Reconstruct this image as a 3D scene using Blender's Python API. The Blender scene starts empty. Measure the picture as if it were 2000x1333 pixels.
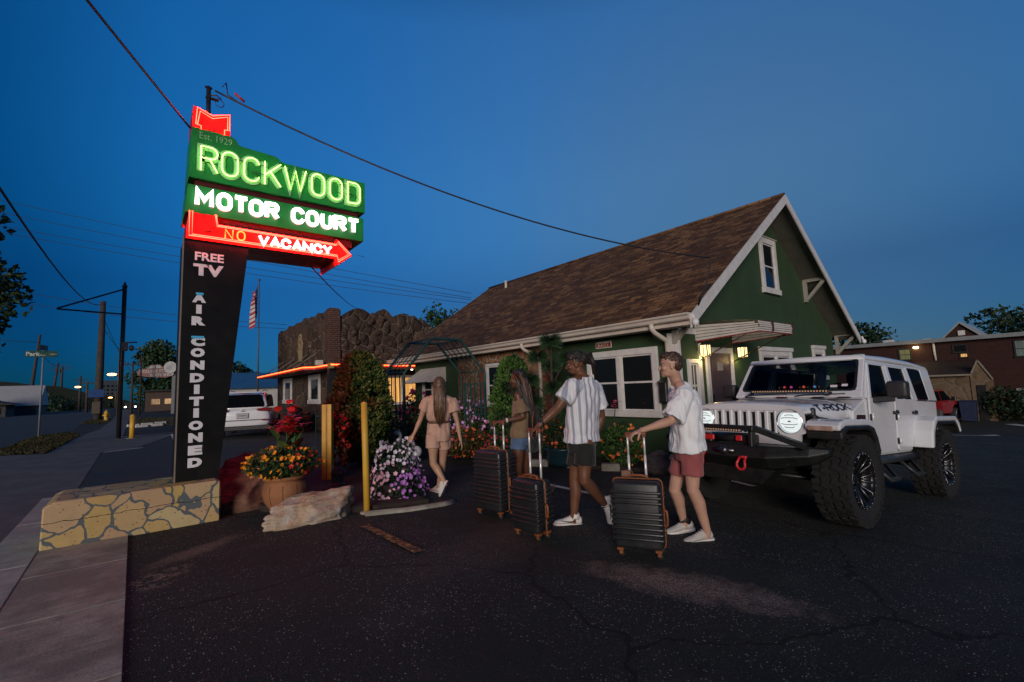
import bpy, bmesh, math, random
from mathutils import Vector, Matrix, noise
R = math.radians
SC = bpy.context.scene
COL = SC.collection
# ------------------------------------------------------------------ camera
cam_d = bpy.data.cameras.new('camera')
cam_d.sensor_width = 36.0
cam_d.lens = 16.29
cam_d.clip_start = 0.05
cam_d.clip_end = 2000
cam = bpy.data.objects.new('camera', cam_d)
COL.objects.link(cam)
_h, _p, _r = R(39.23), R(5.594), R(2.273)
_f = Vector((math.sin(_h)*math.cos(_p), math.cos(_h)*math.cos(_p), math.sin(_p)))
_rt = Vector((math.cos(_h), -math.sin(_h), 0))
_up = _rt.cross(_f)
_RT = _rt*math.cos(_r) - _up*math.sin(_r)
_UP = _rt*math.sin(_r) + _up*math.cos(_r)
cam.matrix_world = Matrix(((_RT.x, _UP.x, -_f.x, 0), (_RT.y, _UP.y, -_f.y, 0), (_RT.z, _UP.z, -_f.z, 1.40), (0, 0, 0, 1)))
SC.camera = cam
# ------------------------------------------------------------------ world: dusk sky
W = bpy.data.worlds.new('World'); SC.world = W
W.use_nodes = True
_n, _l = W.node_tree.nodes, W.node_tree.links
_n.clear()
sky = _n.new('ShaderNodeTexSky'); sky.sky_type = 'NISHITA'; sky.sun_disc = False
sky.sun_elevation = R(12); sky.sun_rotation = R(226); sky.altitude = 300
sky.air_density = 1.0; sky.dust_density = 0.3; sky.ozone_density = 8.0
# dusk colour of that sky: brightest low over the cottage, deeper blue away from it and down to the dark horizon
tc = _n.new('ShaderNodeTexCoord')
dot = _n.new('ShaderNodeVectorMath'); dot.operation = 'DOT_PRODUCT'
dot.inputs[1].default_value = (0.877, 0.382, 0.292)
def _stops(r, st):
    e = r.color_ramp.elements; r.color_ramp.interpolation = 'LINEAR'
    while len(e) < len(st): e.new(.5)
    for i, (p, c) in enumerate(st): e[i].position = p; e[i].color = tuple(c)+(1,)
ramp = _n.new('ShaderNodeValToRGB'); dmap = _n.new('ShaderNodeMapRange'); dmap.inputs[1].default_value = -1
_stops(ramp, [(0, (.05, .22, .20)), (.5, (.08, .40, .40)), (.66, (.06, .60, .68)), (.75, (.26, 1.0, 1.04)), (.86, (.55, 1.05, 1.02)), (.95, (1.05, 1.10, .92)), (1, (1.70, 1.10, .76))])
sep = _n.new('ShaderNodeSeparateXYZ'); hor = _n.new('ShaderNodeValToRGB')
_stops(hor, [(0, (.20, .24, .36)), (.10, (.26, .325, .43)), (.20, (.40, .43, .52)), (.30, (.74, .77, .80)), (.40, (1.02,)*3), (.64, (1.42,)*3), (.85, (.45, .50, .46))])
tint = _n.new('ShaderNodeMix'); tint.data_type = 'RGBA'; tint.blend_type = 'MULTIPLY'; tint.inputs[0].default_value = 1
tin2 = _n.new('ShaderNodeVectorMath'); tin2.operation = 'MULTIPLY'
bg = _n.new('ShaderNodeBackground'); bg.inputs[1].default_value = 0.12
out = _n.new('ShaderNodeOutputWorld')
_l.new(tc.outputs['Generated'], dot.inputs[0]); _l.new(dot.outputs['Value'], dmap.inputs[0]); _l.new(dmap.outputs[0], ramp.inputs[0])
_l.new(tc.outputs['Generated'], sep.inputs[0]); _l.new(sep.outputs[2], hor.inputs[0])
_l.new(sky.outputs[0], tint.inputs[6]); _l.new(ramp.outputs[0], tint.inputs[7])
_l.new(tint.outputs[2], tin2.inputs[0]); _l.new(hor.outputs[0], tin2.inputs[1])
_l.new(tin2.outputs[0], bg.inputs[0]); _l.new(bg.outputs[0], out.inputs[0])
# last glow of the west behind the camera: one weak, very soft, warm sun
sun_d = bpy.data.lights.new('sun', 'SUN'); sun_d.energy = 2.2; sun_d.angle = R(22); sun_d.color = (1.0, 0.88, 0.79)
sun = bpy.data.objects.new('sun', sun_d); COL.objects.link(sun)
sun.rotation_euler = Vector((0.72*0.978, 0.694*0.978, -0.208)).to_track_quat('-Z', 'Y').to_euler()
SC.view_settings.view_transform = 'Standard'; SC.view_settings.look = 'None'
SC.view_settings.exposure = 0; SC.view_settings.gamma = 1
SC.cycles.use_denoising = True
SC.cycles.max_bounces = 5; SC.cycles.diffuse_bounces = 3; SC.cycles.glossy_bounces = 3
SC.cycles.transmission_bounces = 4; SC.cycles.transparent_max_bounces = 8
SC.cycles.sample_clamp_indirect = 4; SC.cycles.caustics_reflective = False; SC.cycles.caustics_refractive = False
# ------------------------------------------------------------------ helpers
rnd = random.Random(7)
def gz(x):                                      # the lot falls away gently to the east
    return -.045*max(0, min(x, 10)-1.7) - .065*max(0, min(x, 30)-10)
class MB:
    """collects vertices and faces and links them as one mesh object"""
    def __init__(s): s.v = []; s.f = []; s.mi = []; s.sm = []
    def add(s, vs, fs, mi=0, smooth=False, M=None):
        o = len(s.v)
        if M is not None: vs = [M @ Vector(q) for q in vs]
        s.v += [tuple(q) for q in vs]
        s.f += [tuple(i+o for i in f) for f in fs]
        s.mi += [mi]*len(fs); s.sm += [smooth]*len(fs)
        return s
    def bm(s, b, mi=0, smooth=False, M=None):
        b.verts.ensure_lookup_table(); b.verts.index_update()
        s.add([v.co.copy() for v in b.verts], [[v.index for v in f.verts] for f in b.faces], mi, smooth, M); b.free(); return s
    def box(s, c, d, mi=0, bev=0.0, rot=None, M=None, seg=1):
        b = bmesh.new(); bmesh.ops.create_cube(b, size=1)
        for v in b.verts: v.co = Vector((v.co.x*d[0], v.co.y*d[1], v.co.z*d[2]))
        if bev > 0: bmesh.ops.bevel(b, geom=list(b.edges), offset=bev, segments=seg, affect='EDGES', profile=.5)
        T = Matrix.Translation(c)
        if rot is not None: T = T @ rot
        if M is not None: T = M @ T
        return s.bm(b, mi, bev > 0 and seg > 1, T)
    def bb(s, a, b, mi=0, bev=0.0, M=None, seg=1):
        return s.box([(a[i]+b[i])/2 for i in range(3)], [abs(b[i]-a[i]) for i in range(3)], mi, bev, None, M, seg)
    def bar(s, p, q, w, h, mi=0, up=(0, 0, 1), M=None, bev=0):
        p, q = Vector(p), Vector(q); d = (q-p); L = d.length; z = d.normalized(); u = Vector(up)
        if abs(z.dot(u)) > .99: u = Vector((1, 0, 0))
        x = u.cross(z).normalized(); y = z.cross(x)
        rot = Matrix((x, y, z)).transposed().to_4x4()
        return s.box((p+q)/2, (w, h, L), mi, bev, rot, M)
    def tube(s, pts, r, seg=8, mi=0, cap=True, smooth=True, M=None, up=None, closed=False):
        P = [Vector(q) for q in pts]; n = len(P); rings = []; prev = None
        for i, c in enumerate(P):
            if closed: t = (P[(i+1) % n]-P[i-1])
            else: t = P[min(i+1, n-1)] - P[max(i-1, 0)]
            t.normalize()
            if prev is None:
                u = Vector(up) if up else (Vector((0, 0, 1)) if abs(t.z) < .9 else Vector((1, 0, 0)))
                x = (u - t*u.dot(t)).normalized()
            else:
                x = prev - t*prev.dot(t)
                x = x.normalized() if x.length > 1e-6 else t.orthogonal().normalized()
            prev = x; y = t.cross(x)
            rr = r[i] if isinstance(r, (list, tuple)) else r
            ra, rb = rr if isinstance(rr, (list, tuple)) else (rr, rr)
            rings.append([c + x*(math.cos(2*math.pi*k/seg)*ra) + y*(math.sin(2*math.pi*k/seg)*rb) for k in range(seg)])
        return s.loft(rings, mi, cap and not closed, smooth, M, closed)
    def loft(s, rings, mi=0, cap=True, smooth=True, M=None, closed=False):
        k = len(rings[0]); vs = [q for g in rings for q in g]; fs = []
        n = len(rings)
        for i in range(n if closed else n-1):
            j = (i+1) % n
            for a in range(k): fs.append((i*k+a, i*k+(a+1) % k, j*k+(a+1) % k, j*k+a))
        if cap and not closed: fs += [tuple(range(k-1, -1, -1)), tuple((n-1)*k+a for a in range(k))]
        return s.add(vs, fs, mi, smooth, M)
    def ball(s, c, r, mi=0, seg=12, rings=8, M=None, rot=None, smooth=True):
        if not isinstance(r, (list, tuple)): r = (r, r, r)
        vs = []; fs = []
        for i in range(rings+1):
            th = math.pi*i/rings
            for k in range(seg):
                ph = 2*math.pi*k/seg
                q = Vector((r[0]*math.sin(th)*math.cos(ph), r[1]*math.sin(th)*math.sin(ph), r[2]*math.cos(th)))
                if rot is not None: q = rot @ q
                vs.append(q + Vector(c))
        # poles as collapsed rings are avoided: single pole vertices
        top, bot = 0, rings
        V = [vs[0]] + [vs[i*seg+k] for i in range(1, rings) for k in range(seg)] + [vs[rings*seg]]
        L = len(V)-1
        for k in range(seg): fs.append((0, 1+k, 1+(k+1) % seg))
        for i in range(rings-2):
            for k in range(seg):
                a = 1+i*seg; fs.append((a+k, a+seg+k, a+seg+(k+1) % seg, a+(k+1) % seg))
        a = 1+(rings-2)*seg
        for k in range(seg): fs.append((L, a+(k+1) % seg, a+k))
        return s.add(V, fs, mi, smooth, M)
    def lathe(s, prof, c=(0, 0, 0), seg=16, mi=0, axis='z', M=None, smooth=True, cap=True):
        rings = []
        for r, z in prof:
            g = []
            for k in range(seg):
                a = 2*math.pi*k/seg; q = (r*math.cos(a), r*math.sin(a), z)
                if axis == 'x': q = (q[2], q[0], q[1])
                if axis == 'y': q = (q[0], q[2], q[1])
                g.append(Vector(q)+Vector(c))
            rings.append(g)
        return s.loft(rings, mi, cap, smooth, M)
    def prism(s, poly, axis, a, b, mi=0, M=None):
        def q(p, t): return {'x': (t, p[0], p[1]), 'y': (p[0], t, p[1]), 'z': (p[0], p[1], t)}[axis]
        n = len(poly); vs = [q(p, a) for p in poly]+[q(p, b) for p in poly]
        fs = [tuple(range(n)), tuple(range(2*n-1, n-1, -1))] + [(i, i+n, (i+1) % n+n, (i+1) % n) for i in range(n)]
        return s.add(vs, fs, mi, False, M)
    def quad(s, a, b, c, d, mi=0): return s.add([a, b, c, d], [(0, 1, 2, 3)], mi)
    def text(s, t, M, size=1.0, ext=.005, off=0.0, mi=0, align='LEFT', sx=1.0):
        cu = bpy.data.curves.new('t', 'FONT'); cu.body = t; cu.size = size; cu.extrude = ext; cu.offset = off
        cu.align_x = align; cu.resolution_u = 3
        o = bpy.data.objects.new('t', cu); COL.objects.link(o)
        me = bpy.data.meshes.new_from_object(o.evaluated_get(bpy.context.evaluated_depsgraph_get()))
        s.add([Vector((v.co.x*sx, v.co.y, v.co.z)) for v in me.vertices], [tuple(p.vertices) for p in me.polygons], mi, False, M)
        bpy.data.objects.remove(o); bpy.data.curves.remove(cu); bpy.data.meshes.remove(me); return s
    def leaves(s, pts, size, mi=0, flat=0.0, asp=.55, droop=0.0, rg=rnd):
        """one folded leaf-sized face per point; flat 1 keeps leaves level"""
        for c in pts:
            sz = size*rg.uniform(.6, 1.35)
            d = Vector((rg.gauss(0, 1), rg.gauss(0, 1), rg.gauss(0, 1)*(1-flat)-droop)); d.normalize()
            n = Vector((rg.gauss(0, 1), rg.gauss(0, 1), rg.gauss(0, 1)+flat*2)); w = d.cross(n)
            if w.length < 1e-4: continue
            w.normalize(); n = w.cross(d)
            c = Vector(c); a = c-d*sz*.5; b = c+d*sz*.5
            s.add([a, c+w*sz*asp*.5-n*sz*.08, b, c-w*sz*asp*.5-n*sz*.08], [(0, 1, 2), (0, 2, 3)], mi)
        return s
    def build(s, name, mat, parent=None, M=None, fix=True):
        me = bpy.data.meshes.new(name)
        vs = s.v if M is None else [tuple(M @ Vector(q)) for q in s.v]
        me.from_pydata(vs, [], s.f)
        mats = mat if isinstance(mat, (list, tuple)) else [mat]
        for m in mats: me.materials.append(m)
        me.polygons.foreach_set('material_index', s.mi); me.polygons.foreach_set('use_smooth', s.sm)
        if fix:
            b = bmesh.new(); b.from_mesh(me); bmesh.ops.recalc_face_normals(b, faces=b.faces[:]); b.to_mesh(me); b.free()
        me.update()
        o = bpy.data.objects.new(name, me); COL.objects.link(o)
        if parent is not None: o.parent = parent
        return o
def tag(o, label=None, cat=None, group=None, kind=None):
    if label: o['label'] = label
    if cat: o['category'] = cat
    if group: o['group'] = group
    if kind: o['kind'] = kind
    return o
def thing(name, label, cat, loc=(0, 0, 0), rz=0, group=None):
    o = bpy.data.objects.new(name, None); COL.objects.link(o); o.location = loc; o.rotation_euler = (0, 0, rz)
    o.empty_display_size = .1
    return tag(o, label, cat, group)
def dup(o, parent=None):
    c = o.copy(); COL.objects.link(c)
    if parent is not None: c.parent = parent
    for ch in list(o.children): dup(ch, c)
    return c
def smooth_ob(o, lv=1):
    m = o.modifiers.new('s', 'SUBSURF'); m.levels = lv; m.render_levels = lv; return o
def remesh(o, vox=.008, it=4, fac=.5):
    m = o.modifiers.new('r', 'REMESH'); m.mode = 'VOXEL'; m.voxel_size = vox; m.use_smooth_shade = True
    if it:
        k = o.modifiers.new('s', 'SMOOTH'); k.iterations = it; k.factor = fac
    return o
# ------------------------------------------------------------------ materials
class NT:
    def __init__(s, name):
        s.m = bpy.data.materials.new(name); s.m.use_nodes = True; s.t = s.m.node_tree
        s.p = s.t.nodes['Principled BSDF']; s.tc = s.t.nodes.new('ShaderNodeTexCoord')
    def n(s, typ, props=None, **inp):
        k = s.t.nodes.new('ShaderNode'+typ)
        for a, b in (props or {}).items(): setattr(k, a, b)
        for a, b in inp.items():
            i = k.inputs[int(a[1:])] if a[0] == 'i' and a[1:].isdigit() else k.inputs[a]
            s.set(i, b)
        return k
    def set(s, i, b):
        if hasattr(b, 'node'): s.t.links.new(b, i)
        elif hasattr(b, 'outputs'): s.t.links.new(b.outputs[0], i)
        else:
            if isinstance(b, (tuple, list)) and len(b) == 3 and len(i.default_value) == 4: b = tuple(b)+(1,)
            i.default_value = b
    def obj(s): return s.tc.outputs['Object']
    def noise(s, scale, detail=4, rough=.55, vec=None, dist=0):
        return s.n('TexNoise', Scale=scale, Detail=detail, Roughness=rough, Distortion=dist, Vector=vec or s.obj())
    def mix(s, f, a, b, mode='MIX'):
        k = s.t.nodes.new('ShaderNodeMix'); k.data_type = 'RGBA'; k.blend_type = mode
        s.set(k.inputs[0], f); s.set(k.inputs[6], a); s.set(k.inputs[7], b); return k.outputs[2]
    def ramp(s, f, stops, interp='LINEAR'):
        k = s.t.nodes.new('ShaderNodeValToRGB'); s.set(k.inputs[0], f); e = k.color_ramp.elements; k.color_ramp.interpolation = interp
        while len(e) < len(stops): e.new(.5)
        for i, (p, c) in enumerate(stops):
            e[i].position = p; e[i].color = (tuple(c)+(1,)) if isinstance(c, (tuple, list)) else (c, c, c, 1)
        return k.outputs[0]
    def math(s, op, a, b=0.0, c=None):
        k = s.t.nodes.new('ShaderNodeMath'); k.operation = op; s.set(k.inputs[0], a); s.set(k.inputs[1], b)
        if c is not None: s.set(k.inputs[2], c)
        return k.outputs[0]
    def bump(s, h, st=.3, d=.02):
        k = s.n('Bump', Strength=st, Distance=d, Height=h); s.set(s.p.inputs['Normal'], k); return s
    def out(s, col=None, rough=None, metal=None, spec=None, **kw):
        for a, b in (('Base Color', col), ('Roughness', rough), ('Metallic', metal), ('Specular IOR Level', spec)):
            if b is not None: s.set(s.p.inputs[a], b)
        for a, b in kw.items(): s.set(s.p.inputs[a.replace('_', ' ')], b)
        return s.m
MC = {}
def mat(name, c1, c2=None, rough=.6, scale=4, bump=0.0, bs=60, metal=0.0, spec=.5, coat=0.0, wear=0.0):
    """plain surface with two-tone noise, fine bump and uneven gloss"""
    if name in MC: return MC[name]
    k = NT(name); c2 = c2 or tuple(q*.78 for q in c1)
    nz = k.noise(scale, 5)
    col = k.mix(k.ramp(nz, [(.35, 0), (.65, 1)]), c1, c2)
    if bump: k.bump(k.noise(bs, 3), bump, .01)
    rg = k.n('MapRange', i0=k.noise(scale*2.3, 3), i1=.3, i2=.7, i3=max(0, rough-.1), i4=min(1, rough+.1))
    kw = {}
    if coat: kw = dict(Coat_Weight=coat, Coat_Roughness=.05)
    MC[name] = k.out(col, rg, metal, spec, **kw); return MC[name]
def glow(name, c, s):
    if name in MC: return MC[name]
    k = NT(name); MC[name] = k.out((.02, .02, .02), .4, Emission_Color=c, Emission_Strength=s)
    return MC[name]
def leafmat(name, c1, c2, rough=.55, tr=.0):
    if name in MC: return MC[name]
    k = NT(name); g = k.n('NewGeometry')
    col = k.mix(g.outputs['Random Per Island'], c1, c2)
    MC[name] = k.out(col, rough, 0, .3); return MC[name]
def glass(name, c=(.01, .012, .014), rough=.04):
    if name in MC: return MC[name]
    k = NT(name); nz = k.noise(.8, 2); k.bump(nz, .03, .05); MC[name] = k.out(c, rough, 0, .6); return MC[name]
def clear_glass(name, tintc=(.25, .28, .3), rough=.02):
    """window pane one can look through: mostly transparent, mirror reflections on top"""
    if name in MC: return MC[name]
    k = NT(name); t = k.n('BsdfTransparent', Color=tintc); g = k.n('BsdfGlossy', Roughness=rough, Color=(.9, .9, .9))
    fr = k.n('Fresnel', IOR=1.5); mx = k.n('MixShader'); k.set(mx.inputs[0], fr); k.set(mx.inputs[1], t); k.set(mx.inputs[2], g)
    k.t.links.new(mx.outputs[0], k.t.nodes['Material Output'].inputs[0]); MC[name] = k.m; return k.m

WHITE_TRIM = mat('white_trim', (.62, .60, .58), (.52, .50, .48), .5, 6, .1, 40)
BLACKM = mat('black_metal', (.012, .012, .013), (.02, .02, .02), .4, 5, .08, 80)
DKGREY = mat('dark_plastic', (.02, .02, .022), (.03, .03, .032), .55, 8, .1, 90)
YELLOW = mat('yellow_paint', (.62, .36, .035), (.50, .28, .03), .5, 3, .08, 25)
CHROME = mat('bright_metal', (.7, .7, .72), (.6, .6, .62), .2, 6, 0, 1, 1.0)
WIRE = mat('wire_black', (.01, .01, .012), (.02, .02, .02), .6, 6)
WOODP = mat('weathered_pole', (.06, .048, .04), (.035, .028, .024), .85, 3, .4, 30)
def put(mb, name, m, root, sub=None, fix=True):
    """link mb (world coordinates) as a part of root, or a sub-part of sub"""
    T = (Matrix.Translation(root.location) @ Matrix.Rotation(root.rotation_euler.z, 4, 'Z')).inverted()
    return mb.build(name, m, sub or root, T, fix)
# strokes of a plain sign-painter's alphabet, each in a box 1 high
def arc(cx, cy, rx, ry, a0, a1, n=8): return [(cx+rx*math.cos(R(a0+(a1-a0)*i/n)), cy+ry*math.sin(R(a0+(a1-a0)*i/n))) for i in range(n+1)]
def stadium(w): r = w/2; return arc(r, 1-r, r, r, 0, 180, 8)+arc(r, r, r, r, 180, 360, 8)
def letter(ch, w):
    r = w/2
    if ch == 'R': return [[(0, 0), (0, 1), (w*.5, 1)]+arc(w-.22, .76, .22, .24, 80, -80, 6)+[(w*.5, .52), (0, .52)], [(w*.5, .52), (w, 0)]]
    if ch == 'O': return [stadium(w)+[stadium(w)[0]]]
    if ch == 'C': return [arc(r, 1-r, r, r, 10, 180, 8)+arc(r, r, r, r, 180, 350, 8)]
    if ch == 'K': return [[(0, 0), (0, 1)], [(w, 1), (.03, .42)], [(w*.34, .58), (w, 0)]]
    if ch == 'W': return [[(0, 1), (w*.27, 0), (w*.5, .9), (w*.73, 0), (w, 1)]]
    if ch == 'D': return [[(0, 0), (0, 1), (w*.45, 1)]+arc(w-.25, .75, .25, .25, 80, 0, 4)+arc(w-.25, .25, .25, .25, 0, -80, 4)+[(w*.45, 0), (0, 0)]]
    if ch == 'M': return [[(0, 0), (0, 1), (w*.5, .38), (w, 1), (w, 0)]]
    if ch == 'T': return [[(0, 1), (w, 1)], [(r, 1), (r, 0)]]
    if ch == 'U': return [[(0, 1)]+arc(r, r, r, r, 180, 360, 8)+[(w, 1)]]
    if ch == 'V': return [[(0, 1), (r, 0), (w, 1)]]
    if ch == 'A': return [[(0, 0), (r, 1), (w, 0)], [(w*.2, .33), (w*.8, .33)]]
    if ch == 'N': return [[(0, 0), (0, 1), (w, 0), (w, 1)]]
    if ch == 'Y': return [[(0, 1), (r, .48), (w, 1)], [(r, .48), (r, 0)]]
def offs(pl, d):
    P = [Vector(q) for q in pl]; n = len(P); cl = (P[0]-P[-1]).length < 1e-5; out = []
    for i in range(n):
        a = P[i-1] if i > 0 else (P[-2] if cl else None); b = P[i+1] if i < n-1 else (P[1] if cl else None)
        d1 = (P[i]-a).normalized() if a is not None else None; d2 = (b-P[i]).normalized() if b is not None else None
        if d1 is None: d1 = d2
        if d2 is None: d2 = d1
        n1 = Vector((-d1.y, d1.x)); n2 = Vector((-d2.y, d2.x)); m = n1+n2
        if m.length < .3: m = n1
        m.normalize(); k = d/max(.45, m.dot(n1)); out.append(P[i]+m*k)
    return out
# ------------------------------------------------------------------ ground, street, paving
def sheet(name, poly, dz, m, kind='structure', label=None):
    b = bmesh.new(); b.faces.new([b.verts.new((x, y, 0)) for x, y in poly])
    for xc in (1.7, 10, 30):
        bmesh.ops.bisect_plane(b, geom=b.verts[:]+b.edges[:]+b.faces[:], plane_co=(xc, 0, 0), plane_no=(1, 0, 0))
    for v in b.verts: v.co.z = gz(v.co.x)+dz
    q = MB().bm(b); o = q.build(name, m)
    if o.data.polygons and sum(p.normal.z for p in o.data.polygons) < 0: o.data.flip_normals()
    o['kind'] = kind
    return o
def asphalt():
    k = NT('asphalt_old'); o = k.obj()
    big = k.noise(.35, 6, .6); mid = k.noise(3.0, 5, .65)
    base = k.mix(k.ramp(big, [(.35, 0), (.68, 1)]), (.0085, .0115, .0110), (.021, .0265, .0245))
    base = k.mix(k.ramp(mid, [(.4, 0), (.7, 1)]), base, (.018, .021, .020))
    v = k.n('TexVoronoi', Scale=64.0, Vector=o, Randomness=1.0)
    sel = k.math('GREATER_THAN', k.n('SeparateColor', Color=v.outputs['Color']).outputs[0], .72)
    spot = k.math('MULTIPLY', k.math('LESS_THAN', v.outputs['Distance'], .27), sel)
    v2 = k.n('TexVoronoi', Scale=120.0, Vector=o)
    sel2 = k.math('GREATER_THAN', k.n('SeparateColor', Color=v2.outputs['Color']).outputs[1], .8)
    spot2 = k.math('MULTIPLY', k.math('LESS_THAN', v2.outputs['Distance'], .32), sel2)
    area = k.ramp(k.noise(.8, 4, .6), [(.36, .06), (.58, 1)])
    base = k.mix(k.math('MULTIPLY', spot2, area), base, (.16, .155, .145))
    tar = k.ramp(k.noise(.55, 3, .5, None, 1.2), [(.60, 0), (.63, 1)]); base = k.mix(k.math('MULTIPLY', tar, .75), base, (.009, .009, .010))
    stn = k.ramp(k.noise(1.1, 6, .7), [(.55, 0), (.72, .55)]); base = k.mix(stn, base, (.055, .048, .042))
    base = k.mix(k.math('MULTIPLY', k.math('MULTIPLY', spot, area), k.math('MULTIPLY', k.n('SeparateColor', Color=v.outputs['Color']).outputs[2], 1.5)), base, (.44, .42, .39))
    # cracks: long wandering seams
    wob = k.n('VectorMath', {'operation': 'ADD'}, i0=o, i1=k.n('VectorMath', {'operation': 'SCALE'}, i0=k.noise(1.6, 5, .6).outputs['Color'], Scale=.55))
    e = k.n('TexVoronoi', {'feature': 'DISTANCE_TO_EDGE'}, Scale=.42, Vector=wob)
    cr = k.math('LESS_THAN', e.outputs['Distance'], .006)
    base = k.mix(cr, base, (.006, .006, .006))
    # sandy wash-outs where the top coat has gone; the first also carries painted warm light
    sx = k.n('SeparateXYZ', Vector=o)
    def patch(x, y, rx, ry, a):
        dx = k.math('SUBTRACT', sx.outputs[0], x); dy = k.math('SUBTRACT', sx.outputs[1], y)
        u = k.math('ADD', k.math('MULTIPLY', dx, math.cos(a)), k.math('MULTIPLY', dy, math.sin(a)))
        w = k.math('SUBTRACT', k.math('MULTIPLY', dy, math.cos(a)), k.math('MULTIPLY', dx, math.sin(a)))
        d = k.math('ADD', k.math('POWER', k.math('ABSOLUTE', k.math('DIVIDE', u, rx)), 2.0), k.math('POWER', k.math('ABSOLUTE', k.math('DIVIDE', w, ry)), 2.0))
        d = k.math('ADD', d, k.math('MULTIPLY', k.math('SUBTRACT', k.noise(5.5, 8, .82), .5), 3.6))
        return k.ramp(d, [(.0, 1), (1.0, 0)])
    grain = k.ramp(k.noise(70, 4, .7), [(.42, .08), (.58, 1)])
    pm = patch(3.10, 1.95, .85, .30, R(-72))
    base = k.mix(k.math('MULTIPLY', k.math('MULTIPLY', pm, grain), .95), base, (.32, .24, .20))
    pm2 = patch(.50, 5.35, .55, .16, R(35))
    base = k.mix(k.math('MULTIPLY', k.math('MULTIPLY', pm2, grain), .9), base, (.22, .17, .13))
    pm3 = patch(.18, 4.75, .40, .22, R(50))
    base = k.mix(k.math('MULTIPLY', k.math('MULTIPLY', k.ramp(k.noise(11, 4, .7), [(.5, 0), (.56, 1)]), pm3), .9), base, (.26, .20, .14))
    pm4 = patch(2.6, 3.6, 1.2, .5, R(20))
    base = k.mix(k.math('MULTIPLY', k.math('MULTIPLY', pm4, grain), .45), base, (.13, .10, .085))
    h = k.math('ADD', k.math('MULTIPLY', v2.outputs['Distance'], .6), k.math('MULTIPLY', k.noise(25, 4), .8))
    k.bump(k.math('SUBTRACT', h, k.math('MULTIPLY', cr, .8)), .8, .012)
    return k.out(base, .86, 0, .35)
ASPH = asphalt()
ROADM = mat('road_asphalt', (.022, .025, .028), (.015, .017, .020), .8, .5, .4, 60)
LOT2 = mat('new_asphalt', (.012, .014, .016), (.018, .019, .021), .85, .7, .4, 60)
def concrete(name, a, b, st=1.0):
    k = NT(name); o = k.obj()
    n1 = k.noise(1.3, 8, .7); n2 = k.noise(7, 6, .7); n3 = k.noise(60, 3)
    c = k.mix(k.ramp(n1, [(.44, 0), (.56, 1)]), a, b)
    c = k.mix(k.ramp(n2, [(.5, 0), (.72, .55*st)]), c, tuple(q*.45 for q in a))
    c = k.mix(k.ramp(n3, [(.45, 0), (.7, .4)]), c, tuple(q*1.25 for q in b))
    wv = k.noise(3, 4, .6, k.n('Mapping', Vector=o, Scale=(1, 14, 1)))
    c = k.mix(k.ramp(wv, [(.50, 0), (.62, .6)]), c, tuple(q*.48 for q in a))
    k.bump(k.math('ADD', n3, k.math('MULTIPLY', n2, 1.5)), .35, .008)
    return k.out(c, .88, 0, .3)
CONC = concrete('old_concrete', (.35, .34, .285), (.20, .19, .16), 1.5)
CONC2 = concrete('walk_concrete', (.13, .13, .13), (.095, .095, .097), .6)
PALE = concrete('pale_concrete', (.38, .39, .35), (.28, .285, .26), .4)
g = MB()
xs = [-700, -60, -3, 1.7, 10, 30, 120, 700]; ys = [-60, 20, 60, 200, 900]
vs = [(x, y, gz(x)) for y in ys for x in xs]
g.add(vs, [(j*8+i, j*8+i+1, (j+1)*8+i+1, (j+1)*8+i) for j in range(4) for i in range(7)])
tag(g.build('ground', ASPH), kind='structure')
sheet('road', [(-14.5, -60), (-.98, -60), (-.98, 9), (-2.2, 10.5), (-3.2, 18), (-3.4, 30), (-2.4, 34), (-2.9, 48), (-2.9, 900), (-14.5, 900)], .004, ROADM)
sheet('sidewalk', [(-.95, 6.46), (-.675, 6.46), (-.675, 17.8), (.1, 18.1), (1.5, 24.2), (-.30, 24.6), (-.22, 60), (-.25, 300), (-1.3, 300), (-1.35, 55), (-1.35, 33), (-1.75, 28), (-1.9, 18.9), (-3.3, 20.0), (-3.2, 17.9), (-2.1, 10.4)], .008, CONC2)
sheet('parking_lot', [(-.66, 10.5), (4.5, 10.5), (6, 19), (3.2, 24.3), (1.6, 24.0), (.12, 17.9), (-.66, 17.6)], .012, LOT2)
ap = MB()
for (y0, y1) in ((-2.5, .9), (.915, 2.1), (2.115, 3.26), (3.275, 4.42), (4.435, 5.52), (5.535, 6.44)):
    ap.bb((-.66, y0, -.06), (-.005, y1, .016), bev=.0015)
tag(ap.build('concrete_apron', CONC), kind='structure')
cg = MB()
for y0 in range(-4, 9, 2): cg.bb((-1.02, y0, -.08), (-.672, y0+1.985, .012), bev=.006)
tag(cg.build('gutter_strip', PALE), kind='structure')
LINE = None
def linemat(name, c, wear):
    k = NT(name); w = k.ramp(k.noise(16, 6, .75), [(wear-.06, 0), (wear+.06, 1)])
    return k.out(k.mix(w, c, (.03, .03, .03)), .8, 0, .3)
LW = linemat('worn_white_line', (.62, .60, .56), .60); LY = linemat('worn_yellow_line', (.40, .23, .05), .48)
def line(p, q, w, m, name='painted_line'):
    d = Vector((q[0]-p[0], q[1]-p[1])).normalized(); n = Vector((-d.y, d.x))*w/2
    return sheet(name, [(p[0]+n.x, p[1]+n.y), (q[0]+n.x, q[1]+n.y), (q[0]-n.x, q[1]-n.y), (p[0]-n.x, p[1]-n.y)], .016, m)
line((5.03, 5.45), (5.0, 3.6), .11, LW); line((5.04, 5.32), (4.0, 4.40), .09, LY)
line((7.60, 3.95), (7.28, 3.30), .11, LW); line((1.93, 4.95), (1.965, 3.80), .10, LY)
line((.25, 18.0), (-.62, 17.5), .12, LW); line((1.25, 23.6), (1.1, 18.0), .12, LW); line((-.35, 24.45), (1.5, 25.0), .12, LW)
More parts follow.
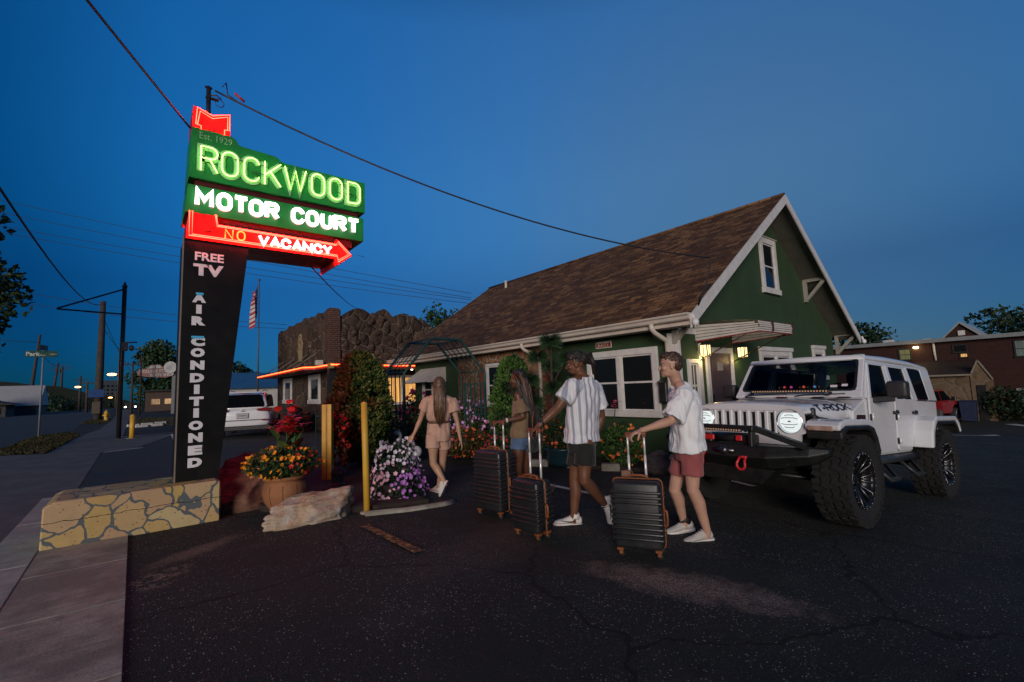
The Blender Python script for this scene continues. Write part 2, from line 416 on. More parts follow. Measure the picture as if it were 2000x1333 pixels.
line((27.0, 5.9), (30.4, 2.75), .30, LW); line((36.5, 2.8), (33.8, .8), .5, LW)
# soil beds
SOIL = mat('dark_soil', (.030, .021, .016), (.018, .013, .010), .95, 9, .9, 35)
def bed(name, poly, h=.07):
    o = sheet(name, poly, h, SOIL)
    b = bmesh.new(); b.from_mesh(o.data)
    r = bmesh.ops.extrude_face_region(b, geom=b.faces[:])
    for v in r['geom']:
        if isinstance(v, bmesh.types.BMVert): v.co.z -= h+.05
    bmesh.ops.recalc_face_normals(b, faces=b.faces[:]); b.to_mesh(o.data); b.free(); return o
bed('garden_bed', [(1.25, 6.5), (1.5, 5.95), (2.3, 5.5), (2.95, 5.42), (3.02, 6.4), (4.3, 9.3), (4.2, 11.5), (2.2, 11.0), (1.3, 8.2)])
bed('garden_bed', [(6.3, 8.3), (6.4, 7.2), (7.2, 5.3), (7.97, 5.0), (7.97, 15.4), (6.4, 15.4)])
k_ = MB()
k_.tube([(2.12, 5.42, gz(2.1)), (2.6, 5.30, gz(2.6)), (3.05, 5.28, gz(3)), (3.25, 5.33, gz(3.2))], [(.045, .06)]*4, 8)
tag(k_.build('bed_kerb', CONC), kind='structure')
# grass
GRASS = leafmat('dry_grass', (.045, .038, .014), (.025, .028, .010), .8)
def grass(name, poly, n, h, soil=(.03, .024, .012)):
    sheet(name+'_ground', poly, .02, mat('turf_soil', soil, tuple(q*.6 for q in soil), .95, 5, .5, 30))
    xs = [p[0] for p in poly]; ys = [p[1] for p in poly]; q = MB(); c = 0
    while c < n:
        x, y = rnd.uniform(min(xs), max(xs)), rnd.uniform(min(ys), max(ys)); ins = False
        for i in range(len(poly)):
            (x0, y0), (x1, y1) = poly[i], poly[i-1]
            if (y0 > y) != (y1 > y) and x < (x1-x0)*(y-y0)/(y1-y0)+x0: ins = not ins
        if not ins: continue
        c += 1; z = gz(x)+.02; a = rnd.uniform(0, 6.28); w = .02+.03*rnd.random(); hh = h*rnd.uniform(.5, 1.3)
        lx, ly = rnd.uniform(-.05, .05), rnd.uniform(-.05, .05)
        q.add([(x-w*math.cos(a), y-w*math.sin(a), z), (x+w*math.cos(a), y+w*math.sin(a), z), (x+lx, y+ly, z+hh)], [(0, 1, 2)])
    return tag(q.build(name, GRASS, fix=False), kind='stuff')
grass('grass_verge', [(-3.25, 20.05), (-1.92, 18.95), (-1.78, 28.0), (-2.3, 31.0), (-3.35, 29.8)], 3000, .07)
grass('grass_strip', [(-2.8, 43.5), (-1.45, 41), (-1.45, 53), (-2.75, 54)], 900, .09)
grass('grass_patch', [(-.15, 37.5), (2.4, 29), (6.5, 31), (5, 45), (-.1, 48)], 2000, .09, (.05, .036, .014))
# ------------------------------------------------------------------ roadside neon sign on its painted stone footing
def painted_stone():
    k = NT('painted_flagstone'); o = k.obj()
    wob = k.n('VectorMath', {'operation': 'ADD'}, i0=o, i1=k.n('VectorMath', {'operation': 'SCALE'}, i0=k.noise(2.5, 3).outputs['Color'], Scale=.42))
    e = k.n('TexVoronoi', {'feature': 'DISTANCE_TO_EDGE'}, Scale=4.0, Vector=wob); f = k.n('TexVoronoi', Scale=4.0, Vector=wob)
    cc = k.n('SeparateColor', Color=f.outputs['Color'])
    c = k.ramp(cc.outputs[0], [(.0, (.48, .35, .15)), (.35, (.54, .43, .23)), (.6, (.45, .28, .16)), (.8, (.52, .36, .11)), (1, (.48, .32, .20))])
    c = k.mix(k.ramp(k.noise(6, 6, .7), [(.45, 0), (.75, .5)]), c, (.30, .22, .12))
    pits = k.math('LESS_THAN', k.n('TexVoronoi', Scale=22.0, Vector=o).outputs['Distance'], .16)
    c = k.mix(k.math('MULTIPLY', pits, .7), c, (.12, .08, .04))
    line_ = k.math('LESS_THAN', k.math('ADD', e.outputs['Distance'], k.math('MULTIPLY', k.noise(30, 3).outputs[0], .012)), .050)
    z = k.n('SeparateXYZ', Vector=o).outputs[2]
    crack = k.math('LESS_THAN', k.math('ABSOLUTE', k.math('SUBTRACT', k.math('ADD', z, k.math('MULTIPLY', k.noise(5, 4).outputs[0], .08)), .30)), .003)
    c = k.mix(line_, c, (.105, .118, .125)); c = k.mix(crack, c, (.02, .015, .01))
    k.bump(k.math('SUBTRACT', k.math('MULTIPLY', k.noise(40, 4), .5), k.math('ADD', pits, k.math('MULTIPLY', line_, .5))), .5, .008)
    return k.out(c, .8, 0, .3)
b = MB()
b.prism([(-.665, -.05), (.815, -.05), (.815, .43), (.79, .45), (-.57, .45), (-.655, .41)], 'y', 6.45, 7.28)
o = b.build('sign_footing', painted_stone())
o.modifiers.new('b', 'BEVEL').width = .018
tag(o, 'low concrete footing painted with yellow flagstones and grey joints under the tall sign', 'footing')

KS = .918
TS = Matrix.Translation((0, 0, 1.4)) @ Matrix.Scale(KS, 4) @ Matrix.Translation((0, 0, -1.4))
SG = thing('motel_sign', 'tall neon motel sign with green panels and a red arrow on a black tapering pillar', 'sign', (.6, 7.0, .45))
SGI = Matrix.Translation(-SG.location) @ TS
def sput(mb, name, m, sub=None): return mb.build(name, m, sub or SG, SGI)
GRN = mat('sign_green_enamel', (.015, .26, .045), (.018, .21, .04), .42, 3, .04, 50)
RED = mat('sign_red_enamel', (.50, .018, .010), (.40, .014, .01), .42, 3, .04, 50)
BLK = mat('sign_black_enamel', (.008, .008, .008), (.012, .011, .011), .38, 2, .03, 30, 0, .22)
LETW = mat('sign_letter_white', (.72, .72, .70), (.62, .62, .6), .5, 8)
GREENGLASS = mat('letter_pale_green', (.30, .55, .30), (.26, .5, .26), .5, 8)
N_GRN = glow('neon_green', (.50, 1, .16), 7); N_WHT = glow('neon_white', (1, .93, .95), 5)
N_RED = glow('neon_red', (1, .0085, .0045), 80); N_ORG = glow('neon_amber', (1, .13, .02), 6)
PINKW = mat('pillar_letter_white', (.75, .72, .74), (.66, .64, .66), .6, 9)
Y0, Y1 = 7.3, 8.03
b = MB(); b.prism([(.43, .36), (.89, .36), (1.20, 3.53), (.45, 3.53)], 'y', Y0, Y1-.05)
pil = sput(b, 'pillar', BLK)
b = MB(); b.prism([(.415, .36), (.43, .36), (.45, 3.53), (.435, 3.53)], 'y', Y0+.01, Y0+.05); sput(b, 'edge_trim', mat('trim_tan', (.25, .2, .17), None, .5), pil)
def vtext(mb, s, x0, x1, z0, z1, y, off=.02, ext=.004, mi=0):
    q = MB().text(s, Matrix.Identity(4), 1.0, .5, off)
    xs = [v[0] for v in q.v]; zs = [v[1] for v in q.v]; ax, bx_, az, bz = min(xs), max(xs), min(zs), max(zs)
    mb.add([((x0+(v[0]-ax)/(bx_-ax)*(x1-x0)), y-ext*(v[2]+.5), z0+(v[1]-az)/(bz-az)*(z1-z0)) for v in q.v], q.f, mi)
for wd, x0, x1, z0, z1, of in (('FREE', .57, .90, 3.24, 3.355, .03), ('TV', .555, .90, 3.035, 3.195, .055)):
    fl = MB(); vtext(fl, wd, x0, x1, z0, z1, Y0-.002, of); sput(fl, 'painted_word', PINKW, pil)
for wd, zz in (('AIR', (2.73, 2.58, 2.425)), ('CONDITIONED', (2.15, 2.005, 1.84, 1.675, 1.525, 1.37, 1.22, 1.06, .905, .745, .59))):
    fl = MB()
    for ch, z in zip(wd, zz):
        w = .030 if ch == 'I' else .077
        vtext(fl, ch, .63-w, .63+w, z-.06, z+.06, Y0-.002, .0 if ch == 'I' else .075)
    sput(fl, 'painted_word', PINKW, pil)
sn = MB()
for cx, cz, w in ((.635, 2.785, .042), (.625, 2.205, .070)):
    rg = random.Random(3); top = [(cx-w, cz+.018), (cx+w, cz+.018)]; bot = []
    for i in range(11): bot.append((cx+w-2*w*i/10, cz-(.004 if i % 2 else rg.uniform(.012, .034))))
    sn.prism(top+bot, 'y', Y0-.010, Y0-.007)
sput(sn, 'painted_ice', mat('ice_blue', (.05, .42, .72), (.08, .5, .8), .6), pil)
# cabinets
b = MB(); b.prism([(.48, 4.38), (2.90, 4.38), (2.90, 4.895), (1.66, 4.895), (1.61, 4.905), (1.56, 4.955), (1.50, 4.965), (1.08, 4.985), (1.05, 5.00), (1.02, 5.06), (.97, 5.09), (.50, 5.09)], 'y', Y0, Y1)
up_ = sput(b, 'name_panel', GRN)
b = MB(); b.prism([(.45, 3.885), (2.87, 3.885), (2.87, 4.275), (.47, 4.275)], 'y', Y0, Y1); mid_ = sput(b, 'motor_court_panel', GRN)
b = MB(); b.prism([(.46, 3.515), (2.385, 3.515), (2.40, 3.40), (2.67, 3.605), (2.415, 3.845), (2.39, 3.765), (.80, 3.765), (.80, 3.88), (.49, 3.88)], 'y', Y0-.035, Y1-.03)
arw = sput(b, 'arrow_panel', RED)
b = MB(); b.prism([(.50, 5.0), (.95, 5.0), (.95, 5.44), (.73, 5.35), (.51, 5.42)], 'y', Y0+.04, Y1-.1); tail = sput(b, 'arrow_tail', RED)
b = MB(); b.bb((.55, Y0+.06, 4.27), (2.80, Y1-.06, 4.39)); b.bb((.52, Y0+.06, 3.76), (2.70, Y1-.06, 3.89)); sput(b, 'panel_spacer', mat('sign_dark_red', (.10, .008, .006), (.07, .006, .005), .5))
b = MB(); b.tube([(.715, 7.62, 5.0), (.705, 7.62, 5.92)], .030, 10); b.bb((.66, 7.60, 5.90), (.75, 7.64, 5.915)); b.bb((.67, 7.6, 5.74), (.83, 7.64, 5.765))
b.tube([(.705, 7.60, 5.78), (.80, 7.58, 5.80), (.86, 7.58, 5.76)], .012, 6); b.tube([(.84+.055*math.cos(t*.42), 7.58, 5.69+.055*math.sin(t*.42)) for t in range(16)], .006, 6)
sput(b, 'service_mast', BLACKM)
# neon: pale letter faces on the panel, tubes standing off in front of them
def word(txt, xs, ws, z0, h, face, tube_m, sw, panel, name, tr, dbl, y=Y0, gap=.045):
    fb = MB(); tb = MB()
    for ch, x, w in zip(txt, xs, ws):
        for n_, pl in enumerate(letter(ch, w/h)):
            pts = [(x+q[0]*h, z0+q[1]*h) for q in pl]
            if face:
                A, B = offs(pts, sw/2), offs(pts, -sw/2)
                for i in range(len(pts)-1):
                    yy = y-.012-.0012*n_-.0002*(i % 2)
                    q = [A[i], A[i+1], B[i+1], B[i]]
                    fb.add([(v.x, yy, v.y) for v in q]+[(v.x, y+.004, v.y) for v in q], [(0, 1, 2, 3), (0, 1, 5, 4), (1, 2, 6, 5), (2, 3, 7, 6), (3, 0, 4, 7)])
            for d in ((-dbl, dbl) if dbl else (0,)):
                tb.tube([(v[0], y-gap-(.012 if n_ else 0), v[1]) for v in (offs(pts, d) if d else pts)], tr, 6)
    par = panel
    if face: par = sput(fb, name+'_letters', face, panel)
    sput(tb, name+'_neon', tube_m, panel)
word('ROCKWOOD', (.605, .85, 1.12, 1.385, 1.655, 2.04, 2.315, 2.60), (.19, .19, .19, .21, .30, .19, .19, .20), 4.485, .345, GREENGLASS, N_GRN, .088, up_, 'name', .0062, 0)
word('MOTOR', (.575, .82, 1.015, 1.215, 1.42), (.165, .14, .15, .14, .14), 4.00, .205, LETW, N_WHT, .060, mid_, 'motor', .0070, .017)
word('COURT', (1.775, 1.985, 2.205, 2.405, 2.615), (.14, .14, .13, .15, .155), 4.00, .205, LETW, N_WHT, .060, mid_, 'court', .0070, .017)
word('VACANCY', (1.325, 1.475, 1.625, 1.775, 1.925, 2.075, 2.215), (.11, .11, .105, .11, .11, .105, .11), 3.565, .125, LETW, N_WHT, .040, arw, 'vacancy', .0050, .010, Y0-.035, .035)
word('NO', (.90, 1.045), (.09, .09), 3.575, .125, None, N_ORG, .03, arw, 'no', .009, 0, Y0-.035, .05)
est = MB(); vtext(est, 'Est. 1929', .585, .97, 4.95, 5.045, Y0-.001, .0); sput(est, 'founding_year', mat('faded_green', (.30, .62, .28), None, .6), up_)
t = MB(); yt = Y0-.075
for d, g_ in ((.028, 0), (.062, .012)):
    P = [(.465+d, 3.88), (.465+d, 3.53+d*.6), (2.41+d*.1, 3.53+d*.6), (2.43+d*.1, 3.43+d), (2.655-d, 3.605), (2.43+d*.1, 3.82-d), (2.40, 3.75-d*.5), (.82-d*.3, 3.755-d*.5), (.80-d*.3, 3.88)]
    t.tube([(x, yt, z) for x, z in P], .0062 if not g_ else .0045, 6)
sput(t, 'arrow_neon', N_RED, arw)
t = MB()
t.tube([(x, Y1+.05, z) for x, z in ((.50, 3.88), (.50, 3.555), (2.41, 3.555), (2.43, 3.46), (2.62, 3.605), (2.43, 3.79), (2.40, 3.735), (.82, 3.735), (.80, 3.88))], .0062, 6)
sput(t, 'rear_arrow_neon', glow('neon_red_rear', (1, .006, .003), 150), arw)
t = MB()
for d in (.022, .055):
    t.tube([(x, Y0-.005, z) for x, z in ((.60, 5.09), (.60, 5.13), (.525+d*.6, 5.14), (.53+d, 5.41-d*1.3), (.73, 5.345-d*1.2), (.95-d*.7, 5.43-d*1.2), (.95-d*.7, 5.17), (.875, 5.16), (.875, 5.09))], .0055, 6)
sput(t, 'tail_neon', N_RED, tail)
sp = MB(); rg = random.Random(11)                                  # black tube supports and lead wires
for i in range(26):
    x, z = rg.uniform(.6, 2.8), rg.choice((4.62, 4.75, 4.1, 3.62)); a = rg.uniform(-.06, .06)
    sp.tube([(x, Y0-.03, z), (x+.06, Y0-.055, z+a*.5), (x+.12, Y0-.03, z+a)], .004, 5)
sput(sp, 'lead_wires', WIRE)
# ------------------------------------------------------------------ green cottage
def shingles():
    k = NT('brown_shingles'); sx = k.n('SeparateXYZ', Vector=k.obj())
    v = k.n('CombineXYZ', X=sx.outputs[1], Y=k.math('MULTIPLY', sx.outputs[2], 1.768))
    wob = k.n('VectorMath', {'operation': 'ADD'}, i0=v, i1=k.n('VectorMath', {'operation': 'SCALE'}, i0=k.noise(.9, 3).outputs['Color'], Scale=.03))
    br = k.n('TexBrick', {'offset': .37, 'offset_frequency': 2}, Vector=wob, Scale=1.0, Color1=(0, 0, 0, 1), Color2=(1, 1, 1, 1), Mortar=(0, 0, 0, 1))
    for a, b in (('Mortar Size', .008), ('Brick Width', .30), ('Row Height', .135), ('Bias', 0.0), ('Mortar Smooth', .2)): br.inputs[a].default_value = b
    r2 = k.n('TexNoise', Scale=9.0, Detail=2.0, Vector=k.n('Mapping', Vector=v, Scale=(1, .9, 1)))
    mixv = k.math('ADD', k.math('MULTIPLY', br.outputs[0], .55), k.math('MULTIPLY', r2.outputs[0], .55))
    c = k.ramp(mixv, [(.15, (.045, .021, .011)), (.42, (.085, .040, .019)), (.62, (.145, .068, .030)), (.85, (.25, .13, .058))])
    c = k.mix(k.ramp(k.noise(.5, 5, .6), [(.4, 0), (.7, .5)]), c, (.06, .034, .024))
    c = k.mix(br.outputs['Fac'], c, (.022, .012, .009))
    k.bump(k.math('ADD', k.math('MULTIPLY', br.outputs['Fac'], -1.0), k.math('MULTIPLY', k.noise(45, 3).outputs[0], .5)), .6, .015)
    return k.out(c, .9, 0, .25)
SHING = shingles()
STUCCO = mat('green_stucco', (.023, .054, .019), (.018, .044, .015), .85, 1.5, .9, 55)
SOFF = mat('soffit_paint', (.16, .15, .12), (.12, .115, .095), .7, 4)
def flagstone(name, sc, pal, mort=(.22, .20, .17), mw=.045, dark=1.0):
    k = NT(name); o = k.obj()
    wob = k.n('VectorMath', {'operation': 'ADD'}, i0=o, i1=k.n('VectorMath', {'operation': 'SCALE'}, i0=k.noise(3, 3).outputs['Color'], Scale=.16))
    e = k.n('TexVoronoi', {'feature': 'DISTANCE_TO_EDGE'}, Scale=sc, Vector=wob); f = k.n('TexVoronoi', Scale=sc, Vector=wob)
    c = k.ramp(k.n('SeparateColor', Color=f.outputs['Color']).outputs[0], [(i/(len(pal)-1), q) for i, q in enumerate(pal)])
    c = k.mix(k.ramp(k.noise(5, 7, .7), [(.4, 0), (.75, .65)]), c, tuple(q*.4 for q in pal[0]))
    li = k.ramp(k.math('ADD', e.outputs['Distance'], k.math('MULTIPLY', k.noise(14, 3).outputs[0], .02)), [(mw*.8, 1), (mw*1.25, 0)])
    c = k.mix(li, c, mort)
    k.bump(k.math('ADD', k.math('MULTIPLY', k.noise(9, 6, .7), 1.0), k.math('MULTIPLY', k.ramp(e.outputs['Distance'], [(0, 0), (.14, 1)]), 1.4)), .8, .03)
    return k.out(c, .88, 0, .3)
FLAG = flagstone('tan_flagstone', 2.5, [(.26, .13, .065), (.34, .19, .10), (.22, .10, .05), (.30, .17, .10), (.18, .085, .05)], (.36, .30, .24), .03)
def bricks(name, c1, c2, mo, w=.21, h=.072, axis='yz'):
    k = NT(name); sx = k.n('SeparateXYZ', Vector=k.obj())
    a = k.math('ADD', sx.outputs[0], sx.outputs[1])
    v = k.n('CombineXYZ', X=a, Y=sx.outputs[2])
    br = k.n('TexBrick', Vector=v, Scale=1.0, Color1=c1+(1,), Color2=c2+(1,), Mortar=mo+(1,))
    for p, b in (('Mortar Size', .006), ('Brick Width', w), ('Row Height', h), ('Bias', 0.0)): br.inputs[p].default_value = b
    c = k.mix(k.ramp(k.noise(6, 5, .7), [(.4, 0), (.75, .6)]), br.outputs[0], tuple(q*.5 for q in c1))
    k.bump(k.math('SUBTRACT', k.noise(30, 3).outputs[0], br.outputs['Fac']), .6, .008)
    return k.out(c, .88, 0, .3)
BRICK = bricks('red_brick', (.24, .060, .032), (.15, .035, .02), (.42, .36, .30))
HS = thing('green_cottage', 'green stucco cottage with a steep brown shingle roof, white trim and a lit porch door', 'house', (8.0, 4.9, gz(8)))
Wx, Wy = 8.0, 4.9
EZ, RZ, RX, EX, EX2, YA, YB = 2.56, 5.92, 12.5, 7.6, 17.4, 4.3, 16.8
sl = (RZ-EZ)/(RX-EX)
b = MB()
zc = EZ + sl*(Wx-EX) - .16
b.prism([(Wx, -1.3), (17.0, -1.3), (17.0, zc), (RX, RZ-.16), (Wx, zc)], 'y', Wy, 15.5)
put(b, 'wall', STUCCO, HS)
rf = MB()
for sgn in (0, 1):
    ex = EX if sgn == 0 else EX2
    rf.add([(ex, YA, EZ), (RX, YA, RZ), (RX, YB, RZ), (ex, YB, EZ)], [(0, 1, 2, 3)])
    rf.add([(ex, YA, EZ-.05), (RX, YA, RZ-.05), (RX, YB, RZ-.05), (ex, YB, EZ-.05)], [(0, 3, 2, 1)])
    rf.add([(ex, YA, EZ), (RX, YA, RZ), (RX, YA, RZ-.05), (ex, YA, EZ-.05)], [(0, 1, 2, 3)])
    rf.add([(ex, YB, EZ), (RX, YB, RZ), (RX, YB, RZ-.05), (ex, YB, EZ-.05)], [(0, 1, 2, 3)])
    rf.add([(ex, YA, EZ), (ex, YB, EZ), (ex, YB, EZ-.05), (ex, YA, EZ-.05)], [(0, 1, 2, 3)])
roof = put(rf, 'roof', SHING, HS, fix=False)
rc = MB(); rc.tube([(RX, YA-.01, RZ+.0), (RX, YB+.01, RZ+.0)], [(.05, .05)]*2, 6); put(rc, 'ridge_cap', SHING, HS, roof)
so = MB()
for ex in (EX, EX2):
    d = .07
    so.add([(ex, YA+.03, EZ-d), (RX, YA+.03, RZ-d), (RX, YB-.03, RZ-d), (ex, YB-.03, EZ-d)], [(0, 3, 2, 1)])
    so.add([(ex, YA+.03, EZ-d-.03), (RX, YA+.03, RZ-d-.03), (RX, YB-.03, RZ-d-.03), (ex, YB-.03, EZ-d-.03)], [(0, 1, 2, 3)])
put(so, 'soffit', SOFF, HS, roof, False)
ra = MB()
for y in (YA-.035, YB+.005):
    for ex in (EX-.02, EX2+.02):
        ra = MB(); ra.prism([(ex, EZ-.02), (RX, RZ-.005), (RX, RZ-.24), (ex, EZ-.26)], 'y', y, y+.03); put(ra, 'rake_board', WHITE_TRIM, HS)
gu = MB()
gp = [(7.595, 2.575), (7.47, 2.575), (7.47, 2.545), (7.50, 2.52), (7.51, 2.47), (7.535, 2.45), (7.595, 2.45)]
gu.prism(gp, 'y', YA-.02, YB); gu.prism([(7.60, 2.53), (7.60, 2.37), (7.625, 2.37), (7.625, 2.53)], 'y', YA, YB)
gu.prism([(7.63, 2.375), (8.0, 2.375), (8.0, 2.395), (7.63, 2.395)], 'y', YA+.05, YB-.05)
CREAM = mat('cream_metal', (.58, .52, .45), (.48, .43, .37), .45, 3, .05)
put(gu, 'gutter', CREAM, HS)
def spout(y0, y1, n):
    d = MB(); d.tube([(7.53, y0, 2.46), (7.53, y0, 2.38), (7.60, y0-.02, 2.30), (7.86, (y0+y1)/2-.06, 2.16), (7.93, y1, 2.05), (7.93, y1, 1.0), (7.93, y1, -.2)], [(.038, .05)]*7, 8)
    put(d, 'downspout', CREAM, HS)
spout(5.06, 5.0, 0); spout(8.86, 8.64, 1)
# trim on the corner and round the porch
t = MB(); t.bb((7.975, 4.885, -.4), (8.12, 5.03, 2.30), bev=.004); t.bb((7.985, 4.875, 2.30), (8.8, 4.9, 2.42)); t.bb((8.84, 4.865, -.2), (8.93, 4.9, 2.30))
t.bb((7.975, 4.78, -.3), (8.03, 4.872, 2.36))
put(t, 'corner_trim', WHITE_TRIM, HS)
PANE = glass('dark_window_glass')
BLIND = mat('window_blind', (.05, .065, .06), (.035, .045, .042), .7, 3)
def window(root, P, u0, u1, z0, z1, fw=.1, mull=(), rail=None, dep=.05, pane=None, frame=None, cap=0, bars=(), blind=False):
    """P(u, z, d) -> point d metres in front of the wall"""
    def bx(mb, a0, a1, c0, c1, d0, d1):
        A, B = P(a0, c0, d0), P(a1, c1, d1); mb.bb(A, B, bev=.004)
    f = MB()
    bx(f, u0, u0+fw, z0, z1, -.03, dep); bx(f, u1-fw, u1, z0, z1, -.03, dep)
    bx(f, u0+fw, u1-fw, z1-fw, z1, -.03, dep-.003); bx(f, u0-.03, u1+.03, z0-.02, z0+fw*.8, -.03, dep+.03)
    if cap: bx(f, u0-.02, u1+.02, z1, z1+cap, -.03, dep+.03)
    for m_ in mull: bx(f, m_-fw*.42, m_+fw*.42, z0+fw*.8, z1-fw, -.03, dep-.006)
    fo = put(f, 'window', frame or WHITE_TRIM, root)
    ed = [u0+fw]+[q for m_ in mull for q in (m_-fw*.42, m_+fw*.42)]+[u1-fw]
    for i in range(0, len(ed), 2):
        a, c = ed[i], ed[i+1]; q = MB(); s_ = .035; zr = rail if rail is not None else None
        bx(q, a, a+s_, z0+fw*.8, z1-fw, -.03, .022); bx(q, c-s_, c, z0+fw*.8, z1-fw, -.03, .022)
        bx(q, a+s_, c-s_, z1-fw-s_, z1-fw, -.03, .02); bx(q, a+s_, c-s_, z0+fw*.8, z0+fw*.8+s_, -.03, .02)
        if zr is not None: bx(q, a+s_, c-s_, zr-.02, zr+.02, -.03, .024)
        for bu in bars: bx(q, a+(c-a)*bu-.01, a+(c-a)*bu+.01, z0+fw*.8+s_, z1-fw-s_, -.03, .017)
        put(q, 'sash', frame or WHITE_TRIM, root, fo)
        g_ = MB(); bx(g_, a+.01, c-.01, z0+fw*.8+.01, z1-fw-.01, .002, .008); put(g_, 'pane', pane or PANE, root, fo)
    return fo
PX = lambda u, z, d: (Wx-d, u, z)
PY = lambda u, z, d: (u, Wy-d, z)
window(HS, PX, 5.26, 7.10, .70, 2.08, .13, (6.21,), 1.385)
window(HS, PX, 10.05, 11.02, .85, 2.08, .08, (), 1.45)
window(HS, PX, 13.5, 14.9, .75, 2.10, .10, (14.2,), 1.4)
window(HS, PY, 12.20, 13.16, 3.52, 4.97, .15, (), 4.22, cap=.02)
window(HS, PY, 11.66, 13.57, .75, 2.02, .12, (12.6,), 1.38, cap=.10)
window(HS, PY, 15.14, 16.10, 1.25, 2.14, .12, (), 1.62, cap=.10)
CURT = mat('lit_curtain', (.42, .36, .26), (.34, .29, .2), .8, 20)
window(HS, PY, 8.40, 8.84, .75, 1.80, .085, (), 1.27, bars=(.5,), pane=mat('curtained_pane', (.10, .09, .075), (.07, .06, .05), .15, 9))
fs = MB(); fs.bb((7.955, 8.35, -.5), (8.0, 10.0, 2.37)); fs.bb((7.955, 11.07, -.5), (8.0, 12.5, 2.37)); fs.bb((7.957, 10.0, 2.10), (8.0, 11.07, 2.37)); fs.bb((7.957, 10.0, -.5), (8.0, 11.07, .82))
put(fs, 'flagstone_panel', FLAG, HS)
for y0 in (8.30, 11.12, 12.20):
    bq = MB()
    for i in range(34):
        w = .26 if i % 2 else .17; z = -.35+i*.072
        bq.bb((7.935, y0, z), (7.953, y0+w, z+.060), bev=.003)
    put(bq, 'brick_quoins', mat('quoin_brick', (.26, .062, .033), (.15, .035, .022), .85, 9, .4, 60), HS)
# slatted window awning on the long side and scalloped porch awning
AWN = mat('awning_enamel', (.62, .57, .52), (.52, .48, .44), .5, 5, .05)
AWR = mat('awning_red', (.28, .018, .02), (.2, .014, .016), .6, 7)
a = MB()
for i in range(7):
    d0, d1 = i*.095, i*.095+.10; z0 = 2.14-i*.068
    a.prism([(8.0-d0, z0), (8.0-d1, z0-.062), (8.0-d1, z0-.075), (8.0-d0, z0-.015)], 'y', 13.35, 15.05)
for y in (13.33, 15.05): a.prism([(8.0, 2.14), (7.33, 1.67), (7.33, 1.64), (8.0, 1.64)], 'y', y, y+.02)
put(a, 'window_awning', AWN, HS)
a = MB()
ax0, ax1, ay = 8.80, 10.36, 3.66
for i in range(5):                                            # side slats run out from the wall, front slats across
    z0, z1 = 2.17+i*.066, 2.17+i*.066+.044
    a.add([(ax0-.003*i, Wy, z0+.0), (ax0-.003*i, Wy, z1+.012), (ax0-.003*i+.01, ay+.06*(i > 3), 2.24+i*.037+.025), (ax0-.003*i+.01, ay+.06*(i > 3), 2.24+i*.037)], [(0, 1, 2, 3)])
    a.add([(ax1+.003*i, Wy, z0+.0), (ax1+.003*i, Wy, z1+.012), (ax1+.003*i-.01, ay, 2.24+i*.037+.025), (ax1+.003*i-.01, ay, 2.24+i*.037)], [(0, 1, 2, 3)])
    zz = 2.24+i*.038; yy = ay-.012*(2-abs(i-2)) - .01
    a.bb((ax0+.0, yy, zz), (ax1, yy+.014, zz+.027))
n = 24
for i in range(n):
    x0 = ax0+(ax1-ax0)*i/n; w = (ax1-ax0)/n
    for j in range(6):
        t0, t1 = j/6, (j+1)/6
        f = lambda t_: (Wy+(ay-Wy)*t_, 2.53-.10*t_*t_ + (.014 if i % 2 else 0))
        (ya, za), (yb, zb) = f(t0), f(t1)
        a.add([(x0, ya, za), (x0+w, ya, za), (x0+w, yb, zb), (x0, yb, zb)], [(0, 1, 2, 3)])
aw = put(a, 'porch_awning', AWN, HS, fix=False)
va = MB()
def scallop(P0, P1, n_):
    P0, P1 = Vector(P0), Vector(P1)
    for i in range(n_):
        p, q = P0.lerp(P1, i/n_), P0.lerp(P1, (i+1)/n_); vs = [p, q]
        for j in range(5): t_ = 1-j/4; vs.append(p.lerp(q, t_)+Vector((0, 0, -.010-.022*math.sin(math.pi*t_))))
        va.add(vs, [(0, 1, 2, 3, 4, 5, 6)])
scallop((ax0+.006, Wy, 2.165), (ax0+.012, ay, 2.245), 12); scallop((ax0, ay+.0, 2.245), (ax1, ay+.0, 2.245), 14); scallop((ax1-.006, Wy, 2.165), (ax1-.012, ay, 2.245), 12)
put(va, 'valance', AWR, HS, aw, False)
ab = MB()
for x in (ax0+.02, ax1-.02): ab.tube([(x, Wy, 1.75), (x, ay+.1, 2.27)], .012, 6)
for x in (ax0+.5, ax1-.1):
    ab.prism([(ay-.04, 2.24), (ay-.04, 2.43), (Wy, 2.545), (Wy, 2.56), (ay-.06, 2.44), (ay-.06, 2.24)], 'x', x, x+.03)
put(ab, 'brace', mat('awning_strap', (.06, .015, .015), None, .5), HS, aw)
# door
dr = MB()
dr.bb((9.10, 4.85, -.12), (9.22, 4.9, 2.05), bev=.004); dr.bb((10.13, 4.85, -.12), (10.25, 4.9, 2.05), bev=.004); dr.bb((9.222, 4.853, 1.93), (10.128, 4.9, 2.05))
dfr = put(dr, 'door_frame', WHITE_TRIM, HS)
d = MB(); d.bb((9.222, 4.872, -.12), (10.128, 4.89, 1.928)); 
for (x0, x1, z0, z1) in ((9.32, 10.03, 1.05, 1.85), (9.32, 10.03, -.02, .95)):
    d.bb((x0, 4.866, z0), (x1, 4.8725, z1), bev=.003)
dor = put(d, 'door', mat('maroon_door', (.085, .048, .048), (.06, .036, .036), .45, 5), HS)
h = MB(); h.tube([(9.28, 4.86, .90), (9.28, 4.82, .90), (9.28, 4.82, 1.02), (9.28, 4.86, 1.02)], .009, 6); h.bb((9.26, 4.855, .86), (9.30, 4.872, 1.08)); put(h, 'handle', BLACKM, HS, dor)
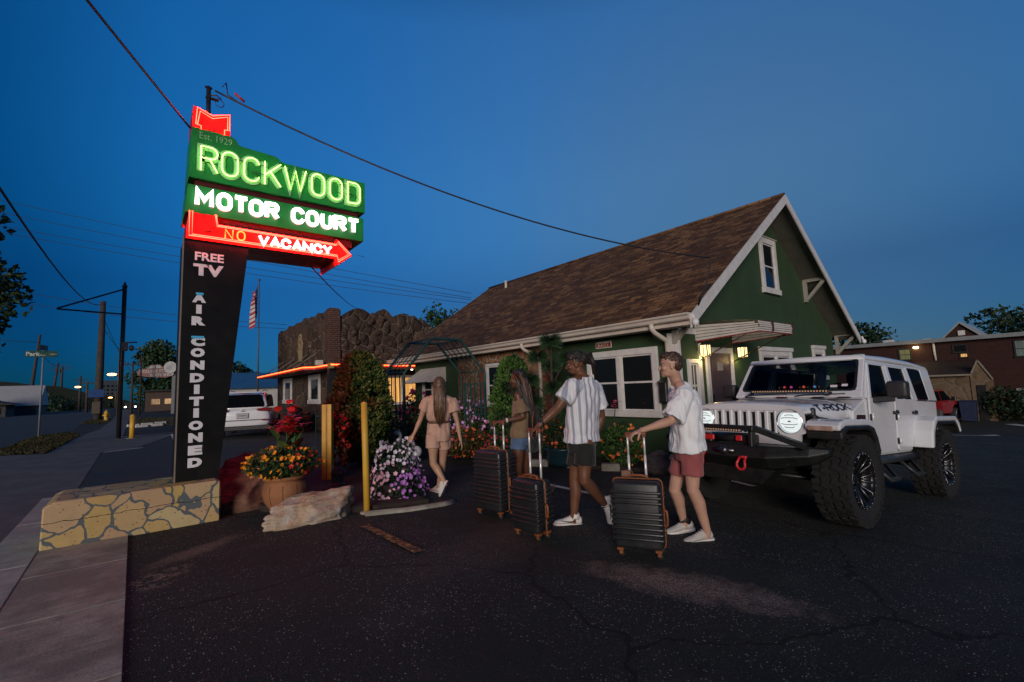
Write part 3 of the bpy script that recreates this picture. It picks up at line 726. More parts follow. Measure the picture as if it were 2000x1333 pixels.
nt = MB(); nt.bb((9.53, 4.862, 1.56), (9.76, 4.866, 1.74)); put(nt, 'paper_notice', mat('paper', (.30, .27, .25), (.22, .19, .18), .8, 22), HS, dor)
st = MB()
for i, z in enumerate((-.12, -.27)): st.bb((8.95, 4.0-.32*i, -1.0), (10.4, 4.87 if i == 0 else 4.0, z), bev=.01)
put(st, 'door_steps', CONC, HS)
# porch lanterns
LG = glow('lantern_glass', (1, .74, .32), 2.3)
def lantern(x, z):
    b = MB(); y = Wy-.17
    b.bb((x-.05, Wy-.025, z-.02), (x+.05, Wy, z+.20), bev=.006); b.tube([(x, Wy-.02, z+.14), (x, y+.06, z+.19), (x, y, z+.17), (x, y, z+.12)], .011, 6)
    b.lathe([(.0, .155), (.02, .145), (.115, .10), (.118, .088), (.0, .088)], (x, y, z), 4, M=None, smooth=False)
    s = .075
    for i in (-1, 1):
        for j in (-1, 1): b.bb((x+i*s-.008, y+j*s-.008, z-.12), (x+i*s+.008, y+j*s+.008, z+.09))
    for u in (-.07+.0, .0): pass
    for zz in (-.125, .045):
        for j in (-1, 1):
            b.bb((x-s, y+j*s-.006, zz), (x+s, y+j*s+.006, zz+.012)); b.bb((x+j*s-.006, y-s, zz+.001), (x+j*s+.006, y+s, zz+.011))
    for j in (-1, 1):
        b.bb((x-.006, y+j*s-.005, z-.12), (x+.006, y+j*s+.005, z+.088)); b.bb((x+j*s-.005, y-.006, z-.12), (x+j*s+.005, y+.006, z+.088))
    b.bb((x-s, y-s, z-.135), (x+s, y+s, z-.122))
    lo = put(b, 'porch_lantern', BLACKM, HS)
    q = MB()
    q.bb((x-s+.004, y-s+.004, z-.12), (x+s-.004, y+s-.004, z+.086)); put(q, 'lantern_glass', LG, HS, lo)
    ld = bpy.data.lights.new('lantern_bulb', 'POINT'); ld.energy = 5.0; ld.color = (1, .66, .24); ld.shadow_soft_size = .05
    lb = bpy.data.objects.new('lantern_bulb', ld); COL.objects.link(lb); lb.location = (x, y+.03, z-.17)
lantern(8.84, 1.98); lantern(10.44, 1.97)
# number tiles
pl = MB(); pl.bb((7.985, 6.39, 2.155), (8.0, 6.83, 2.30), bev=.002)
po = put(pl, 'number_plaque', mat('glazed_tile', (.55, .48, .40), (.45, .4, .34), .35, 20), HS)
tx = MB(); Mx = Matrix(((0, 0, -1, 7.984), (-1, 0, 0, 6.74), (0, 1, 0, 2.178), (0, 0, 0, 1)))
tx.text('2200', Mx, .125, .001, .004, sx=1.15); tx.bb((7.982, 6.765, 2.175), (7.986, 6.81, 2.28)); tx.bb((7.982, 6.41, 2.175), (7.986, 6.455, 2.28))
put(tx, 'house_number', mat('number_red', (.22, .03, .02), None, .5), HS, po)
TRIM_DIM = mat('bracket_paint', (.30, .29, .25), (.24, .23, .20), .6, 6)
# gable brackets, purlin ends, cameras, vent
def bracket(x, z):
    br = MB()
    br.bb((x-.045, YA-.0, z-.06), (x+.045, Wy, z+.03)); br.bb((x-.045, Wy-.09, z-.62), (x+.045, Wy, z-.06)); br.bar((x, Wy-.05, z-.58), (x, YA+.06, z-.05), .085, .08)
    put(br, 'gable_bracket', TRIM_DIM, HS)
for x in (15.0, 17.25): bracket(x, EZ+sl*(EX2-x)-.10+.0 if x < 17.2 else 2.62)
for x in (8.0, 10.0): bracket(x, EZ+sl*(x-EX)-.12)
for (cx, cy, cz) in ((7.62, 4.22, 2.40), (17.55, 4.22, 2.36)):
    c = MB(); c.ball((cx, cy, cz), (.065, .065, .075), 0, 10, 7); c.tube([(cx, cy+.02, cz+.05), (cx, cy+.05, cz+.16)], .035, 8); put(c, 'security_camera', mat('camera_white', (.7, .7, .7), None, .35), HS)
v = MB(); v.tube([(11.9, 14.83, 5.3), (11.9, 14.83, 5.80)], .055, 8); v.tube([(11.9, 14.83, 5.72), (11.9, 14.83, 5.76)], .075, 8); put(v, 'roof_vent', CREAM, HS)
mb_ = MB(); mb_.bb((7.84, 5.04, .98), (7.99, 5.2, 1.36), bev=.012); mb_.prism([(7.80, 1.36), (7.99, 1.36), (7.99, 1.44)], 'y', 5.02, 5.22); put(mb_, 'mailbox', BLACKM, HS)
# blue bench against the gable and petunias by the step
bn = thing('porch_bench', 'dark blue slatted bench against the green wall beside the porch door', 'bench', (11.0, 4.6, gz(11)))
zf = gz(11)
b = MB(); b.bb((10.45, 4.4, zf+1.02), (11.6, 4.75, zf+1.06), bev=.008); put(b, 'seat', mat('bench_blue', (.012, .035, .055), (.01, .028, .045), .5, 4), bn)
b = MB()
for i in range(9): b.bb((10.5+i*.13, 4.73, zf+1.06), (10.55+i*.13, 4.76, zf+1.66))
b.bb((10.42, 4.72, zf+1.66), (11.63, 4.77, zf+1.76), bev=.01); put(b, 'backrest', MC['bench_blue'], bn)
for x in (10.47, 11.57):
    for y in (4.43, 4.73): b = MB(); b.bb((x-.025, y-.025, zf), (x+.025, y+.025, zf+1.02)); put(b, 'leg', MC['bench_blue'], bn)
# ------------------------------------------------------------------ white lifted off-road car
CARW = mat('white_car_paint', (.66, .67, .70), (.64, .65, .68), .28, 1.5, 0, 1, 0, .5, .8)
TYRE = mat('tyre_rubber', (.0065, .0065, .007), (.010, .010, .010), .85, 12, .4, 70)
TINT = glass('tinted_glass', (.004, .005, .007), .05); TINT.node_tree.nodes['Principled BSDF'].inputs['Specular IOR Level'].default_value = .05; TINT.node_tree.nodes['Principled BSDF'].inputs['IOR'].default_value = 1.12
RIMB = mat('rim_black', (.010, .010, .012), None, .3, 5, 0, 1, .3)
MILL = mat('milled_edge', (.42, .42, .45), None, .38, 5, 0, 1, 1.0)
LED = glow('headlight_white', (.93, 1, 1), .85)
LENSDK = mat('lens_shade', (.10, .14, .14), None, .2)
REDP = mat('shackle_red', (.55, .02, .03), (.45, .015, .02), .4, 6)
CLEAR = clear_glass('windscreen_glass', (.55, .60, .62))
JP = thing('offroad_car', 'white lifted off road car with huge black tyres, winch bumper and glowing round headlights', 'car', (8.95, 2.26, -.467))
JP.rotation_euler = (0, -R(3.71), R(175.2))
JM = Matrix.Translation(JP.location) @ Matrix.Rotation(R(175.2), 4, 'Z') @ Matrix.Rotation(-R(3.71), 4, 'Y')
def bevel(o, w, seg=2):
    m = o.modifiers.new('b', 'BEVEL'); m.width = w; m.segments = seg; m.limit_method = 'ANGLE'; m.angle_limit = R(35); m.harden_normals = False; return o
def sy(z): return .785 - max(0, z-1.43)*.17
FX, RX_, WZ, WR = 3.08, .26, .565, .455
tb = MB()
arch = [(RX_+.60*math.cos(R(a)), WZ+.60*math.sin(R(a))) for a in range(20, 161, 14)]
tb.prism([(2.62, .74), (2.62, 1.27), (2.25, 1.42), (-.38, 1.42), (-.38, .80), (-.36, .78)]+arch[::-1]+[(RX_+.60, .74)], 'y', -.77, .77)
body = bevel(tb.build('body', CARW, JP), .02)
en = MB(); en.bb((2.45, -.57, .80), (3.45, .57, 1.24)); en.build('engine_bay', BLACKM, JP)
hd = MB(); rings = []
for x, hw, ze, zc, lo in ((2.27, .745, 1.295, 1.41, .10), (2.6, .735, 1.29, 1.405, .10), (3.0, .715, 1.275, 1.385, .10), (3.30, .69, 1.265, 1.368, .05), (3.44, .675, 1.262, 1.352, .02), (3.50, .665, 1.255, 1.338, .012), (3.53, .65, 1.25, 1.324, .008)):
    g_ = [(x, -hw, ze-lo), (x, -hw, ze), (x, -hw*.93, ze+(zc-ze)*.55), (x, -hw*.80, ze+(zc-ze)*.72), (x, -hw*.62, zc-.008), (x, -hw*.3, zc+.006), (x, 0, zc+.008)]
    g_ = [Vector(q) for q in g_]; rings.append(g_+[Vector((q.x, -q.y, q.z)) for q in g_[-2::-1]])
hd.loft(rings)
hood = hd.build('hood', CARW, JP)
fb = MB(); fb.prism([(2.62, .80), (2.62, 1.275), (2.27, 1.30), (2.27, .80)], 'y', -.755, .755); bevel(fb.build('cowl_panel', CARW, JP), .02)
# seven-slot grille with lamps
gr = MB(); xg, xf = 3.47, 3.545
step, sw_ = .104, .064
e0 = -3.5*step
for i in range(8):
    y0 = -.375 if i == 0 else (i-3.5)*step-step/2+sw_/2+step/2-step/2
ys = [(-3+i)*step for i in range(7)]
edges = [-.372]+[v for y in ys for v in (y-sw_/2, y+sw_/2)]+[.372]
for i in range(0, 16, 2): gr.bb((xg, edges[i], 1.01), (xf, edges[i+1], 1.262), bev=.008)
gr.prism([(-.665, 1.262), (.665, 1.262), (.64, 1.29), (.45, 1.318), (0, 1.328), (-.45, 1.318), (-.64, 1.29)], 'x', xg, xf-.004)
gr.prism([(-.58, .90), (.58, .90), (.60, 1.01), (-.60, 1.01)], 'x', xg, xf-.004)
for s in (-1, 1):
    n_ = 20; hole = [(s*.505+.128*math.cos(R(18*i)), 1.15+.128*math.sin(R(18*i))) for i in range(n_)]
    outl = []
    for i in range(n_):                                                # plate with a round hole: outer ring follows the plate edge
        a = R(18*i); dx, dz = math.cos(a), math.sin(a); t_ = 9
        for lim, comp in ((.372 if s > 0 else -.665, dx), (.665 if s > 0 else -.372, dx)):
            if abs(comp) > 1e-6:
                q = (lim-s*.505)/comp
                if q > 0: t_ = min(t_, q)
        for lim in (1.01, 1.262):
            if abs(dz) > 1e-6:
                q = (lim-1.15)/dz
                if q > 0: t_ = min(t_, q)
        t_ = max(t_, .131); outl.append((s*.505+dx*t_, 1.15+dz*t_))
    gr.loft([[Vector((xf-.004, *q)) for q in outl], [Vector((xf-.004, *q)) for q in hole], [Vector((xg, *q)) for q in hole]], cap=False, smooth=False)
grille = gr.build('grille', CARW, JP)
gm = MB(); gm.bb((3.455, -.60, 1.0), (3.465, .60, 1.27))
for i in range(22): gm.bb((3.465, -.37, 1.01+i*.0118), (3.469, .37, 1.016+i*.0118))
gm.build('grille_mesh', BLACKM, JP, fix=True)
for s in (-1, 1):
    q = MB(); q.lathe([(.0, 3.535), (.06, 3.533), (.105, 3.522), (.116, 3.50), (.116, 3.46), (0, 3.46)], (0, s*.505, 1.15), 24, axis='x'); ho = q.build('headlight', LED, JP)
    q = MB(); q.lathe([(.117, 3.50), (.127, 3.545), (.131, 3.547), (.131, 3.50)], (0, s*.505, 1.15), 24, axis='x', cap=False); q.build('bezel', CHROME, JP, fix=False).parent = ho
    q = MB()
    for z, w in ((.068, .045), (.038, .085), (-.034, .085), (-.066, .05)):
        sg = 1 if z > 0 else -1
        q.tube([(3.541, s*.505-w, 1.15+z-sg*.008), (3.543, s*.505-w*.55, 1.15+z), (3.543, s*.505+w*.55, 1.15+z), (3.541, s*.505+w, 1.15+z-sg*.010)], .0038, 5)
    q.tube([(3.54, s*.505-.012, 1.15), (3.546, s*.505+.012, 1.15)], .008, 6); q.build('reflector_bars', LENSDK, ho)
# windscreen frame
xb, zb, hb, xt, zt, ht = 2.33, 1.43, .775, 1.97, 1.95, .715
wf = MB()
def wl(a, b_, y0, y1, hw0, hw1): pass
def wp(t, y): return Vector((xb+(xt-xb)*t, y*(hb+(ht-hb)*t), zb+(zt-zb)*t))
def wquad(t0, t1, y0, y1, th=.05):
    n = Vector((zt-zb, 0, -(xt-xb))).normalized()*th*.5
    A = [wp(t0, y0), wp(t0, y1), wp(t1, y1), wp(t1, y0)]
    wf.add([p+n for p in A]+[p-n for p in A], [(0, 1, 2, 3), (7, 6, 5, 4), (0, 4, 5, 1), (1, 5, 6, 2), (2, 6, 7, 3), (3, 7, 4, 0)])
wquad(-.02, .15, -1, 1); wquad(.90, 1.02, -1, 1); wquad(.15, .90, -1, -.90); wquad(.15, .90, .90, 1)
frame_w = bevel(wf.build('windscreen_frame', CARW, JP), .012)
cb = MB()                                                              # black band round the glass, rounded corners
def rr(t0, t1, y0, y1, r_, n=5):
    P = []
    for cy, ct, a0 in ((y1-r_, t1-r_*1.4, 0), (y0+r_, t1-r_*1.4, 90), (y0+r_, t0+r_*1.4, 180), (y1-r_, t0+r_*1.4, 270)):
        for i in range(n+1): a = R(a0+90*i/n); P.append((cy+r_*math.cos(a), ct+r_*1.4*math.sin(a)))
    return P
nrm = Vector((zt-zb, 0, -(xt-xb))).normalized()
O_ = [wp(t, y)+nrm*.027 for y, t in rr(.12, .93, -.925, .925, .08)]; I_ = [wp(t, y)+nrm*.027 for y, t in rr(.165, .885, -.885, .885, .06)]
cb.loft([O_, I_], cap=False, smooth=False); cb.build('windscreen_seal', BLACKM, JP, fix=False)
gl = MB(); gl.add([wp(t, y)+nrm*.022 for y, t in rr(.15, .90, -.905, .905, .06)], [tuple(range(24))]); ws = gl.build('windscreen', CLEAR, JP, fix=False)
st_ = MB()
for y, w, t in ((.60, .10, .215), (.755, .085, .235)):
    A = [wp(t, y-w/2)+nrm*.026, wp(t, y+w/2)+nrm*.026, wp(t+.055, y+w/2)+nrm*.026, wp(t+.055, y-w/2)+nrm*.026]; st_.add(A, [(0, 1, 2, 3)])
st_.build('windscreen_sticker', PINKW, ws, fix=False)
# hard top, pillars, doors, windows
tp = MB(); rings = []
for x, dz in ((2.03, -.018), (1.95, 0), (1.2, .022), (.4, .018), (-.30, -.01), (-.40, -.045)):
    z = 1.945+dz; g_ = [(x, -.712, 1.90+dz*.6), (x, -.708, z-.01), (x, -.66, z+.022), (x, -.4, z+.036), (x, 0, z+.042)]
    g_ = [Vector(q) for q in g_]; rings.append(g_+[Vector((q.x, -q.y, q.z)) for q in g_[-2::-1]])
tp.loft(rings); roofj = tp.build('hard_top', CARW, JP)
DARKLINE = mat('panel_gap', (.02, .02, .024), None, .7)
def side(mb, poly, s, d0, d1):
    n = len(poly); vs = [(x, s*(sy(z)+d0), z) for x, z in poly]+[(x, s*(sy(z)+d1), z) for x, z in poly]
    mb.add(vs, [tuple(range(n)), tuple(range(2*n-1, n-1, -1))]+[(i, i+n, (i+1) % n+n, (i+1) % n) for i in range(n)])
for s in (1, -1):
    p = MB(); side(p, [(-.02, 1.42), (-.385, 1.42), (-.385, 1.90), (-.02, 1.90)], s, -.05, .0); side(p, [(.56, 1.42), (.47, 1.42), (.55, 1.9), (.62, 1.9)], s, -.05, .004); side(p, [(2.0, 1.865), (-.3, 1.875), (-.3, 1.905), (1.99, 1.905)], s, -.05, .005)
    side(p, [(2.26, 1.42), (2.20, 1.42), (1.955, 1.87), (2.0, 1.87)], s, -.05, .004)
    bevel(p.build('pillar', CARW, JP), .01)
    for nm, low, fr, win in (
        ('front_door', [(2.215, 1.43), (2.215, .81), (2.165, .765), (1.50, .765), (1.435, .82), (1.415, 1.43)],
            [[(2.19, 1.43), (2.13, 1.43), (1.93, 1.85), (1.975, 1.868)], [(1.50, 1.43), (1.415, 1.43), (1.415, 1.868), (1.47, 1.85)], [(1.975, 1.868), (1.93, 1.845), (1.46, 1.845), (1.415, 1.868)]],
            [(2.15, 1.435), (1.48, 1.435), (1.45, 1.855), (1.93, 1.855)]),
        ('rear_door', [(1.395, 1.43), (1.395, .80), (1.35, .765), (.92, .765), (.80, .98), (.70, 1.10), (.60, 1.2), (.585, 1.43)],
            [[(1.395, 1.43), (1.29, 1.43), (1.30, 1.85), (1.395, 1.868)], [(.70, 1.43), (.585, 1.43), (.66, 1.868), (.74, 1.85)], [(1.395, 1.868), (1.30, 1.845), (.73, 1.845), (.66, 1.868)]],
            [(1.31, 1.435), (.68, 1.435), (.73, 1.855), (1.32, 1.855)])):
        d = MB(); side(d, low, s, -.01, .016)
        do = bevel(d.build(nm, CARW, JP), .010)
        d = MB()
        for q in fr: side(d, q, s, -.03, .012)
        bevel(d.build('window_frame', CARW, do), .006)
        w_ = MB(); side(w_, win, s, -.012, -.006); w_.build('window', TINT, do)
        h = MB(); hx = 1.36 if nm == 'front_door' else .66
        h.bb((hx+.02, s*.80, 1.235), (hx+.16, s*.835, 1.272), bev=.008); h.bb((hx, s*.80, 1.225), (hx+.04, s*.825, 1.285), bev=.006); h.build('handle', BLACKM, do)
        for hz in (1.20, .90):
            xx = 2.195 if nm == 'front_door' else 1.375
            h = MB(); h.bb((xx-.055, s*.80, hz-.04), (xx+.0, s*.822, hz+.04), bev=.006); h.tube([(xx+.005, s*.815, hz-.045), (xx+.005, s*.815, hz+.045)], .014, 8)
            h.bb((xx-.10, s*.80, hz-.025), (xx-.055, s*.812, hz+.025), bev=.004); h.build('hinge', CARW, do)
            h = MB(); h.bb((xx+.018, s*.80, hz-.04), (xx+.032, s*.812, hz+.035)); h.build('hinge_bolt', BLACKM, do)
    w_ = MB(); side(w_, [(.46, 1.435), (.0, 1.435), (.02, 1.86), (.53, 1.86)], s, -.012, .001); w_.build('rear_window', TINT, JP)
    q = MB(); side(q, [(.47, 1.43), (.47, 1.418), (-.385, 1.418), (-.385, 1.43)], s, -.01, .002); q.build('seam', DARKLINE, JP)
    # mirror
    q = MB(); q.bb((1.97, s*.93, 1.43), (2.11, s*1.13, 1.625), bev=.035, seg=3); q.bar((2.10, s*.78, 1.40), (2.06, s*1.0, 1.42), .05, .07, bev=.012); mo = q.build('wing_mirror', DKGREY, JP)
    q = MB(); q.bb((1.955, s*.95, 1.45), (1.968, s*1.11, 1.60)); q.build('mirror_glass', TINT, mo)
    # flat fenders
    def flare(nm, poly, y0, y1, m):
        q = MB(); q.prism(poly, 'y', s*y0, s*y1); return bevel(q.build(nm, m, JP), .018)
    up1 = [(3.57, 1.07), (3.58, 1.125), (3.52, 1.165), (3.42, 1.185), (2.85, 1.185), (2.70, 1.15), (2.585, 1.02), (2.53, .84)]
    in1 = [(2.60, .84), (2.66, 1.0), (2.74, 1.095), (2.86, 1.12), (3.42, 1.12), (3.52, 1.09)]
    # plan taper towards the front: two lengths
    fl = flare('front_fender', up1+in1, .665, .99, CARW)
    li = flare('fender_liner', [(3.56, 1.06), (3.50, 1.10), (3.42, 1.128), (2.86, 1.128), (2.73, 1.10), (2.65, 1.0), (2.59, .84), (2.63, .78), (2.70, .95), (2.80, 1.05), (2.92, 1.075), (3.40, 1.075), (3.48, 1.03), (3.55, .98)], .67, 1.0, BLACKM); li.parent = fl
    q = MB(); q.bb((3.574, s*.70, 1.070), (3.594, s*.93, 1.118), bev=.006); q.build('marker_lamp', mat('amber_lens', (.45, .34, .30), (.3, .16, .1), .12, 14), fl)
    rfp = [(.86, .80), (.80, 1.02), (.70, 1.15), (.58, 1.21), (-.28, 1.21), (-.42, 1.13), (-.50, .98)]
    rfi = [(-.43, .98), (-.36, 1.08), (-.26, 1.145), (.56, 1.145), (.64, 1.09), (.73, .98), (.78, .80)]
    f2 = flare('rear_fender', rfp+rfi, .74, 1.0, CARW)
    l2 = flare('fender_liner', [(.785, .80), (.735, .98), (.65, 1.09), (.56, 1.15), (-.26, 1.15), (-.36, 1.085), (-.43, .98), (-.39, .96), (-.3, 1.06), (-.2, 1.10), (.52, 1.10), (.60, 1.04), (.69, .93), (.73, .80)], .60, .995, BLACKM); l2.parent = f2
    q = MB(); q.bb((-.44, s*.60, 1.06), (-.36, s*.83, 1.30), bev=.02); q.build('tail_lamp', DKGREY, JP)
    q = MB(); side(q, [(2.56, 1.165), (2.30, 1.155), (2.30, 1.225), (2.53, 1.225)], s, -.025, -.008); q.build('fender_vent', mat('vent_dark', (.03, .006, .008), None, .5), JP)
    q = MB(); q.bb((3.36, s*.665, 1.19), (3.43, s*.70, 1.30), bev=.015); q.bb((3.35, s*.68, 1.175), (3.44, s*.715, 1.22), bev=.01); q.build('hood_latch', BLACKM, JP)
    # rock rail and hoop steps
    q = MB(); q.tube([(2.58, s*.80, .69), (.80, s*.80, .69)], .05, 8); q.bb((.8, s*.60, .70), (2.58, s*.78, .745)); ro = q.build('rock_rail', mat('rail_black', (.02, .024, .027), (.03, .034, .036), .45, 6, .1, 60), JP)
    for x in (2.20, 1.34):
        q = MB(); q.tube([(x+.16, s*.82, .66), (x+.10, s*.97, .50), (x-.12, s*.97, .50), (x-.20, s*.82, .66)], .022, 8); q.bb((x-.12, s*.945, .515), (x+.10, s*1.0, .53)); q.build('step_hoop', MC['rail_black'], ro)
# hood lettering on both sides
for s in (1, -1):
    q = MB(); L = []
    def dec(x, z): return Vector((x, s*(.713 if x > 3.2 else .728), z))
    vs = []; fs = []; pen = 0.0; tot = 6.35
    for ch in 'T-ROCK':
        w_ = .45 if ch == '-' else .95
        for n_, pl in enumerate([[(0, .42), (.45, .42)], [(.1, .26), (.35, .58)]] if ch == '-' else letter(ch, w_)):
            A, B = offs(pl, .12), offs(pl, -.12)
            for i in range(len(pl)-1):
                o_ = len(vs); fs.append((o_, o_+1, o_+2, o_+3))
                for p_ in (A[i], A[i+1], B[i+1], B[i]):
                    u = (pen+p_[0])/tot; h_ = p_[1]; x = 3.30-.70*u if s > 0 else 2.60+.70*u
                    hw = .735-.02*(x-2.6)/.4 if x < 3 else .715-.025*(x-3)/.3; ze = 1.29-.0375*(x-2.6)
                    vs.append((x, s*(hw*(1-.075*h_)+.009+.0008*n_+.0004*(i % 2)), ze-.002+h_*.064))
        pen += w_+.24
    q.add(vs, fs); q.build('hood_lettering', mat('decal_dark_purple', (.015, .008, .02), None, .4), hood, fix=False)
# bumper, bull bar, winch
bp = MB()
def sec(x, y, z0, z1, d): return [Vector((x, y, z0)), Vector((x+d*.7, y, z0)), Vector((x+d, y, (z0+z1)/2)), Vector((x+d*.8, y, z1)), Vector((x, y, z1))]
bp.loft([sec(3.60, -.93, .83, .90, .10), sec(3.62, -.80, .74, .905, .22), sec(3.62, -.45, .66, .90, .36), sec(3.62, 0, .65, .90, .40), sec(3.62, .45, .66, .90, .36), sec(3.62, .80, .74, .905, .22), sec(3.60, .93, .83, .90, .10)], smooth=False)
bp.prism([(-.50, .66), (.50, .66), (.36, .50), (-.36, .50)], 'x', 3.66, 3.90)
bump = bevel(bp.build('bumper', mat('bumper_black', (.005, .006, .006), (.009, .010, .010), .48, 8, .25, 90), JP), .012)
q = MB()
for P_, Q_ in (((3.97, -.36, 1.075), (3.97, .36, 1.075)), ((3.97, .345, 1.08), (3.86, .80, .915)), ((3.97, -.345, 1.08), (3.86, -.80, .915))): q.bar(P_, Q_, .055, .10, up=(1, 0, 0), bev=.008)
for s in (-1, 1): q.bb((3.88, s*.30-.02, .88), (3.97, s*.30+.02, 1.06), bev=.006)
q.build('bull_bar', MC['bumper_black'], bump)
q = MB(); q.bb((4.0, -.30, 1.035), (4.03, .24, 1.065), bev=.004); lb = q.build('light_bar', BLACKM, bump)
q = MB()
for i in range(18): q.lathe([(.0, 4.034), (.009, 4.033), (.009, 4.03)], (0, -.28+i*.0296, 1.05), 6, axis='x')
q.build('diodes', glow('amber_diode_reflection', (1, .55, .30), .35), lb)  # faint emission paints an amber reflection on the diodes of both bars
q = MB(); q.tube([(3.80, -.22, .96), (3.80, .18, .96)], .055, 12); q.bb((3.72, -.30, .90), (3.88, -.20, 1.0), bev=.01); q.bb((3.72, .16, .90), (3.88, .27, 1.0), bev=.01); wi = q.build('winch', BLACKM, bump)
q = MB(); q.bb((3.87, -.30, .925), (3.90, -.16, .985), bev=.006); q.bb((3.88, .10, .93), (3.90, .17, .99), bev=.006); q.build('winch_label', REDP, wi)
q = MB(); q.lathe([(.0, 4.04), (.035, 4.035), (.05, 4.01), (.05, 3.98)], (0, .02, .83), 12, axis='x'); q.tube([(4.0, -.10, .83), (4.0, .14, .83)], .022, 8); q.build('fairlead', mat('worn_steel', (.18, .17, .17), (.08, .08, .08), .3, 9, 0, 1, .9), wi)
for s in (-1, 1):
    q = MB(); y = s*.24
    q.tube([(4.02, y-.030, .775), (4.05, y-.036, .735)]+[(4.06, y+.045*math.cos(R(a)), .70+.050*math.sin(R(a))) for a in range(160, 381, 20)]+[(4.05, y+.036, .735), (4.02, y+.030, .775)], .013, 8)
    q.tube([(4.02, y-.045, .775), (4.02, y+.045, .775)], .014, 8); q.build('shackle', REDP, bump)
    q = MB(); q.bb((3.845, s*.635-.06, .775), (3.86, s*.635+.05, .86), bev=.006); lo = q.build('pod_light', BLACKM, bump)
    q = MB()
    for a in (-.022, .022):
        for c_ in (-.018, .018): q.bb((3.858, s*.635+a-.016, .818+c_-.008), (3.864, s*.635+a+.012, .818+c_+.008))
    q.build('pod_lens', mat('pod_lens_grey', (.35, .35, .36), None, .2), lo)
q = MB(); q.bb((3.72, -.62, .72), (3.86, .62, .78)); q.bb((-.3, -.42, .62), (3.5, .42, .82)); q.tube([(FX, -.8, WZ), (FX, .8, WZ)], .06, 8); q.tube([(RX_, -.8, WZ), (RX_, .8, WZ)], .07, 8); q.ball((FX, -.2, WZ), .16); q.tube([(3.3, -.7, .55), (3.3, .7, .55)], .025, 6)
q.build('chassis', BLACKM, JP)
# light bar across the cowl, wipers, washer, cowl vents
q = MB(); q.bb((2.395, -.50, 1.485), (2.43, .46, 1.525), bev=.006); q.bb((2.38, -.52, 1.46), (2.42, -.49, 1.50)); q.bb((2.38, .45, 1.46), (2.42, .48, 1.50)); lb = q.build('light_bar', BLACKM, JP)
q = MB()
for i in range(28): q.lathe([(.0, 2.434), (.011, 2.433), (.011, 2.43)], (0, -.475+i*.0337, 1.505), 6, axis='x')
q.build('diodes', MC['amber_diode_reflection'], lb)
q = MB()
for y in (-.62, .05): q.tube([(2.37, y, 1.445), (2.36, y+.1, 1.46), (2.34, y+.55, 1.475)], .008, 5)
for y in (-.55, -.12, .32, .60): q.bb((2.33, y-.06, 1.42), (2.40, y+.06, 1.437), bev=.005)
q.build('wiper', BLACKM, JP)
# seats and dash seen through the glass
q = MB(); q.bb((2.02, -.66, 1.40), (2.26, .66, 1.505), bev=.03); q.tube([(1.86, .36+.17*math.cos(R(a)), 1.46+.16*math.sin(R(a))) for a in range(0, 361, 30)], .014, 6); q.build('dashboard', mat('dash_dark', (.02, .022, .024), None, .6), JP)
for y in (-.36, .36):
    q = MB(); q.bb((1.15, y-.25, 1.0), (1.32, y+.25, 1.62), bev=.06, seg=2); q.bb((1.17, y-.14, 1.62), (1.28, y+.14, 1.80), bev=.05, seg=2); q.bb((1.25, y-.25, .92), (1.75, y+.25, 1.08), bev=.05); q.build('seat', mat('seat_cover_red', (.20, .05, .055), (.10, .02, .025), .8, 6), JP)
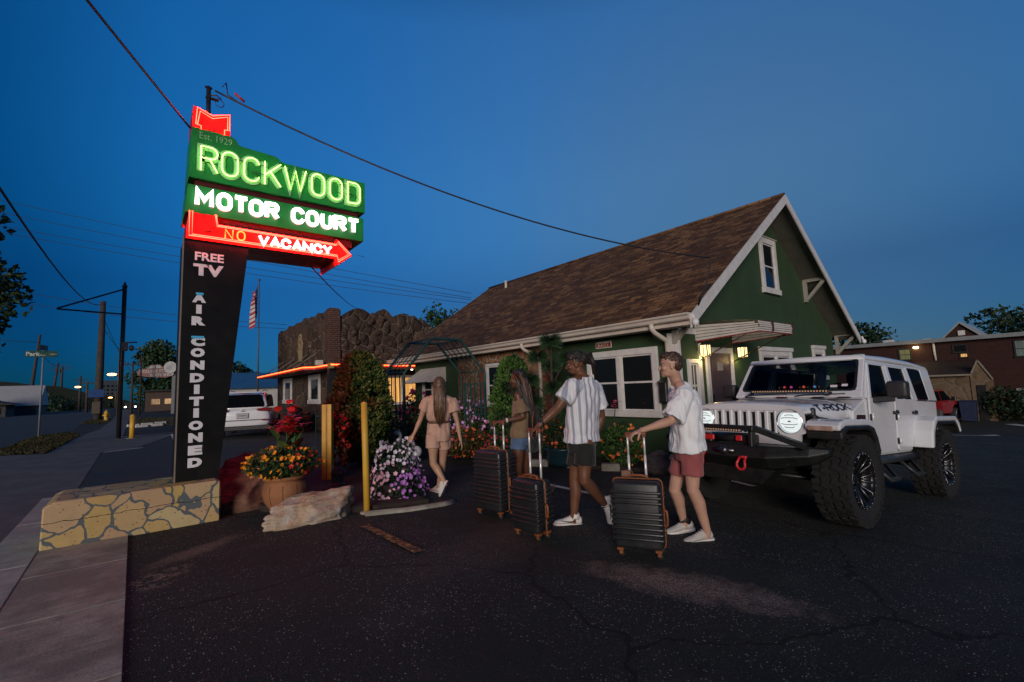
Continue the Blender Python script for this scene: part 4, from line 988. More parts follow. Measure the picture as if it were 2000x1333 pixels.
# wheels
def wheel(x, s):
    yo = s*1.0; W_ = .33
    p = [(.27, -.11), (.30, -.14), (.36, -.158), (.41, -.163), (.440, -.15), (WR-.006, -.12), (WR-.004, 0), (WR-.006, .12), (.440, .15), (.41, .163), (.36, .158), (.30, .14), (.27, .11)]
    cy = s*.845
    t = MB(); rings = []
    for k in range(56):
        a = 2*math.pi*k/56; rings.append([Vector((x+r*math.cos(a), cy+y, WZ+r*math.sin(a))) for r, y in p])
    t.loft(rings, closed=True)
    for k in range(40):                                                # staggered tread blocks and shoulder lugs
        a = 2*math.pi*k/40; T_ = Matrix.Translation((x, cy, WZ)) @ Matrix.Rotation(-a, 4, 'Y')
        for y, ln, o_ in ((-.125, .07, 0), (-.045, .065, .5), (.045, .065, 0), (.125, .07, .5)):
            Q = T_ @ Matrix.Rotation(-o_*2*math.pi/40, 4, 'Y') @ Matrix.Translation((WR-.004, y, 0)) @ Matrix.Rotation(.35 if y*(1 if k % 2 else -1) > 0 else -.35, 4, 'X')
            t.box((0, 0, 0), (.022, ln, .046), 0, 0, None, Q)
        for y in (-.158, .158):
            t.box((0, 0, 0), (.055, .014, .034), 0, 0, None, T_ @ Matrix.Translation((.425, y, 0)))
    wo = t.build('wheel', TYRE, JP)
    r = MB(); c = (x, 0, WZ); f = s
    def L(prof, m): q = MB(); q.lathe([(a_, cy+f*b_) for a_, b_ in prof], (x, 0, WZ), 36, axis='y'); return q
    q = L([(.0, -.03), (.26, -.02), (.275, .10), (.285, .135), (.268, .145), (.255, .10), (.24, .02), (.10, -.0), (.0, -.0)], 0)
    for k in range(8):
        for d in (-.17, .17):
            a = 2*math.pi*k/8; a1 = a+d*.55; a2 = a+d
            P1 = Vector((x+.07*math.cos(a1), cy+f*.045, WZ+.07*math.sin(a1))); P2 = Vector((x+.262*math.cos(a2), cy+f*.11, WZ+.262*math.sin(a2)))
            q.bar(P1, P2, .030, .030, up=(0, 1, 0))
    q.lathe([(0, cy+f*.075), (.05, cy+f*.07), (.065, cy+f*.03), (0, cy+f*.03)], (x, 0, WZ), 16, axis='y')
    rim = q.build('rim', RIMB, wo)
    q = MB()
    for k in range(8):
        for d in (-.17, .17):
            a = 2*math.pi*k/8; a1 = a+d*.75; a2 = a+d*1.10
            P1 = Vector((x+.11*math.cos(a1), cy+f*.074, WZ+.11*math.sin(a1))); P2 = Vector((x+.255*math.cos(a2), cy+f*.128, WZ+.255*math.sin(a2))); P3 = Vector((x+.262*math.cos(a2-d*.7), cy+f*.134, WZ+.262*math.sin(a2-d*.7)))
            q.tube([P1, P2, P3], .0042, 5)
    for k in range(24):
        a = 2*math.pi*k/24; q.ball((x+.277*math.cos(a), cy+f*.142, WZ+.277*math.sin(a)), .0065, 0, 6, 4)
    q.build('milled_edges', MILL, rim)
for x in (FX, RX_):
    for s in (1, -1): wheel(x, s)
q = MB(); q.lathe([(.0, -.66), (.28, -.66), (.40, -.63), (.44, -.56), (.44, -.47), (.40, -.41), (0, -.40)], (0, 0, 1.14), 32, axis='x'); q.build('spare_wheel', TYRE, JP)
q = MB(); q.bb((-.62, -.80, .70), (-.40, .80, .86), bev=.02); q.build('rear_bumper', BLACKM, JP)
# rubber ducks lined up on the dash
DUCKC = [(.02, .25, .55), (.5, .02, .05), (.7, .5, .03), (.45, .03, .3), (.7, .55, .05), (.6, .06, .04), (.25, .5, .08), (.02, .3, .6), (.7, .45, .04)]
DUCKN = ['blue', 'red', 'large yellow', 'purple', 'second yellow', 'orange', 'lime green', 'light blue', 'last yellow']
for i, (y, c_) in enumerate(zip((-.20, -.13, -.06, -.045, .06, .11, .155, .24, .29), DUCKC)):
    loc = JM @ Vector((2.215+(.03 if i % 2 else 0), y, 1.507))
    d = thing('rubber_duck', '%s toy duck on the dashboard of the white off road car' % DUCKN[i], 'toy duck', loc, R(175), 'toy ducks on the dashboard')
    q = MB(); q.ball((0, 0, .025), (.034, .026, .025), 0, 10, 7); q.ball((.018, 0, .060), (.021, .020, .020), 0, 10, 7); q.ball((-.032, 0, .036), (.012, .012, .010), 0, 6, 5)
    q.build('body', mat('duck_%d' % i, c_, c_, .35, 3), d)
    q = MB(); q.ball((.042, 0, .056), (.010, .011, .005), 0, 6, 5); q.build('beak', mat('duck_beak', (.7, .25, .03), None, .4), d)
# ------------------------------------------------------------------ suitcases
CASE = mat('black_ribbed_shell', (.011, .012, .014), (.017, .018, .020), .42, 3, .12, 120)
ORNG = mat('tan_orange_trim', (.23, .070, .016), (.17, .05, .013), .5, 9, .1, 60)
ROD = mat('handle_rod', (.74, .72, .72), (.66, .64, .64), .35, 6, 0, 1, .35)
def suitcase(label, x, y, yaw, w, d, h, grip_z, tagged=False):
    z0 = gz(x); S = thing('suitcase', label, 'suitcase', (x, y, z0), R(yaw), 'rolling suitcases being pushed')
    b = MB(); zb, zt = .075, h
    for s in (-1, 1): b.box((0, s*d/4+s*.003, (zb+zt)/2), (w, d/2-.006, zt-zb), 0, .035, None, None, 3)
    n = max(8, int((zt-zb-.12)/.042)); st = (zt-zb-.13)/n
    for i in range(n):
        z = zb+.065+st*(i+.5); hh = st*.74
        if i == n-4: continue
        for s in (-1, 1): b.box((0, s*(d/4+.010), z), (w+.024, d/2-.008, hh), 0, .014, None, None, 2)
    z = zb+.065+st*(n-3.5)
    for s in (-1, 1): b.box((0, s*(d/4+.003), z), (w+.006, d/2-.012, st*.9), 0, .01)
    b.build('shell', CASE, S)
    b = MB(); k = .030; P = []
    for cx, cz, a0 in ((w/2-k, zt-k, 0), (-w/2+k, zt-k, 90), (-w/2+k, zb+k, 180), (w/2-k, zb+k, 270)):
        for i in range(5): a = R(a0+22.5*i); P.append((cx+(k+.008)*math.cos(a), 0, cz+(k+.008)*math.sin(a)))
    b.tube(P, [(.004, .013)]*len(P), 6, closed=True, up=(0, 1, 0)) if False else b.tube(P, .0065, 6, closed=True)
    b.build('zip_band', ORNG, S)
    b = MB(); b.tube([(-.10, -.0, zt), (-.09, 0, zt+.028), (-.04, 0, zt+.036), (.04, 0, zt+.036), (.09, 0, zt+.028), (.10, 0, zt)], [(.011, .016)]*6, 8); b.build('top_handle', ORNG, S)
    b = MB(); b.tube([(w/2+.006, 0, h*.38), (w/2+.03, 0, h*.41), (w/2+.034, 0, h*.5), (w/2+.03, 0, h*.59), (w/2+.006, 0, h*.62)], .010, 8)
    b.tube([(-w/2-.006, 0, h*.62), (-w/2-.02, 0, h*.66), (-w/2-.02, 0, h*.76), (-w/2-.006, 0, h*.8)], .010, 8); b.build('side_handle', ORNG, S)
    yr = d/2-.035
    for s in (-1, 1):
        r = MB(); r.tube([(s*.072, yr, zt-.05), (s*.072, yr, (zt+grip_z-z0)/2)], .0115, 10); r.tube([(s*.072, yr, (zt+grip_z-z0)/2), (s*.072, yr, grip_z-z0)], .0095, 10); ro = r.build('handle_rod', ROD, S)
    b = MB(); b.box((0, yr, grip_z-z0), (.185, .030, .026), 0, .010, None, None, 2); b.box((-.072, yr, grip_z-z0-.018), (.036, .034, .03), 0, .006); b.box((.072, yr, grip_z-z0-.018), (.036, .034, .03), 0, .006); b.build('grip', mat('grip_brown', (.20, .055, .025), (.15, .04, .02), .5, 9), S, fix=True).parent = ro
    for sx in (-1, 1):
        for s_ in (-1, 1):
            c = MB(); cx, cy = sx*(w/2-.045), s_*(d/2-.045)
            c.box((cx, cy, .066), (.058, .058, .028), 0, .008); c.box((cx+.006, cy-.016, .045), (.03, .008, .04), 0, .003); c.box((cx+.006, cy+.016, .045), (.03, .008, .04), 0, .003)
            co = c.build('caster', ORNG, S)
            c = MB(); c.lathe([(0, -.011), (.026, -.011), (.028, 0), (.026, .011), (0, .011)], (cx+.008, cy, .028), 14, axis='y'); c.build('wheel', TYRE, co)
    if tagged:
        t_ = MB(); t_.box((-.085, -.012, zt+.05), (.085, .006, .055), 0, .006, Matrix.Rotation(.15, 4, 'Z')); t_.tube([(-.06, 0, zt+.05), (-.04, 0, zt+.075), (-.02, 0, zt+.03)], .004, 5); t_.build('luggage_tag', mat('leather_tag', (.16, .08, .05), (.11, .055, .035), .6, 12), S)
    return S
suitcase('tallest black ribbed suitcase, pushed by the woman with long locs', 3.29, 4.45, -81, .42, .27, .74, .985)
suitcase('smallest black ribbed suitcase, pushed by the man in the striped shirt', 3.04, 3.52, -86, .36, .22, .555, .963)
suitcase('black ribbed suitcase with a leather tag, pushed by the man in red shorts', 3.42, 2.55, -62, .405, .25, .63, .937, True)

# ------------------------------------------------------------------ people
def wrinkle(o, st, size, seed=0, zs=.38):
    """bake the remesh and push cloth folds (longer up and down than across) into the surface"""
    dg = bpy.context.evaluated_depsgraph_get(); me = bpy.data.meshes.new_from_object(o.evaluated_get(dg)); mt = list(o.data.materials); old = o.data
    o.modifiers.clear(); o.data = me; me.name = old.name; bpy.data.meshes.remove(old)
    k = 1/size; nn = [v.normal.copy() for v in me.vertices]
    for v, n in zip(me.vertices, nn):
        p = v.co; q = Vector((p.x*k, p.y*k, p.z*k*zs+p.x*k*.35))
        f = noise.noise(q+Vector((seed*7.3, 0, 0)))+.5*noise.noise(q*2.1+Vector((3, seed, 1))); f = f if f > -.1 else -.1+(f+.1)*1.6
        v.co = p+n*f*st*.62
    me.polygons.foreach_set('use_smooth', [True]*len(me.polygons)); me.update(); return o
def lerp(a, b, t): return Vector(a)*(1-t)+Vector(b)*t
def limb(mb, pts, rad, seg=12, up=None):
    """capped tapering limb; dense rings so the remesh keeps the taper"""
    P = [Vector(p) for p in pts]; Q = []; r = []
    for i in range(len(P)-1):
        for k in range(4):
            t = k/4; s = t*t*(3-2*t); Q.append(P[i].lerp(P[i+1], t)); a, b = rad[i], rad[i+1]
            r.append(tuple(a[j]*(1-s)+b[j]*s for j in (0, 1)) if isinstance(a, tuple) else a*(1-s)+b*s)
    Q.append(P[-1]); r.append(rad[-1]); mb.tube(Q, r, seg, up=up)
    e = lambda q: max(q) if isinstance(q, tuple) else q
    if not isinstance(rad[0], tuple): mb.ball(P[0], e(rad[0]))
    if not isinstance(rad[-1], tuple): mb.ball(P[-1], e(rad[-1]))
def head(mb, c, f, u, sc=1.0, jaw=1.0):
    f = Vector(f).normalized(); u = (Vector(u)-f*f.dot(Vector(u))).normalized(); r = f.cross(u)
    rot = Matrix((f, -r, u)).transposed()
    B = lambda x, y, z, rx, ry, rz: mb.ball(Vector(c)+rot @ Vector((x, y, z))*sc, (rx*sc, ry*sc, rz*sc), 0, 14, 10, None, rot)
    B(-.012, 0, .030, .098, .077, .092); B(.012, 0, -.025, .078, .066, .085); B(.030, 0, -.070, .052, .050*jaw, .045); B(.062, 0, -.095, .022, .024, .020)
    B(.072, 0, .018, .018, .050, .014); B(.090, 0, -.022, .016, .012, .024); B(.101, 0, -.036, .015, .014, .012); B(.076, 0, -.062, .013, .026, .007); B(.073, 0, -.076, .013, .023, .008)
    for s in (-1, 1): B(-.012, s*.076, -.012, .017, .009, .031); B(.055, s*.040, -.030, .026, .024, .022)
    return rot
def face_bits(root, c, rot, sc, skin_dark, brow):
    e = MB(); i = MB()
    for s in (-1, 1):
        p = Vector(c)+rot @ Vector((.0705, s*.032, .000))*sc; e.ball(p, .0105*sc, 0, 8, 6); i.ball(p+rot @ Vector((.006, s*.001, 0))*sc, .0085*sc, 0, 8, 6)
    eo = e.build('eye_whites', mat('eye_white', (.30, .28, .27), None, .3), root); i.build('iris', mat('iris_brown', (.03, .02, .015), None, .2), eo)
    b = MB()
    for s in (-1, 1):
        b.tube([Vector(c)+rot @ Vector((.086-.022*abs(t), s*(.032+.020*t), .022-.006*abs(t)))*sc for t in (-1, -.3, .4, 1)], .0042*sc, 5)
    b.build('eyebrows', brow, root)
    l = MB()
    l.tube([Vector(c)+rot @ Vector((.088-.010*abs(t), .024*t, -.069+.003*abs(t)))*sc for t in (-1, -.5, 0, .5, 1)], .0045*sc, 5)
    l.build('lips', skin_dark, root)
def hand(mb, w, h, n, g, curl, rs=1.0):
    """wrist w, palm centre h, n points out of the palm, g runs across it to the thumb side"""
    w, h = Vector(w), Vector(h); a = (h-w).normalized(); n = Vector(n); n = (n-a*n.dot(a)).normalized(); g = a.cross(n) if a.cross(n).dot(Vector(g)) > 0 else -a.cross(n)
    rot = Matrix((a, g, n)).transposed()
    mb.tube([w, w.lerp(h, .5)], [.026*rs, .029*rs], 10)
    mb.ball(h-a*.005, (.052*rs, .041*rs, .017*rs), 0, 12, 8, None, rot); mb.ball(h-a*.03, (.035*rs, .034*rs, .020*rs), 0, 12, 8, None, rot)
    for k, (o, ln) in enumerate(((.031, .92), (.0105, 1.0), (-.010, .95), (-.029, .78))):
        p = h+a*.036*rs+g*o*rs; pts = [p]; d = 0
        for L_, c_ in ((.040, .55), (.026, .75), (.020, .55)):
            d += curl*c_; p = p+(a*math.cos(d)+n*math.sin(d))*L_*ln*rs; pts.append(p)
        mb.tube([h+g*o*rs*.8]+pts, [.0095*rs, .0095*rs, .0085*rs, .0078*rs, .0068*rs], 8); mb.ball(pts[-1], .0068*rs, 0, 8, 6)
    p0 = h-a*.030*rs+g*.026*rs; p1 = p0+(g*.75+a*.55+n*.35).normalized()*.042*rs; p2 = p1+(a*.8+n*(.3+.5*curl)+g*.1).normalized()*.030*rs; p3 = p2+(a*.7+n*(.4+.7*curl)-g*.2).normalized()*.024*rs
    mb.tube([p0, p1, p2, p3], [.016*rs, .012*rs, .010*rs, .0075*rs], 8); mb.ball(p3, .0075*rs, 0, 8, 6)
def shoe(root, an, he, to, m_up, m_sole, sc=1.0, lace=None, sock=None, swoosh=None):
    an, he, to = Vector(an), Vector(he), Vector(to); f = (to-he); L = max(f.length, .26)*1.0; f.normalize(); L = .285*sc
    mid = (he+to)/2; he = mid-f*L/2; u = Vector((0, 0, 1)); u = (u-f*u.dot(f)).normalized(); s = f.cross(u)
    if abs(f.z) > .8: u = (Vector(an)-mid); u = (u-f*u.dot(f)).normalized(); s = f.cross(u)
    P = lambda x, y, z: he+f*x*L+s*y*sc+u*z*sc
    b = MB(); rings = []
    for x, w, z0, z1, t in ((.0, .022, .03, .075, 0), (.05, .034, .02, .098, 0), (.18, .038, .02, .112, 0), (.34, .040, .02, .105, 0), (.50, .043, .02, .085, 0), (.66, .047, .02, .066, 0), (.82, .047, .02, .054, 0), (.93, .038, .02, .045, 0), (.995, .016, .024, .036, 0)):
        rings.append([P(x, w*math.cos(R(a))*(1 if math.sin(R(a)) < .2 else .82), (z0+z1)/2+(z1-z0)/2*math.sin(R(a))) for a in range(0, 360, 30)])
    b.loft(rings); o = smooth_ob(b.build('shoe', m_up, root))
    b = MB(); rings = []
    for x, w in ((-.02, .024), (.04, .038), (.2, .042), (.45, .041), (.68, .050), (.85, .050), (.95, .040), (1.02, .016)):
        hgt_ = .030 if x < .5 else .026
        rings.append([P(x, w*c_, z) for c_, z in ((1, 0), (1.05, .012), (1, hgt_), (-1, hgt_), (-1.05, .012), (-1, 0))])
    b.loft(rings, smooth=False); b.build('sole', m_sole, root).parent = o
    if lace:
        b = MB()
        for i in range(4): x = .36+.08*i; b.tube([P(x, -.026, .100-.012*i), P(x+.02, 0, .112-.013*i), P(x, .026, .100-.012*i)], .0035, 5)
        b.build('laces', lace, root).parent = o
    if swoosh:
        b = MB(); 
        for sg in (-1, 1):
            b.tube([P(.30, sg*.0445, .062), P(.42, sg*.0455, .045), P(.56, sg*.0445, .045), P(.80, sg*.0455, .052), P(.16, sg*.0405, .085)][:4], [.0035, .008, .006, .002], 6)
        b.bb((0, 0, 0), (0, 0, 0)) if False else None
        b.tube([P(-.005, 0, .05), P(.0, 0, .10)], [.018, .016], 6); b.build('side_stripe', swoosh, root).parent = o
    if sock:
        b = MB(); b.tube([lerp(an, P(.16, 0, .09), .9), lerp(an, P(.16, 0, .09), .3), an+(an-P(.16, 0, .09)).normalized()*.02], [.045*sc, .041*sc, .042*sc], 12); b.build('sock', sock, root)
def fabric(name, c1, c2, rough=.85, ws=260, stripe=None, axis=(0, 0)):
    if name in MC: return MC[name]
    k = NT(name); o = k.obj(); nz = k.noise(7, 4)
    c = k.mix(k.ramp(nz, [(.35, 0), (.65, 1)]), c1, c2)
    if stripe:
        sx = k.n('SeparateXYZ', Vector=o)
        an = k.math('ARCTAN2', k.math('SUBTRACT', sx.outputs[1], axis[1]), k.math('SUBTRACT', sx.outputs[0], axis[0]))
        w = k.math('SINE', k.math('MULTIPLY', an, stripe[0])); c = k.mix(k.ramp(w, [(.30, 0), (.62, 1)]), c, stripe[1])
        w2 = k.math('SINE', k.math('MULTIPLY', an, stripe[0]*4)); c = k.mix(k.math('MULTIPLY', k.math('GREATER_THAN', w2, .85), .4), c, stripe[1])
    k.bump(k.math('ADD', k.noise(ws, 2), k.math('MULTIPLY', k.noise(28, 4), 2.0)), .35, .004)
    MC[name] = k.out(c, rough, 0, .2, Sheen_Weight=.15); return MC[name]
def skin(name, c):
    k = NT(name); nz = k.noise(14, 4); col = k.mix(k.ramp(nz, [(.35, 0), (.7, 1)]), c, tuple(q*.84 for q in c)); k.bump(k.noise(160, 2), .12, .002)
    return k.out(col, .48, 0, .4, Subsurface_Weight=.08, Subsurface_Radius=(.02, .008, .005))
def figure(name, label, J, g, face, sk, up_head=(0, 0, 1), hs=1.0):
    """one continuous body: torso, limbs, neck, head and hands joined by a fine remesh"""
    root = thing('person', label, 'person', J['root']); b = MB(); W = g.get('w', 1.0)
    sd = (Vector(J['shR'])-Vector(J['shL'])); sd.z = 0; sd.normalize()
    pel, wa, ch, nk = (Vector(J[k]) for k in ('pelv', 'waist', 'chest', 'neck')); hip_w = g.get('hip', .165)
    sh = (Vector(J['shL'])+Vector(J['shR']))/2
    limb(b, [pel+Vector((0, 0, -.07)), pel+Vector((0, 0, .03)), wa, ch, sh+Vector((0, 0, -.02)), sh+Vector((0, 0, .045)), lerp(nk, sh, .2)],
         [(hip_w*.75, .085), (hip_w, .115*W), (.138*W, .098*W), (.165*W, .112*W), (.150*W, .090*W), (.10*W, .07*W), (.052*W, .056*W)], 18, up=sd)
    for S in 'LR': limb(b, [lerp(nk, sh, .15)+Vector((0, 0, .01)), lerp(nk, J['sh'+S], .5)+Vector((0, 0, .012)), Vector(J['sh'+S])], [.050*W, .050*W, .052*W])
    hd = Vector(J['head']); limb(b, [lerp(nk, sh, .4), nk, hd-Vector((0, 0, .055))-Vector(face).normalized()*.022], [.070*W, .055*W, .054*W])
    rot = head(b, hd, face, up_head, hs, g.get('jaw', 1.0))
    for S in 'LR':
        s_, e, w, h = (Vector(J[k+S]) for k in ('sh', 'el', 'wr', 'ha')); A = g.get('arm', 1.0)
        m1 = s_.lerp(e, .45); m2 = e.lerp(w, .3)
        limb(b, [lerp(s_, sh, .25), s_, m1, e, m2, w], [.058*A, .058*A, .051*A, .040*A, .042*A, .027*A])
        nn, gg, cu = g['hand'+S]; hand(b, w, h, nn, gg, cu, g.get('hs', 1.0))
        hi, kn, an = (Vector(J[k+S]) for k in ('hi', 'kn', 'an')); L_ = g.get('leg', 1.0)
        back = (Vector(J['he'+S])-Vector(J['to'+S])); back.z = 0; back.normalize()
        limb(b, [hi+Vector((0, 0, .03)), hi.lerp(kn, .35), hi.lerp(kn, .8), kn, kn.lerp(an, .30)+back*.016, kn.lerp(an, .65)+back*.006, an, lerp(an, J['he'+S], .55)+(Vector(J['to'+S])-Vector(J['he'+S]))*.15],
             [.090*L_, .083*L_, .060*L_, .054*L_, .057*L_, .045*L_, .035*L_, .034*L_])
    body = remesh(b.build('body', sk, root), .0068, 3, .45)
    return root, rot, sd, sh
def garment(root, name, J, sd, sh, rings, sleeves, m, sr=(.085, .098), st=.02, ws=.11, vox=.010, extra=None):
    b = MB(); limb(b, [r[0] for r in rings], [(r[1], r[2]) for r in rings], 22, up=sd)
    for S, t in sleeves:
        s_, e = Vector(J['sh'+S]), Vector(J['el'+S]); limb(b, [lerp(s_, sh, .35), s_, s_.lerp(e, t*.6)], [sr[0], sr[0], (sr[0]+sr[1])/2])
        b.tube([s_.lerp(e, t*.4), s_.lerp(e, t*.75), s_.lerp(e, t)], [(sr[0]+sr[1])*.5, sr[1]*.98, sr[1]], 16)
    if extra: extra(b)
    o = remesh(b.build(name, m, root), vox, 3, .5); wrinkle(o, st, ws); return o
def shorts(root, J, sd, m, length, rr_, top=.10, hipw=(.175, .125), st=.016, name='shorts'):
    b = MB(); pel = Vector(J['pelv'])
    limb(b, [pel+Vector((0, 0, top)), pel+Vector((0, 0, .02)), pel+Vector((0, 0, -.07))], [(hipw[0]*.94, hipw[1]*.94), hipw, (hipw[0]*.95, hipw[1]*.9)], 20, up=sd)
    for S in 'LR':
        hi, kn = Vector(J['hi'+S]), Vector(J['kn'+S]); d = hi.lerp(kn, length)
        b.tube([hi+Vector((0, 0, .03)), hi.lerp(kn, length*.3), hi.lerp(kn, length*.7), d], [rr_*.98, rr_, rr_*1.0, rr_*1.05], 16)
    o = remesh(b.build(name, m, root), .010, 3, .5); wrinkle(o, st, .10); return o
SK_L = skin('skin_light', (.50, .29, .21)); SK_T = skin('skin_tan', (.42, .24, .155)); SK_B = skin('skin_brown', (.145, .062, .034)); SK_D = skin('skin_deep_brown', (.115, .050, .030))
LIP_L = mat('lips_light', (.36, .14, .11), None, .45); LIP_D = mat('lips_dark', (.12, .04, .035), None, .45)
HBR = mat('hair_brown', (.060, .030, .016), (.035, .018, .010), .5, 60); HBK = mat('hair_black', (.010, .008, .008), (.018, .013, .011), .55, 50)
HLB = mat('hair_light_brown', (.19, .105, .05), (.09, .05, .026), .45, 50); HLD = mat('hair_mid_brown', (.10, .055, .028), (.06, .032, .018), .45, 50); HCO = mat('locs_copper', (.20, .07, .025), (.12, .04, .02), .6, 40)
J_m1 = dict(root=(4.149, 2.479, -0.110), head=(-0.188, 0.003, 1.651), neck=(-0.128, -0.013, 1.498), chest=(-0.043, -0.032, 1.299), waist=(-0.011, -0.021, 1.005), pelv=(0.000, 0.000, 0.770), shL=(-0.211, -0.137, 1.369), elL=(-0.344, -0.065, 1.143), wrL=(-0.562, 0.056, 1.083), haL=(-0.653, 0.108, 1.053), shR=(0.052, 0.101, 1.380), elR=(0.155, 0.132, 1.084), wrR=(0.121, 0.168, 0.815), haR=(0.090, 0.178, 0.732), hiL=(-0.054, -0.074, 0.783), knL=(-0.069, -0.063, 0.483), anL=(0.095, -0.082, 0.081), heL=(0.174, -0.107, -0.020), toL=(-0.122, 0.057, -0.025), hiR=(0.053, 0.075, 0.756), knR=(-0.002, 0.173, 0.438), anR=(0.156, 0.200, 0.123), heR=(0.254, 0.162, 0.001), toR=(0.006, 0.289, -0.011))
J_m2 = dict(root=(3.727, 3.459, -0.091), head=(-0.077, -0.044, 1.699), neck=(-0.014, -0.080, 1.571), chest=(0.002, -0.063, 1.337), waist=(-0.001, -0.022, 1.028), pelv=(0.000, 0.000, 0.848), shL=(-0.206, -0.105, 1.468), elL=(-0.382, -0.035, 1.236), wrL=(-0.544, 0.036, 1.102), haL=(-0.608, 0.069, 1.050), shR=(0.212, -0.052, 1.428), elR=(0.314, -0.030, 1.114), wrR=(0.224, 0.037, 0.855), haR=(0.185, 0.054, 0.769), hiL=(-0.038, -0.084, 0.837), knL=(-0.081, -0.084, 0.498), anL=(0.271, -0.046, 0.178), heL=(0.355, -0.075, 0.173), toL=(0.320, -0.094, 0.038), hiR=(0.023, 0.076, 0.819), knR=(-0.010, 0.122, 0.460), anR=(-0.025, 0.143, 0.084), heR=(0.037, 0.120, -0.030), toR=(-0.208, 0.251, 0.006))
J_w1 = dict(root=(3.361, 5.835, -0.075), head=(-0.017, -0.077, 1.531), neck=(-0.012, -0.061, 1.380), chest=(-0.012, -0.039, 1.208), waist=(-0.007, -0.022, 1.035), pelv=(0.000, 0.000, 0.819), shL=(-0.175, 0.014, 1.324), elL=(-0.234, 0.095, 1.063), wrL=(-0.313, 0.117, 0.892), haL=(-0.363, 0.129, 0.812), shR=(0.147, -0.143, 1.307), elR=(0.196, -0.184, 1.003), wrR=(0.203, -0.229, 0.805), haR=(0.212, -0.250, 0.714), hiL=(-0.087, 0.007, 0.813), knL=(-0.085, 0.026, 0.445), anL=(-0.023, -0.163, 0.208), heL=(-0.001, -0.208, 0.217), toL=(-0.018, -0.048, -0.016), hiR=(0.078, -0.022, 0.798), knR=(0.098, 0.088, 0.414), anR=(0.095, 0.214, 0.053), heR=(0.099, 0.168, -0.027), toR=(0.091, 0.362, -0.070))
J_w2 = dict(root=(3.788, 4.514, -0.094), head=(-0.068, -0.039, 1.582), neck=(-0.033, -0.048, 1.427), chest=(-0.008, -0.048, 1.267), waist=(-0.005, -0.017, 0.999), pelv=(0.000, 0.000, 0.834), shL=(-0.139, -0.112, 1.380), elL=(-0.116, -0.175, 1.119), wrL=(-0.316, -0.085, 1.089), haL=(-0.395, -0.046, 1.075), shR=(0.101, 0.003, 1.391), elR=(0.170, 0.062, 1.093), wrR=(0.116, 0.135, 0.866), haR=(0.099, 0.162, 0.762), hiL=(-0.086, -0.032, 0.820), knL=(-0.093, -0.008, 0.471), anL=(-0.053, 0.084, 0.100), heL=(0.002, 0.073, 0.036), toL=(-0.177, 0.115, 0.044), hiR=(0.093, 0.032, 0.797), knR=(0.144, 0.116, 0.424), anR=(0.269, 0.201, 0.070), heR=(0.325, 0.187, 0.023), toR=(0.165, 0.227, 0.019))
J_m1['elR'] = (.150, .150, 1.10); J_m1['pelv'] = (0, 0, .82); J_m1['hiL'] = (-.054, -.074, .83); J_m1['hiR'] = (.053, .075, .83)
J_m2['elL'] = (-.365, -.040, 1.255); J_w1['heR'] = (.099, .168, -.01); J_w1['toR'] = (.091, .40, -.015); J_w1['anR'] = (.095, .205, .075)
def cap_hair(root, J, rot, m, sc=1.0, parts=(), name='hair', vox=.006, st=.008):
    b = MB(); c = Vector(J['head'])
    for x, y, z, rx, ry, rz in parts: b.ball(c+rot @ Vector((x, y, z))*sc, (rx*sc, ry*sc, rz*sc), 0, 14, 10, None, rot)
    o = remesh(b.build(name, m, root), vox*.75, 1, .3); wrinkle(o, st*.9, .016, 1, .5); return o
# man in the white shirt, nearest the camera
fc = Vector((-.56, .83, .02))
g = dict(handL=((0, 0, -1), (.5, -.8, 0), 1.15), handR=((.5, .3, 0), (-.5, .8, 0), .5), jaw=1.08, leg=1.05)
rt, rot, sd, sh = figure('person', 'man in a white short sleeved shirt and red shorts pushing a suitcase', J_m1, g, fc, SK_L, (0, 0, 1))
face_bits(rt, J_m1['head'], rot, 1.0, LIP_L, HBR)
cap_hair(rt, J_m1, rot, HBR, 1.0, ((-.020, 0, .052, .096, .078, .080), (.030, 0, .088, .062, .062, .042), (-.055, 0, .010, .060, .072, .075)), st=.010)
W_SH = fabric('white_seersucker', (.74, .75, .78), (.68, .69, .73), .8, 200)
p, wv, ch = (Vector(J_m1[k]) for k in ('pelv', 'waist', 'chest')); nk = Vector(J_m1['neck'])
def collar(b):
    b.tube([lerp(nk, sh, .46)+(sd*math.cos(a)*.072+sd.cross(Vector((0, 0, 1)))*math.sin(a)*.064) for a in [2*math.pi*i/14 for i in range(14)]], [(.026, .014)]*14, 8, closed=True)
garment(rt, 'shirt', J_m1, sd, sh, [(p+Vector((.0, .0, .015)), .225, .175), (p+Vector((-.005, 0, .12)), .215, .16), (wv, .205, .150), (ch, .205, .148), (sh+Vector((0, 0, -.04)), .190, .118), (sh+Vector((0, 0, .042)), .140, .092), (lerp(nk, sh, .42), .082, .080)],
        (('L', .93), ('R', .93)), W_SH, (.086, .106), .030, .085, .010, collar)
shorts(rt, J_m1, sd, fabric('brick_red_cotton', (.30, .085, .085), (.24, .065, .068)), .62, .098, .05, (.178, .138))
SH_G = fabric('grey_knit_shoe', (.50, .47, .45), (.42, .40, .38), .8, 300); SOLE = mat('shoe_sole_white', (.66, .62, .58), (.55, .52, .5), .6, 9)
for S in 'LR': shoe(rt, J_m1['an'+S], J_m1['he'+S], J_m1['to'+S], SH_G, SOLE, 1.05, SOLE, HBK if S == 'R' else None)
